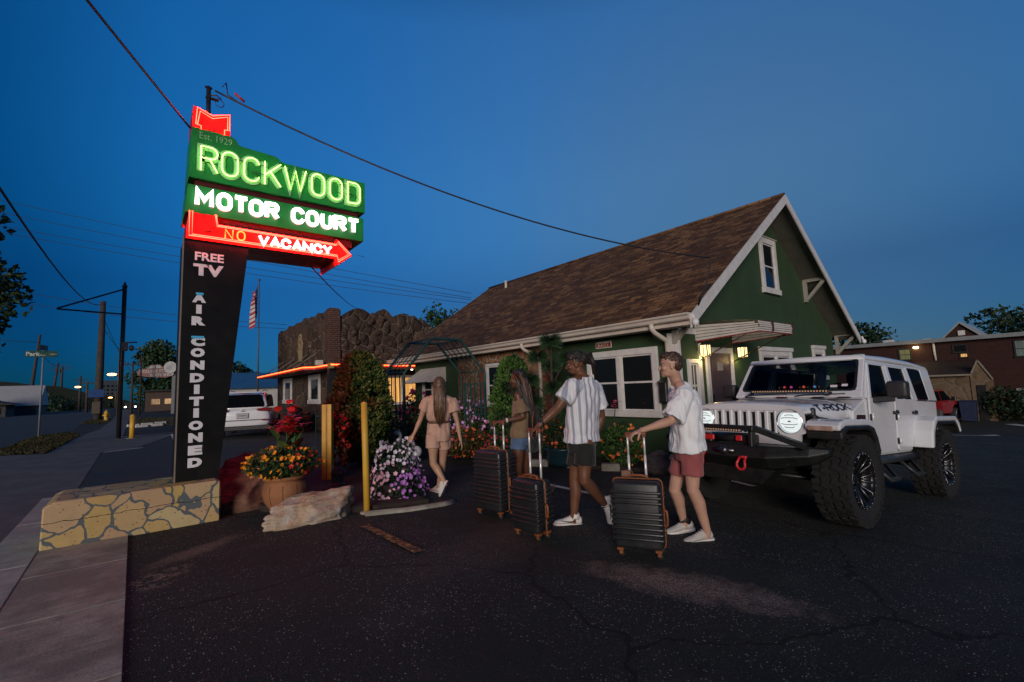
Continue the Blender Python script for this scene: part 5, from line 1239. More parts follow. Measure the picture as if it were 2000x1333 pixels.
# man in the striped shirt
fc = Vector((-.62, .78, -.02))
g = dict(handL=((0, 0, -1), (.5, -.8, 0), 1.15), handR=((.5, .3, 0), (-.5, .8, 0), .5), jaw=1.1, arm=1.12, leg=1.10, w=1.06)
rt, rot, sd, sh = figure('person', 'man in a striped shirt and black shorts with his dark hair tied back', J_m2, g, fc, SK_B)
face_bits(rt, J_m2['head'], rot, 1.0, LIP_D, HBK)
cap_hair(rt, J_m2, rot, HBK, 1.0, ((-.022, 0, .062, .106, .086, .086), (-.075, 0, .055, .070, .078, .070), (.035, 0, .080, .055, .066, .045)), st=.018)
cap_hair(rt, J_m2, rot, HBK, 1.0, ((.045, 0, -.088, .040, .046, .032), (.020, 0, -.070, .05, .055, .03)), 'beard', .005, .004)
b = MB(); c = Vector(J_m2['head']); rg = random.Random(5)
for i in range(46):
    a = rg.uniform(0, 6.28); o_ = Vector((-.125, .04*math.cos(a), .050+.04*math.sin(a)))
    pts = [c+rot @ Vector((-.085, o_.y*.4, .05+.02*math.sin(a))), c+rot @ o_, c+rot @ (o_+Vector((-.045, o_.y*.7, rg.uniform(-.02, .03)))), c+rot @ (o_+Vector((-.055-rg.random()*.03, o_.y*1.3, -rg.uniform(.03, .14))))]
    b.tube(pts, [.013, .016, .014, .009], 6)
b.build('tied_locs', HBK, rt)
p, wv, ch, nk = (Vector(J_m2[k]) for k in ('pelv', 'waist', 'chest', 'neck'))
STR = fabric('striped_shirt_cloth', (.70, .70, .73), (.64, .64, .68), .85, 220, (17, (.30, .32, .40)), (0.0, -.03))
def collar2(b):
    b.tube([lerp(nk, sh, .28)+(sd*math.cos(a)*.082+sd.cross(Vector((0, 0, 1)))*math.sin(a)*.085) for a in [2*math.pi*i/14 for i in range(14)]], [(.026, .014)]*14, 8, closed=True)
garment(rt, 'shirt', J_m2, sd, sh, [(p+Vector((0, 0, .03)), .235, .175), (p+Vector((0, 0, .12)), .225, .165), (wv, .215, .155), (ch, .225, .155), (sh+Vector((0, 0, -.04)), .210, .128), (sh+Vector((0, 0, .048)), .145, .098), (lerp(nk, sh, .40), .088, .084)],
        (('L', .66), ('R', .66)), STR, (.090, .102), .028, .085, .010, collar2)
shorts(rt, J_m2, sd, fabric('black_shorts_cloth', (.012, .013, .013), (.02, .02, .02)), .56, .105, .08, (.185, .145))
SHW = mat('white_leather_shoe', (.66, .64, .63), (.58, .56, .55), .5, 8)
for S in 'LR': shoe(rt, J_m2['an'+S], J_m2['he'+S], J_m2['to'+S], SHW, SOLE, 1.08, SOLE, SOLE, mat('shoe_mark_black', (.015, .015, .018), None, .5))
w = Vector(J_m2['wrL']); e = Vector(J_m2['elL']); d = (e-w).normalized(); b = MB(); b.tube([w+d*.005, w+d*.028], [.034, .035], 12); b.box(w+d*.016+Vector((-.012, -.012, .030)), (.032, .030, .012), 0, .004); b.build('wristwatch', BLACKM, rt)
# woman in the romper walking ahead
fc = Vector((.42, .90, -.03))
g = dict(handL=((.6, .3, 0), (.3, .9, 0), .4), handR=((-.6, .3, 0), (.3, .9, 0), .4), arm=.84, leg=.92, w=.86, hip=.160, jaw=.9, hs=.86)
rt, rot, sd, sh = figure('person', 'woman with long light brown hair and a pink romper seen from behind', J_w1, g, fc, SK_T, (0, 0, 1), .95)
face_bits(rt, J_w1['head'], rot, .95, LIP_L, HBR)
cap_hair(rt, J_w1, rot, HLD, .95, ((-.020, 0, .040, .102, .086, .092), (-.060, 0, -.015, .062, .080, .085)))
b1 = MB(); b2 = MB(); c = Vector(J_w1['head']); rg = random.Random(2); bk = -fc.normalized(); rv = fc.cross(Vector((0, 0, 1))).normalized()
for i in range(120):
    a = rg.uniform(-1.25, 1.25); s_ = math.sin(a); L_ = rg.uniform(.26, .46)-.10*abs(s_)
    p0 = c+bk*(.085*math.cos(a))+rv*(.082*s_)+Vector((0, 0, rg.uniform(-.02, .06))); x = s_*(.072+rg.uniform(-.015, .012))-.012
    q = c+Vector((0, 0, -.14))+bk*(.088+.03*math.cos(a)+rg.uniform(-.012, .014))+rv*x
    e1 = c+Vector((0, 0, -.14-L_*.5))+bk*(.125+rg.uniform(-.012, .012))+rv*(x*1.05+rg.uniform(-.008, .008)); e2 = c+Vector((0, 0, -.14-L_))+bk*(.100+rg.uniform(-.012, .012))+rv*(x*.75-.012+rg.uniform(-.012, .012))
    (b1 if i % 2 else b2).tube([p0, c+Vector((0, 0, -.06))+bk*(.098*math.cos(a)+.008)+rv*(.085*s_), q, e1, e2], [.009, .011, .010, .008, .003], 5)
b1.build('long_hair', HLB, rt); b2.build('long_hair', HLD, rt)
p, wv, ch, nk = (Vector(J_w1[k]) for k in ('pelv', 'waist', 'chest', 'neck')); ROMP = fabric('blush_linen', (.50, .31, .24), (.43, .26, .20))
garment(rt, 'romper', J_w1, sd, sh, [(wv+Vector((0, 0, -.02)), .140, .105), (wv+Vector((0, 0, .045)), .172, .128), (ch, .175, .125), (sh+Vector((0, 0, -.03)), .165, .10), (sh+Vector((0, 0, .025)), .11, .075), (lerp(nk, sh, .5), .062, .062)], (('L', .52), ('R', .52)), ROMP, (.066, .082), .034, .09, .009)
shorts(rt, J_w1, sd, ROMP, .40, .097, .20, (.168, .130), .022, 'romper_shorts')
b = MB(); b.tube([wv+Vector((0, 0, -.012))+sd*math.cos(a)*.146+sd.cross(Vector((0, 0, 1)))*math.sin(a)*.111 for a in [2*math.pi*i/20 for i in range(20)]], [(.020, .006)]*20, 6, closed=True, up=(0, 0, 1)); b.build('belt', mat('brown_belt', (.12, .06, .04), None, .6), rt)
for S in 'LR': shoe(rt, J_w1['an'+S], J_w1['he'+S], J_w1['to'+S], SHW, SOLE, .92, SOLE)
# woman with locs
fc = Vector((-.66, .75, -.02))
g = dict(handL=((0, 0, -1), (.5, -.8, 0), 1.1), handR=((.5, .3, 0), (-.5, .8, 0), .5), arm=.86, leg=.92, w=.88, hip=.160, jaw=.92, hs=.88)
rt, rot, sd, sh = figure('person', 'woman with long locs, a khaki off shoulder top and denim shorts', J_w2, g, fc, SK_D, (0, 0, 1), .96)
face_bits(rt, J_w2['head'], rot, .96, LIP_D, HBK)
cap_hair(rt, J_w2, rot, HBK, .96, ((-.022, 0, .048, .100, .082, .088), (-.062, 0, .005, .058, .076, .080)))
b1 = MB(); b2 = MB(); c = Vector(J_w2['head']); rg = random.Random(9); bk = -fc.normalized(); rv = fc.cross(Vector((0, 0, 1))).normalized()
for i in range(64):
    a = rg.uniform(-1.9, 1.9); s_ = math.sin(a); L_ = rg.uniform(.42, .62); z = rg.uniform(-.02, .09)
    k_ = math.sqrt(max(.1, 1-(z/.13)**2)); p0 = c+bk*(.088*math.cos(a)*k_)+rv*(.084*s_*k_)+Vector((0, 0, z))
    q = c+Vector((0, 0, -.13))+bk*(.10*math.cos(a)+.05+rg.uniform(-.01, .01))+rv*(.105*s_); e1 = c+Vector((0, 0, -.13-L_*.5))+bk*(.165+.02*math.cos(a)+rg.uniform(-.02, .02))+rv*(.115*s_); e2 = c+Vector((0, 0, -.13-L_))+bk*(.155+rg.uniform(-.03, .03))+rv*(.11*s_+rg.uniform(-.02, .02))
    (b2 if i % 3 == 0 else b1).tube([p0, p0.lerp(q, .5)+bk*.02, q, e1, e2], [.010, .011, .0105, .0095, .006], 6)
b1.build('locs', HBK, rt); b2.build('copper_locs', HCO, rt)
p, wv, ch, nk = (Vector(J_w2[k]) for k in ('pelv', 'waist', 'chest', 'neck')); KH = fabric('khaki_knit', (.20, .135, .08), (.155, .105, .062))
fv = Vector((-sd.y, sd.x, 0))
def fl_(b):
    for S in 'LR':
        s_, e = Vector(J_w2['sh'+S]), Vector(J_w2['el'+S]); b.tube([s_.lerp(e, .22), s_.lerp(e, .5), s_.lerp(e, .82)], [.066, .085, .105], 14)
garment(rt, 'top', J_w2, sd, sh, [(p+Vector((0, 0, .03)), .175, .14), (p+Vector((0, 0, .1)), .180, .145), (wv, .165, .135), (ch, .170, .13), (ch+Vector((0, 0, .07)), .165, .115), (sh+Vector((0, 0, -.02)), .13, .10)], (), KH, (.07, .09), .03, .10, .009, fl_)
b = MB()
for S in 'L': b.tube([lerp(sh, J_w2['sh'+S], .55)+fv*.09+Vector((0, 0, -.06)), lerp(sh, J_w2['sh'+S], .6)+Vector((0, 0, .062)), lerp(sh, J_w2['sh'+S], .55)-fv*.085+Vector((0, 0, -.05))], [(.010, .004)]*3, 6)
b.build('shoulder_strap', KH, rt)
garment(rt, 'draped_cardigan', J_w2, sd, sh, [(p+bk*.13+Vector((0, 0, -.16)), .15, .030), (p+bk*.15+Vector((0, 0, .05)), .165, .032), (wv+bk*.15, .16, .032), (ch+bk*.13+Vector((0, 0, -.05)), .13, .03)], (), fabric('charcoal_knit', (.03, .032, .032), (.022, .024, .024)), st=.03, ws=.06, vox=.009)
shorts(rt, J_w2, sd, fabric('blue_denim', (.085, .14, .25), (.055, .095, .18), .85, 300), .26, .098, .06, (.168, .130))
for S in 'LR': shoe(rt, J_w2['an'+S], J_w2['he'+S], J_w2['to'+S], mat('dark_boot', (.02, .016, .014), None, .6), BLACKM, .94)
w = Vector(J_w2['wrL']); e = Vector(J_w2['elL']); d = (e-w).normalized(); b = MB(); b.tube([w-d*.0, w+d*.022], [.029, .030], 12); b.build('bracelet', mat('bracelet_white', (.65, .63, .6), None, .4), rt)
# ------------------------------------------------------------------ rocks, posts, planting, garden arch
def rockmat(name, a, b, c, sc=2.0):
    k = NT(name); o = k.obj(); n1 = k.noise(sc, 8, .65, None, .6); n2 = k.noise(sc*7, 6, .7)
    st = k.noise(3.0, 6, .65, k.n('Mapping', Vector=o, Scale=(1.2, 1.2, 7), Rotation=(.35, .2, 0)))
    col = k.ramp(n1, [(.32, a), (.5, b), (.66, c)]); col = k.mix(k.ramp(st, [(.48, 0), (.62, .40)]), col, tuple(q*.45 for q in a)); col = k.mix(k.ramp(n2, [(.5, 0), (.75, .6)]), col, tuple(q*.5 for q in b))
    k.bump(k.math('ADD', k.math('MULTIPLY', n2, .8), k.math('MULTIPLY', st, 1.5)), .8, .03); return k.out(col, .9, 0, .3)
def boulder(name, label, loc, rad, seed, m, cuts, rz=0, rough=.10):
    b = bmesh.new(); bmesh.ops.create_icosphere(b, subdivisions=5, radius=1)
    for v in b.verts:
        p = v.co.copy()
        for d, k in cuts:
            d = Vector(d).normalized(); t = p.dot(d)
            if t > k: p -= d*(t-k)
        q = p*1.6+Vector((seed, seed*.7, 0)); p *= 1+rough*1.5*noise.fractal(q, .8, 2.1, 5)+.07*noise.noise(q*.7)-.10*max(0, .25-abs(noise.noise(q*1.3+Vector((4, 2, 9)))))
        l = noise.noise(Vector((seed, q.x*.25, p.z*6+.8*q.x*.3))); p *= 1+.035*l
        v.co = Vector((p.x*rad[0], p.y*rad[1], p.z*rad[2]))
    q = MB().bm(b, 0, True); o = q.build(name, m); o.location = loc; o.rotation_euler = (0, 0, R(rz)); return tag(o, label, 'boulder')
RK1 = rockmat('pale_layered_rock', (.36, .21, .10), (.48, .37, .27), (.56, .50, .45), 2.6); RK2 = rockmat('red_brown_rock', (.16, .07, .05), (.22, .11, .075), (.12, .06, .045), 1.8); RK3 = rockmat('grey_rock', (.10, .09, .085), (.16, .15, .14), (.07, .065, .06), 3)
boulder('boulder', 'pale jagged boulder lying in front of the flower pot', (1.70, 5.62, .10), (.58, .33, .30), 3.1, RK1, (((0, -.75, .72), .46), ((-.7, -.6, .5), .55), ((.75, -.6, .1), .52), ((.2, .3, 1), .66), ((.9, .2, -.1), .70), ((-.2, -1, -.1), .62), ((-.5, .1, .9), .60)), 12, .17)
boulder('boulder', 'large red brown boulder between the sign footing and the flower pot', (1.30, 7.15, .16), (.66, .50, .56), 7.7, RK2, (((-.5, -.3, .75), .58), ((.1, -.8, .3), .7), ((.8, .1, .4), .75)), 20)
boulder('boulder', 'dark grey boulder by the cottage wall behind the man in red shorts', (7.45, 5.0, -.12), (.30, .24, .26), 1.3, RK3, (((-.6, -.6, .5), .7),), 0)
for i, (x, y, lb) in enumerate(((6.35, 7.05, 'squared edging stone behind the handles of the smallest suitcase'), (6.75, 6.45, 'squared edging stone behind the man in the striped shirt'), (6.95, 5.75, 'squared edging stone below the orange flowers at the cottage window'))):
    b = MB(); b.box((x, y, gz(x)+.06), (.34, .16, .15), 0, .02, Matrix.Rotation(-.9, 4, 'Z')); o = b.build('edging_stone', CONC); tag(o, lb, 'stone', 'edging stones of the bed')
def bollard(label, x, y, r, h, lean=0, z0=None):
    z = gz(x) if z0 is None else z0; T = thing('bollard', label, 'bollard', (x, y, z))
    b = MB(); P = [(0, 0, -.05), (lean*.5*.98, lean*.5*-.8, h*.5), (lean*.98, -lean*.8, h-.02)]
    b.tube([Vector(q)*1 for q in P], r, 18); b.ball(P[-1], (r, r, r*.75), 0, 18, 8); b.build('post', YELLOW, T)
    b = MB(); b.lathe([(0, .02), (r*2.1, .02), (r*2.3, -.03), (0, -.03)], (0, 0, 0), 18); b.build('collar', CONC, T)
bollard('thin yellow bollard beside the pale boulder', 2.18, 5.5, .038, 1.30, -.02)
bollard('short yellow bollard at the edge of the parking lot by the tall dark sign frame', -.02, 23.1, .085, .87)
cp = thing('yellow_post', 'square yellow steel channel post behind the flower pot', 'post', (2.45, 7.82, gz(2.45)))
b = MB(); b.prism([(-.075, -.04), (.075, -.04), (.075, .06), (.055, .06), (.055, -.02), (-.055, -.02), (-.055, .06), (-.075, .06)], 'z', -.05, 1.26); b.build('channel', YELLOW, cp, Matrix.Rotation(R(-38), 4, 'Z'))
b = MB(); b.bb((-.012, -.046, .0), (.012, -.041, 1.25)); b.build('seam', mat('yellow_shadow', (.30, .17, .02), None, .6), cp, Matrix.Rotation(R(-38), 4, 'Z'))
# --- foliage
ARB = leafmat('arborvitae_olive', (.085, .115, .028), (.15, .165, .042)); LF = leafmat('leaf_green', (.020, .055, .014), (.048, .095, .022)); LFD = leafmat('leaf_dark', (.010, .024, .010), (.022, .045, .016)); LFB = leafmat('leaf_bright', (.040, .11, .020), (.075, .15, .03)); LBR = leafmat('leaf_rusty', (.10, .035, .014), (.16, .065, .02)); LNE = leafmat('needle_green', (.020, .055, .022), (.045, .095, .035))
BARK = mat('bark', (.055, .040, .03), (.03, .022, .017), .9, 8, .8, 30)
def fl(name, a, b): return leafmat(name, a, b, .5)
F_WH = fl('petal_white', (.62, .58, .64), (.55, .5, .6)); F_PK = fl('petal_pink', (.55, .16, .30), (.62, .26, .40)); F_PU = fl('petal_purple', (.34, .12, .42), (.42, .2, .52)); F_RD = fl('petal_red', (.60, .03, .02), (.50, .02, .025)); F_OR = fl('petal_orange', (.74, .22, .012), (.78, .33, .02)); F_CO = fl('petal_coral', (.66, .12, .05), (.6, .18, .07)); F_MG = fl('petal_magenta', (.45, .03, .14), (.55, .06, .2))
def scatter(n, c, rad, rg, shell=.55, noise_s=2.2, cut=-.25):
    out = []; c = Vector(c)
    while len(out) < n:
        d = Vector((rg.gauss(0, 1), rg.gauss(0, 1), rg.gauss(0, 1))).normalized(); r = shell+(1-shell)*rg.random()**.6
        p = Vector((d.x*rad[0], d.y*rad[1], d.z*rad[2]))*r
        k = 1+.22*noise.noise(Vector((p.x, p.y, p.z))*noise_s*1.3/max(rad)*1.5+c)
        if noise.noise((c+p)*noise_s+Vector((0, 0, 5))) < cut: continue
        out.append(c+p*k)
    return out
def blossoms(mb, pts, r, rg, petals=5, mi=0, up=(0, 0, 0)):
    for p in pts:
        n = Vector((rg.gauss(0, .6)+up[0], rg.gauss(0, .6)+up[1], rg.gauss(.3, .5)+up[2])).normalized(); a = n.orthogonal().normalized(); b = n.cross(a); rr_ = r*rg.uniform(.75, 1.25); p = Vector(p); vs = [p-n*rr_*.35]
        for i in range(petals*2):
            t = math.pi*i/petals; k = rr_*(1 if i % 2 == 0 else .72); vs.append(p+(a*math.cos(t)+b*math.sin(t))*k)
        mb.add(vs, [(0, 1+i, 1+(i+1) % (petals*2)) for i in range(petals*2)], mi)
def bush(name, label, cat, x, y, rad, n, size, leaf, flowers=(), seed=1, group=None, z0=None, stem=True, lift=0, asp=.5):
    rg = random.Random(seed); z = gz(x)+.05 if z0 is None else z0; T = thing(name, label, cat, (x, y, z), 0, group)
    c = (0, 0, rad[2]+lift); ls = leaf if isinstance(leaf, (list, tuple)) else [leaf]
    for i, lf in enumerate(ls):
        q = MB(); q.leaves(scatter(n//len(ls), c, rad, rg, .45, 3.0), size, 0, 0, asp, 0, rg); q.build('foliage', lf, T, fix=False)
    if stem:
        s = MB()
        for i in range(7):
            a = rg.uniform(0, 6.28); e = (math.cos(a)*rad[0]*.6, math.sin(a)*rad[1]*.6, rad[2]*1.1+lift); s.tube([(0, 0, -.05), (e[0]*.35, e[1]*.35, e[2]*.5), e], [.012, .009, .005], 5)
        s.build('stems', BARK, T)
    for fm, k, r, box in flowers:
        q = MB(); P = []
        while len(P) < k:
            p = scatter(1, c, [v*1.02 for v in rad], rg, .92, 3.0, -1)[0]
            if box is None or box(p): P.append(p)
        blossoms(q, P, r, rg, 5, 0, (-.45, -.45, .1)); q.build('blossoms', fm, T, fix=False)
    return T
def arborvitae(label, x, y, rad, h, seed, mats, n=6500):
    rg = random.Random(seed); z = gz(x)+.04; T = thing('arborvitae', label, 'shrub', (x, y, z)); qs = [MB() for _ in mats]; c = 0
    while c < n:
        t = rg.random(); zz = .12+t*(h-.12); prof = rad*min(1, (.55+1.6*t)) * math.sqrt(max(0.0, 1-max(0, (t-.30)/.70)**2.2))
        a = rg.uniform(0, 6.283); bump_ = 1+.26*noise.noise(Vector((math.cos(a)*1.7, math.sin(a)*1.7, zz*2.6+seed)))+.10*noise.noise(Vector((math.cos(a)*5, math.sin(a)*5, zz*6+seed)))
        r = prof*bump_*(1-.45*rg.random()**2.2); p = Vector((math.cos(a)*r, math.sin(a)*r, zz))
        if noise.noise(p*5.5+Vector((seed, 0, 0))) < -.30: continue
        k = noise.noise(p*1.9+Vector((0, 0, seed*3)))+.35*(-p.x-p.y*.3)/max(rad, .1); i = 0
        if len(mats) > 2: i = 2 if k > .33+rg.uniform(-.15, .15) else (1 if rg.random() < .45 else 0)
        elif len(mats) == 2: i = 1 if k+rg.uniform(-.3, .3) > .1 else 0
        out_ = Vector((math.cos(a), math.sin(a), .9)).normalized()
        for _ in range(2):
            d = (out_+Vector((rg.gauss(0, .45), rg.gauss(0, .45), rg.gauss(0, .35)))).normalized(); w = d.cross(Vector((rg.gauss(0, 1), rg.gauss(0, 1), rg.gauss(0, 1)))).normalized(); L = rg.uniform(.05, .10)
            b_ = p+Vector((rg.gauss(0, .015), rg.gauss(0, .015), rg.gauss(0, .015))); qs[i].add([b_, b_+d*L*.55+w*L*.26, b_+d*L, b_+d*L*.5-w*L*.26], [(0, 1, 2), (0, 2, 3)])
        c += 1
    for q, m_ in zip(qs, mats): q.build('crown', m_, T, fix=False)
    s = MB(); s.tube([(0, 0, -.1), (.02, 0, h*.4), (0, .02, h*.8)], [.06, .045, .015], 8); s.build('trunk', BARK, T)
    co = MB(); co.lathe([(.02, h*.08), (rad*.55, h*.14), (rad*.66, h*.4), (rad*.5, h*.66), (.06, h*.85)], (0, 0, 0), 14); co.build('inner_shade', mat('inner_shade_dark', (.012, .010, .007), None, .95), T)  # dark core painted as the shade inside the crown
    return T
arborvitae('rounded arborvitae shrub with dead brown patches and neon red painted into its left side, beside the square yellow post', 3.45, 9.0, .56, 2.20, 4, [ARB, LF, LBR], 8500)  # rusty leaves gather on the sign side: painted neon tint plus dead foliage
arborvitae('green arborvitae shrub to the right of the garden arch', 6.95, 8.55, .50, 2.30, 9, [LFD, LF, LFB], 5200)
# pompom pine: tufts of long needles on bare limbs
pt = thing('pine_tree', 'slender pine with round needle tufts in front of the cottage wall', 'pine tree', (6.72, 6.95, gz(6.7))); rg = random.Random(21); q = MB(); s = MB()
s.tube([(0, 0, -.1), (.02, .03, .9), (-.03, .0, 1.8), (0, 0, 2.45)], [.055, .045, .03, .015], 8)
for (x, y, z, r) in ((-.02, .0, 2.52, .27), (-.18, .22, 2.20, .25), (.20, -.30, 2.14, .25), (.05, .1, 2.0, .2), (-.28, .38, 1.72, .22), (.30, -.42, 1.60, .24), (-.1, -.1, 1.55, .2), (.35, -.2, 1.2, .27), (-.35, .25, 1.25, .26), (.1, -.4, .95, .28)):
    s.tube([(0, 0, max(.3, z-.5)), (x*.5, y*.5, z-.2), (x, y, z)], [.022, .016, .008], 5)
    for i in range(1500):
        d = Vector((rg.gauss(0, 1), rg.gauss(0, 1), rg.gauss(.35, 1))).normalized(); w = d.orthogonal().normalized()*.007; p = Vector((x, y, z))+d*r*rg.uniform(.1, .7); L = r*rg.uniform(.4, .7); q.add([p-w, p+w, p+d*L], [(0, 1, 2)])
q.build('crown', LNE, pt, fix=False); s.build('trunk', BARK, pt)
bush('juniper', 'dark low juniper spreading under the slender pine', 'shrub', 6.95, 7.25, (.55, .75, .48), 3800, .07, [LNE, LFD], (), 31, None, None, True, .1, .22)
# terracotta pot with marigolds and a canna
TER = mat('terracotta', (.30, .125, .050), (.22, .085, .035), .8, 4, .5, 45)
pot = thing('flower_pot', 'round terracotta pot behind the pale boulder', 'flower pot', (1.46, 6.28, 0))
b = MB(); b.lathe([(.0, 0), (.13, 0), (.15, .02), (.225, .15), (.250, .25), (.235, .34), (.205, .385), (.245, .395), (.25, .43), (.225, .435), (.20, .40), (.0, .395)], (0, 0, 0), 32); b.build('pot', TER, pot)
b = MB()
for i in range(10):
    a = 2*math.pi*i/10; b.tube([((r+.001)*math.cos(a), (r+.001)*math.sin(a), z) for r, z in ((.15, .02), (.225, .15), (.250, .25), (.235, .34))], .004, 4)
b.build('flutes', mat('terracotta_dark', (.16, .06, .025), None, .85), pot)
bush('marigolds', 'bushy orange marigolds filling the terracotta pot', 'flowers', 1.44, 6.25, (.43, .36, .19), 1700, .065, [LF, LFD], ((F_OR, 120, .027, lambda p: p.z > .08), (F_RD, 34, .026, lambda p: p.x+p.y*-.3 > .1)), 5, None, .36, False, .04, .35)
cn = thing('canna_lily', 'red flowering canna lily with broad leaves standing up out of the terracotta pot', 'flowers', (1.50, 6.36, .40)); rg = random.Random(12); s = MB(); l1 = MB(); l2 = MB(); f = MB()
def blade(mb, p, d, L, w, bend=.3, n=7, fold=.18):
    p = Vector(p); d = Vector(d).normalized(); sd_ = d.cross(Vector((0, 0, 1))).normalized() if abs(d.z) < .99 else Vector((1, 0, 0)); ring = []; 
    for i in range(n+1):
        t = i/n; ww = w*math.sin(math.pi*min(1, t*.93+.05))**.8; q = p+d*L*t+Vector((0, 0, -bend*L*t*t)); u = sd_.cross(d).normalized(); ring.append((q-sd_*ww+u*ww*fold, q-u*0, q+sd_*ww+u*ww*fold))
    vs = [v for r_ in ring for v in r_]; fs = []
    for i in range(n): fs += [(i*3, i*3+1, i*3+4, i*3+3), (i*3+1, i*3+2, i*3+5, i*3+4)]
    mb.add(vs, fs, 0, True)
for i, (x, y, h) in enumerate(((0, 0, .66), (.05, -.05, .60), (-.06, .03, .52), (.08, .05, .50))):
    s.tube([(x, y, -.05), (x*1.3, y*1.3, h*.6), (x*1.6, y*1.6, h)], [.014, .011, .007], 6)
    for j in range(4):
        a = 1.9*j+i*1.3; blade(l1 if (i+j) % 3 else l2, (x*1.2, y*1.2, .08+.11*j), (math.cos(a)*.55, math.sin(a)*.55, .8), rg.uniform(.30, .44), rg.uniform(.05, .075), .28)
blade(l2, (-.12, .05, .10), (-1, .35, .25), .36, .035, .25); blade(l2, (-.10, .02, .16), (-.9, .1, .5), .30, .03, .3); blade(l1, (.08, -.02, .12), (.85, -.55, .45), .34, .06, .2)
for i in range(120):
    p = Vector((rg.gauss(.03, .085), rg.gauss(-.0, .08), .52+abs(rg.gauss(.08, .12)))); l_ = rg.uniform(.07, .12); blade(f, p, (rg.gauss(0, 1), rg.gauss(0, 1), rg.uniform(.1, 1)), l_, l_*.42, .25, 4)
s.build('stems', LF, cn); l1.build('leaves', leafmat('canna_leaf', (.035, .085, .022), (.07, .12, .03)), cn, fix=False); l2.build('leaves', leafmat('canna_bronze_leaf', (.16, .035, .02), (.10, .04, .02)), cn, fix=False); f.build('blossoms', F_RD, cn, fix=False)
bush('hibiscus', 'bush with red neon glow painted into its leaves behind the square yellow post', 'shrub', 2.72, 8.15, (.20, .24, .52), 700, .085, [leafmat('leaf_red_glow', (.34, .02, .015), (.22, .02, .012)), LBR], ((F_RD, 26, .05, None),), 17, None, None, True, .05)  # red neon light is put into the leaf colour
# petunias tumbling out of a low tub in front of the arch
pe = thing('petunias', 'trailing petunias turning from white to pink and purple in front of the garden arch', 'flowers', (2.80, 6.0, gz(2.8))); rg = random.Random(8); q = MB(); ws_, pk, pu = MB(), MB(), MB()
lp = []
for i in range(1500):
    t = rg.random(); z = .02+.72*t; r = .40*(1-.50*t)*math.sqrt(rg.uniform(.2, 1)); a = rg.uniform(0, 6.283); lp.append((r*math.cos(a)*1.0, r*math.sin(a)*.9, z))
q.leaves(lp, .055, 0, 0, .5, .2, rg); q.build('foliage', LFD, pe, fix=False)
for i in range(420):
    t = rg.random(); z = .05+.74*t; r = .42*(1-.50*t)*rg.uniform(.86, 1.08); a = rg.uniform(0, 6.283); p = (r*math.cos(a), r*math.sin(a)*.9, z); side_ = (p[0]*.73-p[1]*.68)/.42   # + is the far right seen from the street
    k = t+rg.uniform(-.16, .16); m_ = ws_ if k > .55 else (pu if side_ > .12+rg.uniform(-.2, .2) else pk); n = Vector((p[0], p[1], .35*r)).normalized(); blossoms(m_, [p], .026, rg, 5, 0, (n.x*1.2, n.y*1.2, .1))
ws_.build('blossoms', F_WH, pe, fix=False); pk.build('blossoms', fl('petal_pale_pink', (.62, .32, .42), (.66, .44, .52)), pe, fix=False); pu.build('blossoms', F_PU, pe, fix=False)
b = MB(); b.lathe([(0, 0), (.20, 0), (.24, .22), (.21, .22), (0, .19)], (0, 0, .02), 16); b.build('tub', mat('tub_dark', (.03, .02, .018), None, .8), pe)
# flower beds round the arch
G_ = 'flowering bushes round the garden arch'
for i, (nm, lb, x, y, rad, n, ls, fs_) in enumerate((
    ('petunia_bush', 'pink and lilac petunia bush under the lower bars of the iron gate', 6.35, 9.25, (.55, .35, .42), 1500, [LF, LFD], ((fl('petal_lilac', (.52, .26, .55), (.6, .36, .6)), 70, .045, None), (F_PK, 40, .04, None))),
    ('petunia_bush', 'tall mauve petunia bush behind the bars of the iron gate', 6.9, 10.3, (.6, .5, .65), 1400, [LF, LFD], ((MC['petal_lilac'], 90, .045, None), (F_PU, 30, .045, None))),
    ('rose_bush', 'magenta rose bush at the shoulder of the woman in the romper', 6.0, 11.5, (.45, .45, .78), 1100, [LFD, LF], ((F_MG, 22, .075, lambda p: p.z > .7), (F_WH, 12, .03, None))),
    ('zinnia_bush', 'coral and red zinnia bush at the right knee of the woman in the romper', 5.75, 8.9, (.62, .45, .34), 1700, [LF, LBR], ((F_CO, 60, .034, None), (F_RD, 45, .032, None))),
    ('zinnia_bush', 'coral zinnia bush on the left side of the arch by the white swan', 4.95, 10.5, (.42, .4, .46), 1100, [LFD, LF], ((F_CO, 45, .036, None), (F_RD, 22, .034, None))),
    ('rose_bush', 'small pink rose bush behind the left post of the arch', 5.1, 12.3, (.5, .5, .66), 1000, [LFD], ((F_PK, 34, .042, None), (F_RD, 30, .045, None))),
    ('green_bush', 'leafy green bush under the slatted window awning', 6.9, 13.3, (.6, .6, .62), 1400, [LF, LFB], ((F_WH, 14, .04, None),)),
    ('zinnia_bush', 'low red zinnia bush behind the tallest suitcase', 6.25, 8.1, (.42, .4, .26), 900, [LF, LFD], ((F_RD, 30, .032, None), (F_MG, 24, .034, None))))):
    bush(nm, lb, 'flower bush', x, y, rad, n, .075, ls, fs_, 40+i, G_)
bush('begonia_bush', 'dark bush dotted with orange red flowers in the blue tub', 'flower bush', 6.72, 6.75, (.42, .42, .30), 1500, .06, [LFD, LF], ((F_CO, 40, .036, None), (F_RD, 14, .036, None)), 61, None, None, False, .28)
bush('lantana_bush', 'bright green bush with orange flowers under the big cottage window', 'flower bush', 7.28, 5.72, (.36, .42, .40), 2000, .055, [LFB, LF], ((F_CO, 34, .036, None), (F_OR, 20, .032, None)), 62)
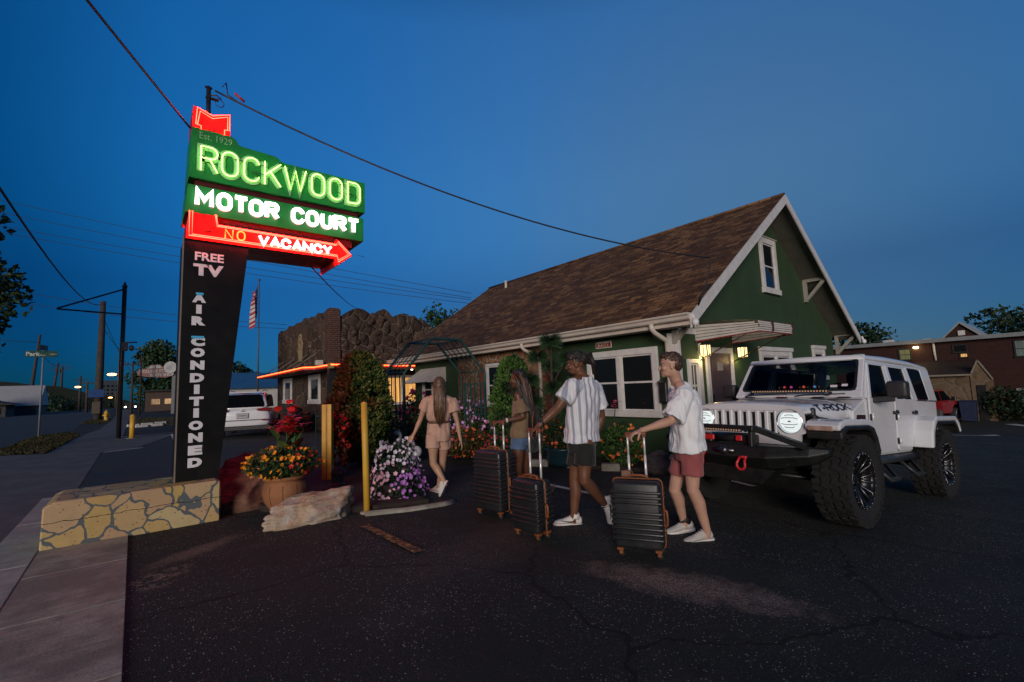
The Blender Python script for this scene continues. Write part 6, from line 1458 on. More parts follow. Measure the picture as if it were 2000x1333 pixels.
tb_ = thing('blue_tub', 'wide blue glazed tub with a dark flowering bush', 'tub', (6.72, 6.75, gz(6.7))); b = MB(); b.lathe([(0, 0), (.30, 0), (.36, .10), (.38, .30), (.41, .32), (.41, .35), (.36, .35), (.34, .30), (0, .28)], (0, 0, .03), 24); b.build('tub', mat('blue_glaze', (.018, .055, .07), (.014, .04, .055), .25, 5), tb_)
c2 = thing('canna_lily', 'dark leaved canna lily with one pink bud below the big cottage window', 'flowers', (7.45, 6.05, gz(7.4)+.05)); s = MB(); l1 = MB(); f = MB(); rg = random.Random(77)
for i in range(16):
    a = rg.uniform(0, 6.28); blade(l1, (math.cos(a)*.05, math.sin(a)*.05, .35+rg.random()*.35), (math.cos(a)*.8, math.sin(a)*.8, rg.uniform(.3, .9)), rg.uniform(.35, .55), .07, .35)
s.tube([(0, 0, -.05), (.02, 0, .6), (.05, -.05, 1.12)], [.016, .012, .008], 6)
for i in range(14): blade(f, (.05+rg.gauss(0, .03), -.05+rg.gauss(0, .03), 1.10+rg.uniform(0, .12)), (rg.gauss(0, 1), rg.gauss(0, 1), .5), .09, .035, .3, 4)
s.build('stem', LFD, c2); l1.build('leaves', leafmat('dark_broad_leaf', (.012, .035, .018), (.03, .06, .025)), c2, fix=False); f.build('blossom', fl('petal_hot_pink', (.55, .06, .14), (.6, .12, .2)), c2, fix=False)
ur = thing('flower_urn', 'tall urn of purple petunias beside the porch door', 'planter', (8.62, 4.35, gz(8.6))); b = MB(); b.lathe([(0, 0), (.16, 0), (.16, .06), (.07, .12), (.07, .5), (.15, .72), (.24, .95), (.22, .95), (0, .88)], (0, 0, .02), 18); b.build('urn', DKGREY, ur)
bush('petunias', 'purple petunias in the tall urn by the porch door', 'flowers', 8.62, 4.35, (.34, .30, .14), 500, .05, [LFD], ((F_PU, 90, .034, None), (MC['petal_lilac'], 30, .034, None)), 70, None, gz(8.6)+.86, False, .02)
# garden arch
AG = mat('arch_green', (.018, .070, .066), (.014, .05, .05), .5, 4, .1, 60); ar = thing('garden_arch', 'dark green steel garden arch with slatted shoulders and a barred gate', 'arch', (5.8, 10.2, gz(5.8)))
xl, xr, xa, xb_, zs, za = 4.70, 6.93, 5.41, 6.21, 1.82, 2.60
for y in (9.65, 10.75):
    b = MB(); b.tube([(xl, y, gz(xl)-.05), (xl, y, zs-.06), (xl+.03, y, zs), (xa-.02, y, za-.01), (xa+.06, y, za), (xb_-.06, y, za), (xb_+.02, y, za-.01), (xr-.03, y, zs), (xr, y, zs-.06), (xr, y, gz(xr)-.05)], .034, 8); put(b, 'frame', AG, ar)
b = MB()
for x, z in ((xl+.02, zs), (xa, za), (xb_, za), (xr-.02, zs), (xl, .9), (xr, .9)): b.tube([(x, 9.66, z), (x, 10.74, z)], .018, 6)
put(b, 'cross_rails', AG, ar)
b = MB()
for xe, xk in ((xl, xa), (xr, xb_)):
    b = MB()
    for k in range(1, 5):
        y = 9.65+1.1*k/5
        b.bar((xe, y, zs), (xk, y, za), .030, .012); b.bar((xe, y, -.1), (xe, y, zs-.04), .02, .02)
    put(b, 'side_slats', AG, ar)
b = MB(); y = 9.60
for x in (6.28, 6.87): b.bar((x, y, -.15), (x, y, 1.52), .03, .03)
for z in (1.50, .75, -.02): b.bar((6.29, y, z), (6.86, y, z), .026, .026)
for k in range(1, 6): x = 6.28+.59*k/6; b.bar((x, y+.001, -.01), (x, y+.001, 1.49), .016, .016)
put(b, 'gate', AG, ar)
fe = thing('iron_fence', 'low dark iron fence running left from the garden arch', 'fence', (3.9, 9.9, gz(3.9)))
b = MB()
for z in (.05, .95): b.bar((2.9, 10.0, z), (4.66, 9.68, z), .025, .025)
for k in range(15): t = k/14; b.bar((2.9+1.76*t, 10.0-.32*t, -.1), (2.9+1.76*t, 10.0-.32*t, 1.08), .016, .016)
put(b, 'bars', AG, fe)
sw = thing('swan_planter', 'white swan planter beside the left post of the garden arch', 'ornament', (4.62, 9.25, gz(4.6)+.05), R(150)); CER = mat('white_ceramic', (.66, .66, .66), (.58, .58, .58), .35, 7)
b = MB(); b.ball((0, 0, .17), (.26, .17, .17), 0, 16, 10); b.tube([(.16, 0, .18), (.25, 0, .28), (.25, 0, .40), (.19, 0, .50), (.20, 0, .58), (.27, 0, .60)], [.065, .05, .042, .038, .040, .042], 10); b.ball((.285, 0, .595), (.058, .042, .042)); sb = smooth_ob(b.build('body', CER, sw)); b = MB(); b.tube([(.32, 0, .59), (.385, 0, .572)], [.022, .008], 8); b.build('beak', mat('beak_orange', (.6, .2, .03), None, .5), sw)
b = MB(); b.lathe([(.0, .24), (.13, .27), (.11, .29), (0, .27)], (-.04, 0, .03), 14); b.build('soil', SOIL, sw)
gn = thing('garden_statue', 'small dark statue of a robed figure in the red glow beside the square yellow post', 'statue', (2.42, 7.25, gz(2.4)+.05)); STA = mat('dark_bronze', (.035, .022, .018), (.02, .014, .012), .45, 10, .3, 60)
b = MB(); b.lathe([(0, 0), (.12, 0), (.125, .03), (.10, .05), (.085, .18), (.07, .26), (.045, .29), (0, .29)], (0, 0, 0), 16); b.ball((0, 0, .325), (.045, .045, .052)); b.lathe([(.06, .345), (.05, .37), (.018, .45), (0, .47)], (0, 0, 0), 12); b.tube([(.06, .0, .24), (.10, -.05, .19), (.06, -.10, .18)], [.03, .024, .018], 8); b.tube([(-.06, 0, .24), (-.10, -.05, .19), (-.05, -.10, .18)], [.03, .024, .018], 8); b.ball((0, -.11, .18), (.03, .03, .04)); o = b.build('figure', STA, gn); remesh(o, .006, 2)
b = MB(); b.box((0, 0, -.04), (.28, .28, .08), 0, .01); b.build('plinth', CONC, gn)
# ------------------------------------------------------------------ stone cafe with a neon canopy
GIR = flagstone('dark_giraffe_rock', 1.6, [(.050, .031, .022), (.080, .050, .034), (.036, .024, .018), (.062, .042, .030), (.098, .062, .042)], (.17, .135, .105), .022)
CF = thing('stone_cafe', 'dark rock walled cafe with a scalloped parapet and an orange neon canopy', 'building', (6.41, 20.11, gz(6.4)))
wvx, wvy = 6.41, 20.11
b = MB()
P = [(29.4, -.6), (29.4, 4.95), (28.9, 5.05), (28.1, 4.98), (27.4, 5.02), (26.9, 5.14), (26.2, 5.02), (25.7, 5.06), (25.2, 5.10), (24.6, 5.02), (24.0, 5.17), (23.4, 5.02), (22.8, 5.06), (22.3, 4.96), (21.8, 5.10), (21.2, 4.98), (20.5, 5.0), (20.113, 4.9), (20.113, -.6)]
b.prism(P, 'x', wvx, wvx+.45); lw = put(b, 'wall', GIR, CF)
P = [(wvx+.452, -.6), (wvx+.452, 4.72)]
def bumpy(x0, x1, z0, zp, z1, n=6): return [(x0+(x1-x0)*i/n, (z0*(1-i/n)+z1*i/n)+(zp-(z0+z1)/2)*math.sin(math.pi*i/n)) for i in range(n+1)]
P += bumpy(6.95, 8.36, 4.74, 5.15, 4.78)+bumpy(8.38, 9.28, 4.78, 5.20, 4.84)+bumpy(9.32, 10.4, 4.84, 5.06, 4.80)+bumpy(10.45, 11.6, 4.6, 4.62, 4.35)+[(12.2, 4.3), (12.2, -.6)]
b = MB(); b.prism(P, 'y', wvy, wvy+.45); put(b, 'wall', GIR, CF)
b = MB(); rg = random.Random(4)                                       # rock relief standing out of both walls
for y in [20.9+.72*i for i in range(12)]:
    top = 4.78+.30*rg.random(); P_ = [(wvx+.12+rg.uniform(-.03, .05), y+rg.uniform(-.10, .10), 2.55+(top-2.55)*i/7) for i in range(8)]
    if abs(y-24.58) > .5: b.tube(P_, [(.20+rg.uniform(-.05, .07), .33+rg.uniform(-.07, .06)) for _ in range(7)]+[(.14, .2)], 9, up=(1, 0, 0))
put(b, 'rock_ribs', GIR, CF)
b = MB()
for i in range(90):
    x, z = rg.uniform(6.95, 11.2), rg.uniform(2.75, 4.72); r_ = rg.uniform(.16, .36); b.ball((x, wvy+.02, z), (r_, rg.uniform(.06, .15), r_*rg.uniform(.6, 1.1)), 0, 9, 6, None, Matrix.Rotation(rg.uniform(0, 3), 3, 'Y'))
rfo = put(b, 'rock_facing', GIR, CF)
for v in rfo.data.vertices: v.co += Vector((noise.noise(v.co*3.1), noise.noise(v.co*3.1+Vector((7, 0, 0)))*.6, noise.noise(v.co*3.1+Vector((0, 9, 0)))))*.13
b = MB(); b.bb((6.86, 20.57, -.6), (12.2, 29.3, 4.2)); put(b, 'flat_roof', DKGREY, CF)
b = MB(); b.box((6.58, 20.26, 2.2), (.52, .52, 5.6), 0, .03); b.box((6.58, 20.26, 5.02), (.44, .44, .1), 0, .03); put(b, 'brick_column', bricks('cafe_brick', (.085, .034, .024), (.045, .020, .015), (.19, .15, .12), .21, .085), CF)
b = MB(); pr = [(-.40*math.cos(R(a)), .46*math.sin(R(a))) for a in range(0, 181, 15)]
ov = [(24.58+y*.98, 3.98+z) for y, z in pr]+[(24.58+.30, 3.45), (24.58+.22, 3.05), (24.58-.22, 3.05), (24.58-.30, 3.45)]
b.prism(ov, 'x', wvx-.05, wvx-.001); eo = put(b, 'oval_emblem', mat('emblem_cream', (.34, .26, .14), (.26, .2, .11), .6, 5), CF)
b = MB(); b.tube([(wvx-.055, 24.58+.26*math.cos(R(a)), 3.98+.33*math.sin(R(a))) for a in range(0, 360, 20)], .012, 5, closed=True); b.tube([(wvx-.055, 24.72, 3.95), (wvx-.055, 24.62, 4.1), (wvx-.055, 24.5, 3.92), (wvx-.055, 24.44, 4.05)], .012, 5); put(b, 'emblem_ring', mat('emblem_brown', (.14, .07, .03), None, .6), CF, eo)
ca = MB(); CP = [(5.44, 29.6), (5.19, 19.71), (5.58, 19.36), (5.66, 17.35), (10.78, 19.47), (10.78, 20.0), (6.3, 20.0), (6.3, 29.6)]
CP = [(5.44, 29.6), (5.22, 19.72), (5.60, 19.36), (5.68, 17.6), (10.78, 18.9), (10.78, 20.08), (6.38, 20.08), (6.38, 29.6)]
ca.prism(CP, 'z', 2.38, 2.52); cn_ = put(ca, 'canopy', mat('canopy_red', (.30, .028, .014), (.22, .02, .012), .55, 4), CF)
b = MB(); b.tube([(x-.035, y-.02, 2.475) for x, y in CP[:4]]+[(10.78, 18.87, 2.475)], .020, 6); put(b, 'canopy_neon', glow('neon_canopy_orange', (1, .085, .018), 9), CF, cn_)
b = MB(); b.bb((5.30, 21.2, 2.36), (5.44, 21.7, 2.55)); b.bb((5.60, 17.6, 2.34), (5.76, 17.9, 2.54)); put(b, 'canopy_bracket', mat('bracket_yellow', (.34, .24, .08), None, .6), CF, cn_)
for y in (21.8, 23.4, 25.4, 27.6): b = MB(); b.tube([(5.5, y+1.1, 2.5), (wvx, y, 3.3)], .022, 5); put(b, 'canopy_rod', mat('rod_grey', (.20, .16, .13), None, .6), CF, cn_)
b = MB(); b.bb((5.72, 18.0, -.7), (5.98, 18.3, 2.37)); put(b, 'canopy_post', BLACKM, CF)
WC = lambda u, z, d: (wvx-d, u, z)
WC2 = lambda u, z, d: (u, wvy-d, z)
for u0, u1 in ((26.2, 27.9), (21.4, 23.1)): window(CF, WC, u0, u1, .98, 2.30, .20, (), None, .06)
b = MB(); b.bb((6.95, 20.085, -.5), (8.6, 20.108, 2.2)); put(b, 'dark_entrance', BLACKM, CF)
def lit(name, c, s, sc=6):
    if name in MC: return MC[name]
    k = NT(name); n = k.noise(1.0, 3, .6, k.n('Mapping', Vector=k.obj(), Scale=(sc, sc, .8))); col = k.mix(k.ramp(n, [(.35, 0), (.65, 1)]), tuple(q*.35 for q in c), c); MC[name] = k.out((.1, .08, .05), .3, Emission_Color=col, Emission_Strength=s); return MC[name]
window(CF, WC2, 8.75, 10.55, .80, 2.12, .08, (9.7,), None, .05, lit('warm_lit_window', (1, .48, .12), 1.1))
b = MB(); b.box((7.85, 20.05, 2.92), (.75, .5, .30), 0, .02); put(b, 'air_conditioner', CREAM, CF)
b = MB(); b.box((6.05, 20.4, 2.72), (.28, .28, .22), 0, .02); put(b, 'light_box', CREAM, CF)
b = MB(); b.lathe([(0, 0), (.05, .0), (.05, .04), (0, .05)], (9.9, 19.5, 2.33), 8); put(b, 'canopy_downlight', glow('downlight_white', (1, .85, .6), 5), CF, cn_)
# bins and a newspaper stand by the cafe wall
t = thing('rubbish_bin', 'dark green bin by the cafe wall behind the orange marigolds', 'bin', (5.9, 24.2, gz(5.9))); b = MB(); b.lathe([(0, 0), (.30, 0), (.34, .9), (0, .9)], (0, 0, 0), 14); b.build('bin', mat('bin_green', (.012, .05, .04), None, .5), t); b = MB(); b.lathe([(.36, .9), (.36, .95), (.2, 1.08), (0, 1.1)], (0, 0, 0), 14); b.build('lid', DKGREY, t)
t = thing('wooden_barrel', 'brown wooden barrel planter by the cafe window', 'barrel', (5.8, 21.9, gz(5.8))); b = MB(); b.lathe([(0, 0), (.27, 0), (.33, .4), (.28, .85), (0, .82)], (0, 0, 0), 16); b.build('staves', mat('barrel_wood', (.13, .075, .045), (.08, .045, .03), .8, 8), t); b = MB()
for z in (.12, .45, .74): b.lathe([(.30+.03*math.sin(z*3.6), z-.02), (.31+.03*math.sin(z*3.6), z+.02)], (0, 0, 0), 16, cap=False)
b.build('hoops', BLACKM, t)
# ------------------------------------------------------------------ white shed with a blue roof
WB = thing('white_shed', 'long white metal shed with a blue roof behind the parked white car', 'building', (7, 41, gz(7)))
b = MB(); b.bb((3.0, 41, -.9), (9.4, 48, 2.08)); put(b, 'wall', mat('white_siding', (.55, .53, .50), (.48, .46, .44), .6, 2), WB)
b = MB(); b.prism([(40.7, 2.05), (44.5, 3.35), (48.3, 2.05), (48.3, 2.12), (44.5, 3.43), (40.7, 2.12)], 'x', 2.7, 9.7); put(b, 'roof', mat('blue_metal_roof', (.035, .10, .20), (.03, .08, .16), .4, 1), WB)
# ------------------------------------------------------------------ flagpole
FP = thing('flagpole', 'tall grey flagpole beside the stone cafe', 'flagpole', (6.64, 36.2, gz(6.6))); b = MB(); b.tube([(0, 0, -.1), (0, 0, 9.8)], [.06, .035], 10); b.ball((0, 0, 9.86), .09, 0, 10, 6); b.build('pole', mat('pole_steel', (.10, .10, .10), None, .5), FP)
fg = MB(); nx, nz = 26, 22; k = NT('flag_cloth'); uvz = []
def fpt(u, v):                                                           # u along the fly, v down the hoist; hangs limp in folds
    x = .46*u*(1-.15*v)*-1; z = -2.15*v-1.35*u*(1-.1*u); return Vector((x-.03+.10*math.sin(9*u+2*v)*u, .13*math.sin(13*u+1.5*v)*(.2+u), z))
vs = [fpt(i/nx, j/nz) for j in range(nz+1) for i in range(nx+1)]; fs = []; mi = []
for j in range(nz):
    for i in range(nx):
        u, v = (i+.5)/nx, (j+.5)/nz; m_ = 2 if (u < .42 and v < 7/13) else (0 if int(v*13) % 2 == 0 else 1); fs.append((j*(nx+1)+i, j*(nx+1)+i+1, (j+1)*(nx+1)+i+1, (j+1)*(nx+1)+i)); mi.append(m_)
fg.add(vs, fs, 0, True); fg.mi = mi; st_m = MB()
for a in range(5):
    for c in range(6): p = fpt(.035+.065*c, .05+.105*a); st_m.ball(p+Vector((0, -.012, 0)), .018, 0, 5, 3); st_m.ball(p+Vector((0, .012, 0)), .018, 0, 5, 3)
fl_ob = fg.build('flag', [mat('flag_red', (.42, .025, .035), None, .8), mat('flag_white', (.60, .58, .56), None, .8), mat('flag_blue', (.02, .035, .14), None, .8)], None, fix=False); fl_ob.location = (6.58, 36.2, 9.35); fl_ob.rotation_euler = (0, 0, R(25)); tag(fl_ob, 'striped flag with a blue starred corner hanging limp from the flagpole', 'flag'); st_o = st_m.build('stars', MC['flag_white'], fl_ob)
# ------------------------------------------------------------------ white parked car seen from behind
def suv():
    S = thing('parked_car', 'white hatchback car parked behind the sign pillar, seen from the rear', 'car', (3.02, 19.0, gz(3.0)), R(-17)); V = Vector  # local: y forward, x right, rear bumper near y=0
    b = MB(); rings = []
    for y, hw, z0, z1 in ((-.02, .78, .42, .98), (.05, .88, .32, 1.04), (.5, .915, .28, 1.06), (1.6, .92, .26, 1.04), (3.2, .91, .28, 1.0), (4.0, .86, .32, .90), (4.3, .72, .40, .74)):
        rings.append([V((x*hw, y, z)) for x, z in ((-.86, z0), (-1, z0+.16), (-1, (z0+z1)/2+.08), (-.95, z1-.06), (-.86, z1), (.86, z1), (.95, z1-.06), (1, (z0+z1)/2+.08), (1, z0+.16), (.86, z0))])
    b.loft(rings); smooth_ob(b.build('body', CARW, S))
    b = MB(); rings = []
    for y, hw, z0, z1 in ((.02, .78, 1.0, 1.06), (.16, .72, 1.02, 1.38), (.36, .66, 1.02, 1.58), (.9, .655, 1.02, 1.655), (1.9, .65, 1.0, 1.64), (2.6, .66, 1.0, 1.40), (3.15, .70, .98, 1.06)):
        rings.append([V((x, y, z)) for x, z in ((-.83, z0), (-hw-.03, z0+(z1-z0)*.55), (-hw, z1-.08), (-hw+.10, z1), (hw-.10, z1), (hw, z1-.08), (hw+.03, z0+(z1-z0)*.55), (.83, z0))])
    b.loft(rings); smooth_ob(b.build('cabin', CARW, S))
    b = MB(); G = lambda x, t: V((x, .035+.30*t, 1.05+.48*t))
    A = [G(-.64, .06), G(.64, .06), G(.66, .25), G(.56, .90), G(.5, .97), G(-.5, .97), G(-.56, .90), G(-.66, .25)]; n = V((0, -.48, .30)).normalized()
    b.add([p+n*.055 for p in A]+[p+n*.02 for p in A], [tuple(range(8))]+[(i, (i+1) % 8, (i+1) % 8+8, i+8) for i in range(8)]); b.build('rear_window', TINT, S)
    for s in (-1, 1):
        b = MB(); b.prism([(s*.42, .985), (s*.50, 1.03), (s*.74, 1.05), (s*.905, 1.02), (s*.90, .96), (s*.72, .935), (s*.5, .95)], 'y', -.045, .16); b.build('tail_light', mat('tail_lens_red', (.22, .012, .02), (.14, .008, .012), .15, 9), S)
        b = MB(); b.bb((s*.60, -.052, .60), (s*.84, -.02, .64), bev=.008); b.build('reflector', MC['tail_lens_red'], S)
        b = MB(); b.tube([(s*.57, .5, 1.66), (s*.57, 1.0, 1.70), (s*.57, 2.1, 1.68)], .016, 6); b.build('roof_rail', CHROME, S)
        b = MB(); pts = [(.55, 1.06), (2.75, 1.05), (2.35, 1.40), (1.9, 1.52), (.95, 1.53), (.62, 1.40)]; b.prism(pts, 'x', s*.735, s*.70)
        b.build('side_window', TINT, S)
        for y in (.85, 3.45):
            b = MB(); b.lathe([(0, s*.72), (.34, s*.72), (.355, s*.78), (.35, s*.90), (.31, s*.93), (0, s*.92)], (0, y, .345), 26, axis='x'); w = b.build('wheel', TYRE, S); b = MB(); b.lathe([(0, s*.925), (.08, s*.935), (.22, s*.93), (.25, s*.91), (0, s*.90)], (0, y, .345), 20, axis='x'); b.build('rim', CHROME, w)
    b = MB(); b.bb((-.86, -.06, .27), (.86, .10, .44), bev=.03); b.bb((-.60, -.075, .30), (.60, -.03, .36), bev=.01); b.build('rear_bumper', DKGREY, S)
    b = MB(); b.bb((-.80, -.035, .62), (.80, .0, .655), bev=.006); b.build('bumper_crease', mat('crease_shadow', (.14, .14, .15), None, .4), S)
    b = MB(); b.bb((-.155, -.060, .735), (.155, -.030, .85), bev=.004); p = b.build('number_plate', mat('plate_pale', (.50, .48, .46), (.40, .38, .37), .5, 20), S)
    b = MB(); b.bb((-.19, -.050, .70), (.19, -.03, .89), bev=.01); b.build('plate_recess', mat('recess_grey', (.30, .30, .32), None, .4), S)
    t_ = MB(); [t_.bb((-.125+.037*i, -.064, .775), (-.100+.037*i, -.061, .822)) for i in range(7)]; t_.build('plate_marks', mat('plate_ink', (.05, .06, .12), None, .5), p, fix=False)
    b = MB(); b.tube([(.065*math.cos(R(a)), -.058, .985+.036*math.sin(R(a))) for a in range(0, 360, 20)], .006, 6, closed=True); b.tube([(-.022, -.058, .962), (-.012, -.058, 1.006)], .006, 5); b.tube([(.012, -.058, .962), (.022, -.058, 1.006)], .006, 5); b.tube([(-.018, -.058, .984), (.018, -.058, .986)], .005, 5); b.build('badge', CHROME, S)
    b = MB(); b.bb((-.52, .28, 1.60), (.52, .50, 1.635), bev=.012); sp_ = b.build('spoiler', CARW, S); b = MB(); b.bb((-.16, .275, 1.585), (.16, .29, 1.602)); b.build('brake_light', MC['tail_lens_red'], sp_)
    b = MB(); b.tube([(0, .06, 1.12), (.22, .10, 1.14), (.34, .12, 1.13)], .010, 5); b.build('rear_wiper', BLACKM, S)
suv()
# ------------------------------------------------------------------ red brick motel block behind
MO = thing('brick_motel', 'long dark red brick motel block with a gabled stone porch', 'building', (41, 4, -1.67)); MBR = bricks('motel_brick', (.042, .014, .012), (.028, .010, .009), (.05, .035, .028), .30, .10)
b = MB(); b.bb((41, -12, -2.5), (52, 16, 3.25)); put(b, 'wall', MBR, MO)
b = MB(); b.bb((40.6, -12.4, 3.25), (52.4, 16.4, 3.38)); b.bb((40.56, -12.4, 3.18), (40.66, 16.4, 3.42)); put(b, 'roof', mat('motel_fascia', (.22, .23, .24), (.18, .19, .2), .6, 3), MO)
b = MB(); b.prism([(5.65, 3.4), (4.82, 4.30), (3.95, 3.4)], 'x', 41.6, 47); dg = put(b, 'gable', MBR, MO)
b = MB()
for y0, y1 in ((5.78, 4.82), (3.82, 4.82)): b.add([(41.45, y0, 3.42), (41.45, 4.82, 4.46), (48, 4.82, 4.46), (48, y0, 3.42), (41.45, y0, 3.32), (41.45, 4.82, 4.33), (48, 4.82, 4.33), (48, y0, 3.32)], [(0, 1, 2, 3), (4, 7, 6, 5), (0, 4, 5, 1), (0, 3, 7, 4), (1, 5, 6, 2), (2, 6, 7, 3)])
put(b, 'gable_roof', mat('grey_roof_trim', (.30, .32, .33), (.22, .24, .25), .7, 4), MO, dg)
b = MB(); b.bb((41.52, 4.62, 3.55), (41.6, 4.95, 3.86)); put(b, 'gable_vent', WHITE_TRIM, MO, dg)
MW = lambda u, z, d: (41-d, u, z)
BRF = mat('dark_window_frame', (.02, .02, .02), None, .5)
window(MO, MW, 7.30, 8.0, 2.10, 2.92, .05, (), 2.5, .05, lit('green_lit_blind', (.42, .62, .26), .16, 10), BRF)
window(MO, MW, 4.55, 5.25, 2.42, 2.95, .05, (), None, .05, PANE, BRF); window(MO, MW, 4.52, 4.96, 2.06, 2.40, .04, (), 2.12, .05, lit('amber_lit_blind', (1, .55, .16), 1.0, 14), BRF)
window(MO, MW, 1.2, 2.55, 1.95, 3.0, .05, (), 2.45, .05, lit('teal_lit_blind', (.16, .36, .40), .22, 9), BRF); window(MO, MW, 9.9, 10.7, 2.2, 2.85, .05, (), None, .05, lit('teal_lit_blind', (.16, .36, .40), .22, 9), BRF)
b = MB(); b.tube([(40.94, 6.12, 3.3), (40.94, 6.10, 2.0)], .06, 6); put(b, 'downspout', WHITE_TRIM, MO)
b = MB(); b.box((40.9, 7.02, 2.93), (.14, .26, .13), 0, .02); put(b, 'wall_lamp', glow('flood_yellow', (1, .82, .35), 14), MO)
ld = bpy.data.lights.new('flood_bulb', 'POINT'); ld.energy = 14; ld.color = (1, .74, .3); ld.shadow_soft_size = .1; lb = bpy.data.objects.new('flood_bulb', ld); COL.objects.link(lb); lb.location = (40.5, 7.02, 2.8)
b = MB(); b.box((42.2, 8.7, 3.5), (.6, .6, .3), 0, .04); b.box((42.4, 6.6, 3.46), (.3, .5, .16)); put(b, 'roof_unit', mat('unit_grey', (.5, .5, .52), None, .5), MO)
PF = flagstone('porch_flagstone', 1.3, [(.13, .085, .05), (.18, .125, .08), (.10, .065, .04), (.15, .10, .065)], (.16, .13, .10), .02)
b = MB(); b.bb((38.6, 4.35, -2.2), (41, 6.9, .98)); put(b, 'porch_wall', PF, MO); b = MB(); b.prism([(4.33, -2.2), (4.33, .98), (3.92, 1.72), (3.42, .7), (3.4, -2.2)], 'x', 38.55, 39.0); put(b, 'porch_gable', PF, MO)
b = MB(); b.prism([(38.3, .98), (38.3, 1.06), (41, 1.95), (41, 1.85)], 'y', 4.25, 7.2); put(b, 'porch_roof', mat('porch_roof_dark', (.022, .010, .009), None, .8), MO); b = MB(); b.bar((38.27, 4.25, 1.02), (38.27, 7.2, 1.02), .06, .1); b.bar((38.5, 4.30, 1.0), (38.5, 3.92, 1.86), .05, .07); b.bar((38.5, 3.92, 1.86), (38.5, 3.38, .72), .05, .07); put(b, 'porch_trim', mat('porch_cream', (.25, .22, .17), None, .6), MO)
b = MB(); b.bb((38.5, 3.72, -1.7), (38.54, 4.1, .4)); put(b, 'porch_door', BLACKM, MO)
b = MB(); b.bb((40.9, 1.6, -1.2), (41, 2.7, .1), bev=.02); po = put(b, 'poster_case', mat('poster_frame', (.35, .35, .33), None, .5), MO); b = MB(); b.bb((40.88, 1.7, -1.1), (40.905, 2.6, .0)); put(b, 'poster', lit('poster_blue', (.06, .16, .24), .35, 5), MO, po)
for y, z in ((3.66, -.22), (2.74, -.2), (1.9, -.5)): b = MB(); b.ball((40.6, y, z), .045, 0, 8, 6); tag(b.build('string_light', glow('string_bulb', (1, .45, .2), 10)), {3.66: 'orange string light bulb nearest the stone porch', 2.74: 'orange string light bulb midway along the motel wall', 1.9: 'orange string light bulb next to the poster case'}[y], 'light', 'string lights on the motel wall')
b = MB(); b.tube([(40.62, 4.3, -.1), (40.62, 3.66, -.18), (40.62, 2.74, -.16), (40.62, 1.9, -.46), (40.62, .5, -.3)], .012, 4); tag(b.build('string_wire', WIRE), 'thin wire of the string lights along the motel wall', 'wire')
tr = thing('wheelie_bin', 'dark blue wheelie bin by the stone porch', 'bin', (37.6, 4.45, -1.66)); b = MB(); b.prism([(-.3, .05), (.3, .05), (.36, 1.15), (-.36, 1.15)], 'x', -.3, .3); b.build('bin', mat('bin_blue', (.010, .020, .06), None, .5), tr); b = MB(); b.box((0, 0, 1.18), (.68, .80, .06), 0, .02); b.build('lid', MC['bin_blue'], tr)
for i, (y, z, rr_, lb) in enumerate(((3.1, 1.0, .8, 'dark evergreen bush left of the others before the motel'), (2.2, .9, .75, 'dark evergreen bush before the motel, next to the poster case'), (.7, 1.1, .9, 'dark evergreen bush at the right edge before the motel'))): bush('evergreen_bush', lb, 'bush', 38.6, y, (rr_, rr_, z), 900, .2, [LFD], (), 90+i, 'bushes along the motel', -1.67, True, .05)
# red pickup truck
PK = thing('pickup_truck', 'red crew cab pickup truck parked by the stone porch', 'pickup truck', (33.1, 6.95, -1.64), R(-104)); PRED = mat('truck_red', (.22, .007, .010), (.19, .006, .008), .25, 2, 0, 1, 0, .5, .7)
b = MB()                                                                 # local: y forward from the tailgate, x right
b.prism([(.0, .62), (0, 1.16), (.06, 1.20), (2.0, 1.22), (4.2, 1.22), (5.2, 1.16), (5.55, 1.05), (5.6, .6), (5.1, .58)]+[(4.55+.5*math.cos(R(a)), .48+.5*math.sin(R(a))) for a in range(15, 166, 15)]+[(3.9, .5), (1.75, .5)]+[(1.25+.5*math.cos(R(a)), .48+.5*math.sin(R(a))) for a in range(15, 166, 15)]+[(.7, .55)], 'x', -.97, .97); bevel(b.build('body', PRED, PK), .05)
b = MB(); rings = [[Vector((x*w, y, z)) for x, y, z in ((-1, y0, 1.18), (-1, y1, 1.18), (-.86, y3, 1.88), (-.86, y2, 1.88))] for w, y0, y1, y2, y3 in ((.93, 1.95, 4.35, 2.15, 3.6),)]; A = rings[0]; B_ = [Vector((-p.x, p.y, p.z)) for p in A]; b.add(A+B_, [(0, 1, 2, 3), (7, 6, 5, 4), (0, 4, 5, 1), (1, 5, 6, 2), (2, 6, 7, 3), (3, 7, 4, 0)]); bevel(b.build('cab', PRED, PK), .06)
b = MB(); b.add([Vector(p) for p in ((-.76, 2.0, 1.26), (.76, 2.0, 1.26), (.68, 2.105, 1.78), (-.68, 2.105, 1.78))], [(0, 1, 2, 3)]); b.build('rear_window', TINT, PK, fix=False)
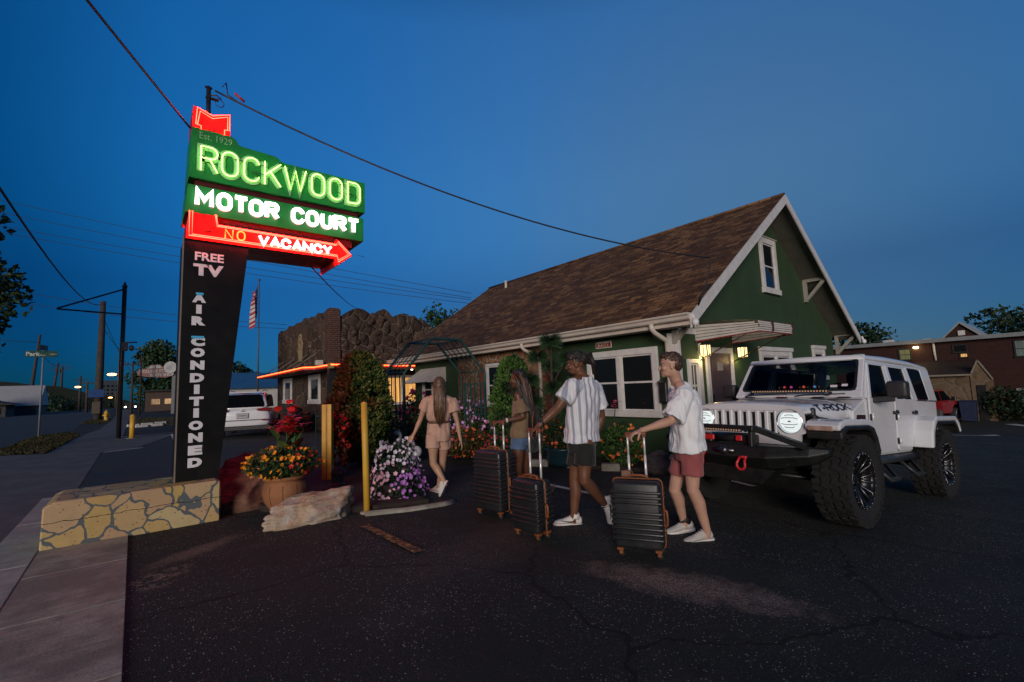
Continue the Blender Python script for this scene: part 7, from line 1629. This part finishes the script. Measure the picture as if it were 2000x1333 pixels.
for s in (-1, 1):
    b = MB()
    for pts in (((2.12, 1.26), (3.0, 1.26), (3.0, 1.80), (2.28, 1.80)), ((3.1, 1.26), (4.15, 1.26), (3.62, 1.80), (3.1, 1.80))): b.add([Vector((s*(.945-(z-1.18)*.187), y, z)) for y, z in pts], [(0, 1, 2, 3)])
    b.build('side_window', TINT, PK, fix=False); b = MB(); b.bb((s*.95, -.03, .85), (s*.80, .02, 1.14)); b.build('tail_light', MC['tail_lens_red'], PK); b = MB(); b.box((s*1.12, 3.95, 1.34), (.22, .12, .22), 0, .03); b.build('wing_mirror', BLACKM, PK)
    for y in (1.25, 4.55):
        b = MB(); b.lathe([(0, s*.70), (.38, s*.70), (.40, s*.78), (.39, s*.94), (.33, s*.98), (0, s*.96)], (0, y, .40), 26, axis='x'); w = b.build('wheel', TYRE, PK); b = MB(); b.lathe([(0, s*.97), (.1, s*.985), (.25, s*.98), (.27, s*.95), (0, s*.93)], (0, y, .40), 16, axis='x'); b.build('rim', CHROME, w)
b = MB(); b.bb((-.95, -.14, .48), (.95, .02, .68), bev=.03); b.build('rear_bumper', CHROME, PK); b = MB(); b.bb((-.78, -.02, .72), (.78, .002, 1.15), bev=.01); b.build('tailgate', PRED, PK); b = MB(); b.lathe([(0, 0), (.09, 0), (.09, .005), (0, .006)], (0, 0, 0), 14); o = b.build('window_sticker', PINKW, PK); o.location = (-.42, 2.0, 1.40); o.rotation_euler = (R(79), 0, 0)
# ------------------------------------------------------------------ trees and far street
def tree(label, x, y, h, rad, seed, n=2400, leaf=.3, mats=None, cz=None, z0=None, blobs=9, trunk=.16, group='trees', cut=-.2, name='tree', lo=.30):
    rg = random.Random(seed); z = gz(x) if z0 is None else z0; T = thing(name, label, 'tree', (x, y, z), 0, group); mats = mats or [LFD]; q = [MB() for _ in mats]; s = MB()
    s.tube([(0, 0, -.3), (.05, 0, h*.35), (0, .05, h*.75)], [trunk, trunk*.7, trunk*.25], 8)
    for i in range(blobs):
        a = rg.uniform(0, 6.28); t = lo+(.95-lo)*(i+.5)/blobs; r = rad*(1-.75*abs(t-.55)/.5)*rg.uniform(.35, .8); c = Vector((math.cos(a)*r, math.sin(a)*r, h*t)); s.tube([(0, 0, h*(t*.6)), c*.6+Vector((0, 0, h*t*.35)), c], [trunk*.35, trunk*.2, trunk*.08], 5)
        for k, m_ in enumerate(q): m_.leaves(scatter(n//blobs//len(q), c, (rad*.46, rad*.46, h*.15), rg, .2, 1.2, cut), leaf, 0, 0, .6, .1, rg)
    for m_, mm in zip(q, mats): m_.build('crown', mm, T, fix=False)
    s.build('trunk', BARK, T); return T
tree('broad leafed tree reaching in from the left edge of the street', -4.85, 20.6, 7.9, 2.4, 3, 9000, .22, [LFD, LF], None, 0, 18, .22, 'trees', -.15, 'tree', .42)
tree('dark evergreen tree behind the red body shop sign', 3.2, 84, 9.6, 4.2, 5, 5200, .55, [LNE, LFD], None, 0, 20, .3, 'trees', -.3, 'tree', .12)
tree('small round tree behind the blue roofed shed', 13.4, 86, 7.2, 3.4, 6, 1500, .5, [LFD], None, -.5, 10)
tree('tree behind the cottage roof beside the cafe parapet', 17.2, 29.0, 8.0, 2.4, 8, 3600, .3, [LF, LFD], None, -.9, 14)
tree('round tree behind the motel roof next to the cottage eave', 68, 16.5, 8.6, 4.6, 9, 2600, .5, [LFD], None, -1.7, 12); tree('bushy tree behind the motel gable at the right edge', 78, 4.0, 9.6, 6.2, 10, 3200, .5, [LFD], None, -1.7, 14)
POLE = WOODP
UG = 'utility poles along the street'
def upole(label, x, y, h, r=.13, arms=(), box_=False, lean=0, lamp=None, cat='utility pole'):
    T = thing('utility_pole', label, cat, (x, y, 0), 0, UG); b = MB(); b.tube([(0, 0, -.2), (lean*.5, 0, h*.5), (lean, 0, h)], [r*1.15, r, r*.75], 8); b.build('pole', POLE, T)
    for z, w in arms: b = MB(); b.bb((lean-w, -.05, z-.06), (lean+w, .05, z+.06)); [b.tube([(lean+w*t, 0, z+.05), (lean+w*t, 0, z+.28)], .06, 6) for t in (-.9, -.45, .45, .9)]; b.build('crossarm', POLE, T)
    if box_: b = MB(); b.lathe([(0, 0), (.28, 0), (.3, .1), (.3, .9), (.2, 1.0), (0, 1.0)], (lean+.45, 0, h*.78), 12); b.build('transformer', DKGREY, T)
    if lamp:
        lx, lz, c, s_ = lamp; b = MB(); b.tube([(lean*.8, 0, lz-.3), (lx*.6, -.05, lz+.1), (lx, -.1, lz+.06)], .05, 6); b.build('lamp_arm', POLE, T); b = MB(); b.ball((lx, -.12, lz), (.36, .25, .12), 0, 10, 6); b.build('lamp_head', glow('street_lamp_'+c, {'amber': (1, .42, .12), 'white': (1, .86, .7)}[c], s_), T)
    return T
up1_ = upole('thick bare wooden pole carrying a blue road sign', -2.2, 49.7, 9.6, .24)
upole('slim wooden pole with an amber lamp half hidden by the black sign frame', -1.14, 57.6, 6.5, .13, (), False, 0, (-.55, 4.0, 'amber', 9))
upole('distant pole with a single crossarm and drop wires by the sidewalk', -.2, 62, 5.4, .11, ((5.2, .9),)); upole('pale thin steel pole by the body shop sign', .45, 59.5, 6.0, .08)
upole('leaning distant pole with two crossarms and a transformer', -19.8, 200, 14.3, .34, ((13.4, 2.6), (12.0, 2.2)), True, 1.2); upole('distant pole with one crossarm right of the transformer pole', -13.4, 152, 10.3, .26, ((9.9, 1.7),))
upole('tall leaning pole on the far kerb behind the green street sign', -18.4, 150, 17.5, .3, (), False, 1.2, (-9.6, 16.0, 'white', 10)); upole('faint pole far down the street between the two amber lamps', -8.0, 120, 6.6, .2, ((5.8, .9),))
upole('short far pole holding the amber lamp left of the thick wooden pole', -5.6, 96, 4.6, .16, ((4.4, .7),), False, 0, (-1.05, 3.9, 'amber', 12)); upole('faint far pole nearest the vanishing point of the street', -3.0, 130, 3.6, .18, (), False, 0, (-.9, 2.4, 'amber', 10))
for x, y, h, lb in ((.9, 88, 5.6, 'first of three thin far poles right of the sidewalk'), (1.0, 110, 5.8, 'second of three thin far poles right of the sidewalk'), (1.2, 140, 6.2, 'last of three thin far poles right of the sidewalk')): upole(lb, x, y, h, .1)
b = MB(); b.box((-2.35, 49.42, 2.15), (.95, .05, .62), 0, .01); tag(b.build('road_sign', mat('road_sign_blue', (.012, .06, .20), (.01, .05, .17), .5, 3)), 'small blue road sign on the thick bare wooden pole', 'sign')
b = MB(); b.box((-2.3, 49.38, 1.02), (.50, .28, .95), 0, .03); tag(b.build('meter_box', mat('box_brown', (.10, .075, .055), None, .7)), 'brown box fixed to the thick bare wooden pole', 'box')
BF = thing('sign_gantry', 'tall black steel post with an empty triangular sign arm', 'sign gantry', (-.42, 23.64, 0)); b = MB(); b.tube([(0, 0, -.05), (0, 0, 5.95)], .075, 12); b.lathe([(.085, 5.93), (.085, 5.99), (.05, 6.03), (.03, 6.12), (0, 6.14)], (0, 0, 0), 12); b.lathe([(0, 0), (.16, 0), (.16, .02), (0, .02)], (0, 0, 0), 12); b.build('post', BLACKM, BF); b = MB(); b.tube([(0, 0, 5.85), (-1.9, 0, 4.93)], .030, 6); b.tube([(0, 0, 4.84), (-1.9, 0, 4.91)], .030, 6); b.build('arm', BLACKM, BF); b = MB(); b.box((.06, -.06, 3.55), (.22, .16, .34), 0, .02); b.tube([(.1, 0, 3.72), (.45, 0, 3.74)], .03, 6); b.ball((.28, -.05, 3.5), (.09, .09, .12)); b.build('camera_box', mat('camera_grey', (.12, .12, .12), None, .4), BF)
HY = thing('fire_hydrant', 'small yellow fire hydrant on the grass strip', 'hydrant', (-1.6, 46.9, 0.02)); b = MB(); b.lathe([(0, 0), (.17, 0), (.17, .05), (.115, .07), (.12, .52), (.15, .54), (.15, .58), (.13, .60), (.11, .70), (.04, .76), (.04, .82), (0, .83)], (0, 0, 0), 16); b.build('barrel', YELLOW, HY); b = MB(); b.tube([(-.21, 0, .42), (.21, 0, .42)], .06, 10); b.tube([(0, -.22, .40), (0, 0, .40)], .075, 10); b.build('nozzles', YELLOW, HY)
SS = thing('street_sign', 'green street name sign on a thin steel post in the grass verge', 'sign', (-3.17, 28.85, 0)); b = MB(); b.tube([(0, 0, -.1), (0, 0, 3.95)], .035, 8); b.build('post', mat('galvanised', (.20, .21, .22), (.15, .16, .17), .5, 8), SS)
b = MB(); b.box((-.05, -.05, 3.64), (1.02, .012, .27), 0, .004); bl = b.build('name_blade', mat('street_sign_green', (.008, .065, .045), None, .5), SS); b = MB(); b.text('Park', Matrix(((1, 0, 0, -.54), (0, 0, -1, -.0585), (0, 1, 0, 3.555), (0, 0, 0, 1))), .24, .001, .006); b.text('Ave', Matrix(((1, 0, 0, -.10), (0, 0, -1, -.0585), (0, 1, 0, 3.555), (0, 0, 0, 1))), .11, .001); b.text('1200 S', Matrix(((1, 0, 0, .19), (0, 0, -1, -.0585), (0, 1, 0, 3.60), (0, 0, 0, 1))), .085, .001); b.build('street_name', mat('sign_reflective', (.60, .64, .62), None, .4), bl, fix=False)
b = MB(); b.box((0, 0, 3.92), (.012, .62, .22), 0, .004, Matrix.Rotation(R(-18), 4, 'Z')); b.build('cross_blade', MC['street_sign_green'], SS)
# red car-shaped body shop sign
BS = thing('shop_sign', 'red roadside sign shaped like an old car with white lettering and a round badge', 'sign', (2.0, 60, 0)); SXx = Matrix(((.86, 0, 0, 1.75), (-.50, 0, -1, 60.4), (0, 1, 0, 4.35), (0, 0, 0, 1)))
def sgn(mb, pts, d0, d1): n = len(pts); dr = Vector((-.50, -.86, 0)).normalized(); ax = Vector((.86, -.50, 0)); P = [Vector((1.75, 60.4, 4.35))+ax*x+Vector((0, 0, z)) for x, z in pts]; mb.add([p+dr*d0 for p in P]+[p+dr*d1 for p in P], [tuple(range(n)), tuple(range(2*n-1, n-1, -1))]+[(i, i+n, (i+1) % n+n, (i+1) % n) for i in range(n)])
b = MB(); sgn(b, [(-1.75, -.30), (-1.80, .05), (-1.6, .30), (-.9, .36), (-.55, .72), (.35, .74), (.75, .40), (1.5, .30), (1.72, .0), (1.6, -.42), (.9, -.62), (-.9, -.5)], 0, .12); b.build('board', mat('shop_red', (.11, .004, .007), None, .45), BS)
b = MB(); sgn(b, [(-.72, .38), (-.48, .66), (-.12, .67), (-.12, .38)], .12, .14); sgn(b, [(-.02, .38), (-.02, .67), (.30, .67), (.56, .38)], .12, .14); b.build('car_windows', mat('shop_white', (.34, .34, .33), None, .5), BS)
b = MB(); sgn(b, [(1.35+.62*math.cos(R(a)), .42+.62*math.sin(R(a))) for a in range(0, 360, 20)], .13, .2); di = b.build('round_badge', MC['shop_white'], BS); b = MB(); sgn(b, [(1.25+.3*math.cos(R(a)), .35+.22*math.sin(R(a))) for a in range(0, 360, 30)], .2, .21); sgn(b, [(1.3, .62), (1.7, .8), (1.75, .7), (1.35, .54)], .2, .21); b.build('badge_mark', mat('badge_grey', (.20, .22, .25), None, .5), di)
b = MB(); ax = Vector((.864, -.503, 0)); dr = Vector((-.503, -.864, 0)); 
def tm(x, z): p = Vector((1.75, 60.4, 4.35))+ax*x+dr*.13+Vector((0, 0, z)); return Matrix(((ax.x, 0, dr.x, p.x), (ax.y, 0, dr.y, p.y), (0, 1, 0, p.z), (0, 0, 0, 1)))
b.text('COLLEGE ST.', tm(-1.55, -.05), .40, .004, .012); b.text('BODY SHOP', tm(-.55, -.46), .40, .004, .012); put(b, 'sign_lettering', MC['shop_white'], BS, None, False)
for c in BS.children:
    if c.name.split('.')[0] != 'sign_lettering': c.matrix_parent_inverse = Matrix.Translation((-2.0, -60, 0))
b = MB(); b.bb((3.0, 59.6, 0), (3.4, 60.0, 4.0)); put(b, 'column', mat('sign_column_grey', (.22, .22, .22), None, .6), BS)
for i, (x, y) in enumerate(((.0, 33.5), (.62, 34.0), (1.25, 34.6), (.35, 31.9), (1.0, 32.2))):
    b = MB(); b.prism([(-.09, 0), (.09, 0), (.06, .13), (-.06, .13)], 'x', -.26, .26); o = b.build('wheel_stop', LW); o.location = (x, y, .02); o.rotation_euler = (0, 0, R(20)); tag(o, 'white concrete wheel stop lying on the dry grass by the sidewalk', 'wheel stop', 'wheel stops on the grass')
# far left: hill, barn, house, tree line, tower, car lights
k = MB(); hp = []; 
for i in range(30):
    t = i/29; hp.append((-60+58*t, 8.5*math.exp(-((t-.42)/.20)**2)+4.2*math.exp(-((t-.75)/.2)**2)+.6*math.sin(i*1.7)*.3+1.2))
k.prism([(-75, -1)]+hp+[(4, -1)], 'y', 150, 175); tag(k.build('hill', mat('dark_hill', (.010, .016, .010), (.006, .010, .007), .95, .3)), kind='structure')
rg = random.Random(33); q = MB()
for i in range(150):
    x = rg.uniform(-34, -9); y = 120+rg.uniform(0, 20)-(x+9)*.4; h = 2.5+2.6*noise.noise(Vector((x*.25, 3, 0)))+rg.uniform(0, 1.2); q.leaves(scatter(40, (x, y, h*.5), (1.6, 1.6, h*.6), rg, .3, 1, -1), .6, 0, 0, .6, .1, rg)
for i in range(70):
    x = rg.uniform(-9, -4); y = 150+rg.uniform(0, 20); h = 1.2+rg.uniform(0, 2.2); q.leaves(scatter(36, (x, y, h*.5), (1.6, 1.6, h*.6), rg, .3, 1, -1), .6, 0, 0, .6, .1, rg)
tag(q.build('treeline', LFD, fix=False), kind='stuff')
BN = thing('barn', 'pale metal roofed barn across the street', 'barn', (-14, 104, 0)); b = MB(); b.bb((-18.0, 102, 0), (-11.6, 112, 1.6)); b.build('wall', mat('barn_wall', (.10, .10, .10), None, .8), BN, Matrix.Translation((14, -104, 0))); b = MB(); b.prism([(101.6, 1.4), (107, 4.6), (112.4, 1.4)], 'x', -18.4, -11.3); b.build('roof', mat('barn_roof', (.42, .40, .40), (.36, .35, .35), .6, 2), BN, Matrix.Translation((14, -104, 0)))
HB = thing('far_house', 'low dark house in front of the pale barn', 'house', (-17, 92, 0)); b = MB(); b.bb((-22, 92, 0), (-13.4, 98, 1.7)); b.build('wall', mat('house_dark', (.05, .05, .05), None, .8), HB, Matrix.Translation((17, -92, 0))); b = MB(); b.prism([(-22.6, 1.6), (-17.2, 3.9), (-14.8, 2.2), (-12.4, 1.6)], 'y', 91.4, 98.6); b.build('roof', mat('house_roof_dark', (.03, .03, .032), None, .8), HB, Matrix.Translation((17, -92, 0))); b = MB(); [b.bb((x, 91.9, .4), (x+.7, 91.99, 1.3)) for x in (-16, -14.6)]; b.build('window', mat('grey_window', (.18, .19, .2), None, .3), HB, Matrix.Translation((17, -92, 0)))
SB = thing('pole_sign', 'white and grey sign on a pole at the left edge of the street', 'sign', (-12.6, 70, 0)); b = MB(); b.tube([(0, 0, 0), (0, 0, 3.6)], .1, 6); b.build('pole', POLE, SB); b = MB(); b.box((0, -.1, 4.3), (1.7, .2, .9)); b.box((0, -.1, 3.2), (1.5, .2, .5)); b.build('boards', MC['shop_white'], SB); b = MB(); [b.bb((-.6, -.215, 3.95+.28*i), (.6, -.205, 4.1+.28*i)) for i in range(3)]; b.build('board_bars', DKGREY, SB)
TW = thing('far_tower', 'far tower block on the horizon at the end of the street', 'building', (-9.6, 330, 0)); b = MB(); b.box((0, 0, 6), (8.2, 8, 14)); b.build('block', mat('tower_blue_grey', (.035, .05, .065), None, .8), TW); b = MB(); [b.bb((-3.6+1.8*i, -4.06, -.5+2*j), (-2.6+1.8*i, -4.01, .5+2*j)) for i in range(4) for j in range(6)]; b.build('window', PANE, TW)
CL = thing('far_car', 'far car with its headlights on at the end of the sidewalk', 'car', (-.4, 95, 0)); b = MB(); b.box((0, 0, .55), (1.7, 4, .6), 0, .15); b.box((0, .3, 1.05), (1.4, 2, .5), 0, .15); b.build('body', DKGREY, CL)
for s in (-1, 1): b = MB(); b.ball((s*.6, -2.0, .6), (.14, .06, .1), 0, 8, 5); b.build('headlight', glow('far_headlight', (1, .9, .75), 9), CL)
BO = thing('body_shop', 'low dark building with a lit window under the evergreen tree', 'building', (4.2, 78, 0)); b = MB(); b.bb((1.2, 78, 0), (9, 84, 2.6)); put(b, 'wall', mat('shop_wall', (.08, .05, .04), None, .8), BO); b = MB(); b.bb((1.8, 77.9, .9), (2.7, 77.98, 1.6)); b.bb((3.2, 77.9, .9), (4.2, 77.98, 1.6)); put(b, 'window', lit('shop_lit', (1, .6, .3), .55, 2), BO); b = MB(); b.bb((1.0, 77.6, 2.6), (9.2, 84.2, 2.8)); put(b, 'roof', DKGREY, BO)
# ------------------------------------------------------------------ wires
def wire(label, P, Q, sag, r, n=18, extra=None):
    P, Q = Vector(P), Vector(Q); b = MB(); b.tube([P.lerp(Q, i/n)+Vector((0, 0, -sag*4*(i/n)*(1-i/n))) for i in range(n+1)], r, 6)
    if extra: extra(b)
    return tag(b.build('power_line', WIRE), label, 'cable', 'overhead wires')
wire('black cable coming down from above the street to the top of the neon sign', (-2.9, -.5, 4.78), (.45, 6.9, 4.86), .06, .012)
def coil(b):
    b.tube([(.80, 6.98, 5.60), (.84, 6.95, 5.66), (.86, 6.95, 5.50), (.95, 6.9, 5.42), (1.05, 6.9, 5.38)], .008, 6)
wire('twisted service cable from the sign mast to the cottage roof', (.72, 6.99, 5.52), (7.85, 3.98, 3.53), .40, .013, 40, coil)
b = MB(); b.tube([(7.85, 3.98, 3.53), (7.88, 3.98, 3.45), (7.82, 4.10, 3.0), (7.80, 4.2, 2.86), (7.85, 4.26, 2.72), (8.0, 4.26, 2.9), (8.3, 4.25, 3.15)], .011, 6); tag(b.build('power_line', WIRE), 'cable loop hanging from the wire down to the cottage rake board', 'cable', 'overhead wires')
b = MB(); b.tube([(.95, 6.97, 5.56), (1.06, 6.95, 5.47)], .018, 6); tag(b.build('cable_tag', mat('tag_red', (.5, .03, .03), None, .5)), 'red sleeve on the twisted service cable by the sign mast', 'cable sleeve')
wire('black cable running up to the left from the thick wooden pole', (-2.2, 49.7, 9.4), (-1.95, 9.0, 5.2), .9, .022)
wire('thin cable from the underside of the neon sign down to the cafe parapet', (1.95, 7.0, 3.28), (7.75, 20.2, 5.1), .12, .010)
for lb, P_, Q_ in (('topmost of the faint wires crossing the street', (-22, 92, 30.6), (33.5, 49, 13.6)), ('second of the faint wires crossing the street', (-22, 92, 28.8), (33.5, 49, 13.0)), ('third of the faint wires crossing the street', (-22, 92, 26.8), (33.5, 49, 12.75)), ('lowest of the upper faint wires crossing the street', (-14.5, 86.5, 23.9), (33.8, 48.8, 12.2)), ('upper of the two low wires passing the black sign frame', (-11.1, 85, 15.9), (15.05, 64.4, 10.5)), ('lower of the two low wires passing the black sign frame', (-11.8, 85.8, 14.7), (14.9, 64.6, 10.0))): wire(lb, P_, Q_, .5, .028, 14)
wire('drop wire sagging from the thick wooden pole to the slim pole', (-2.1, 49.8, 7.4), (-1.1, 57.6, 6.2), .1, .02); wire('long wire from the thick wooden pole along the street', (-2.1, 49.8, 8.2), (.9, 110, 5.6), 1.2, .02); wire('wire between the far kerb poles', (-17.3, 150, 14.5), (-18.6, 200, 13.4), 1.2, .05)
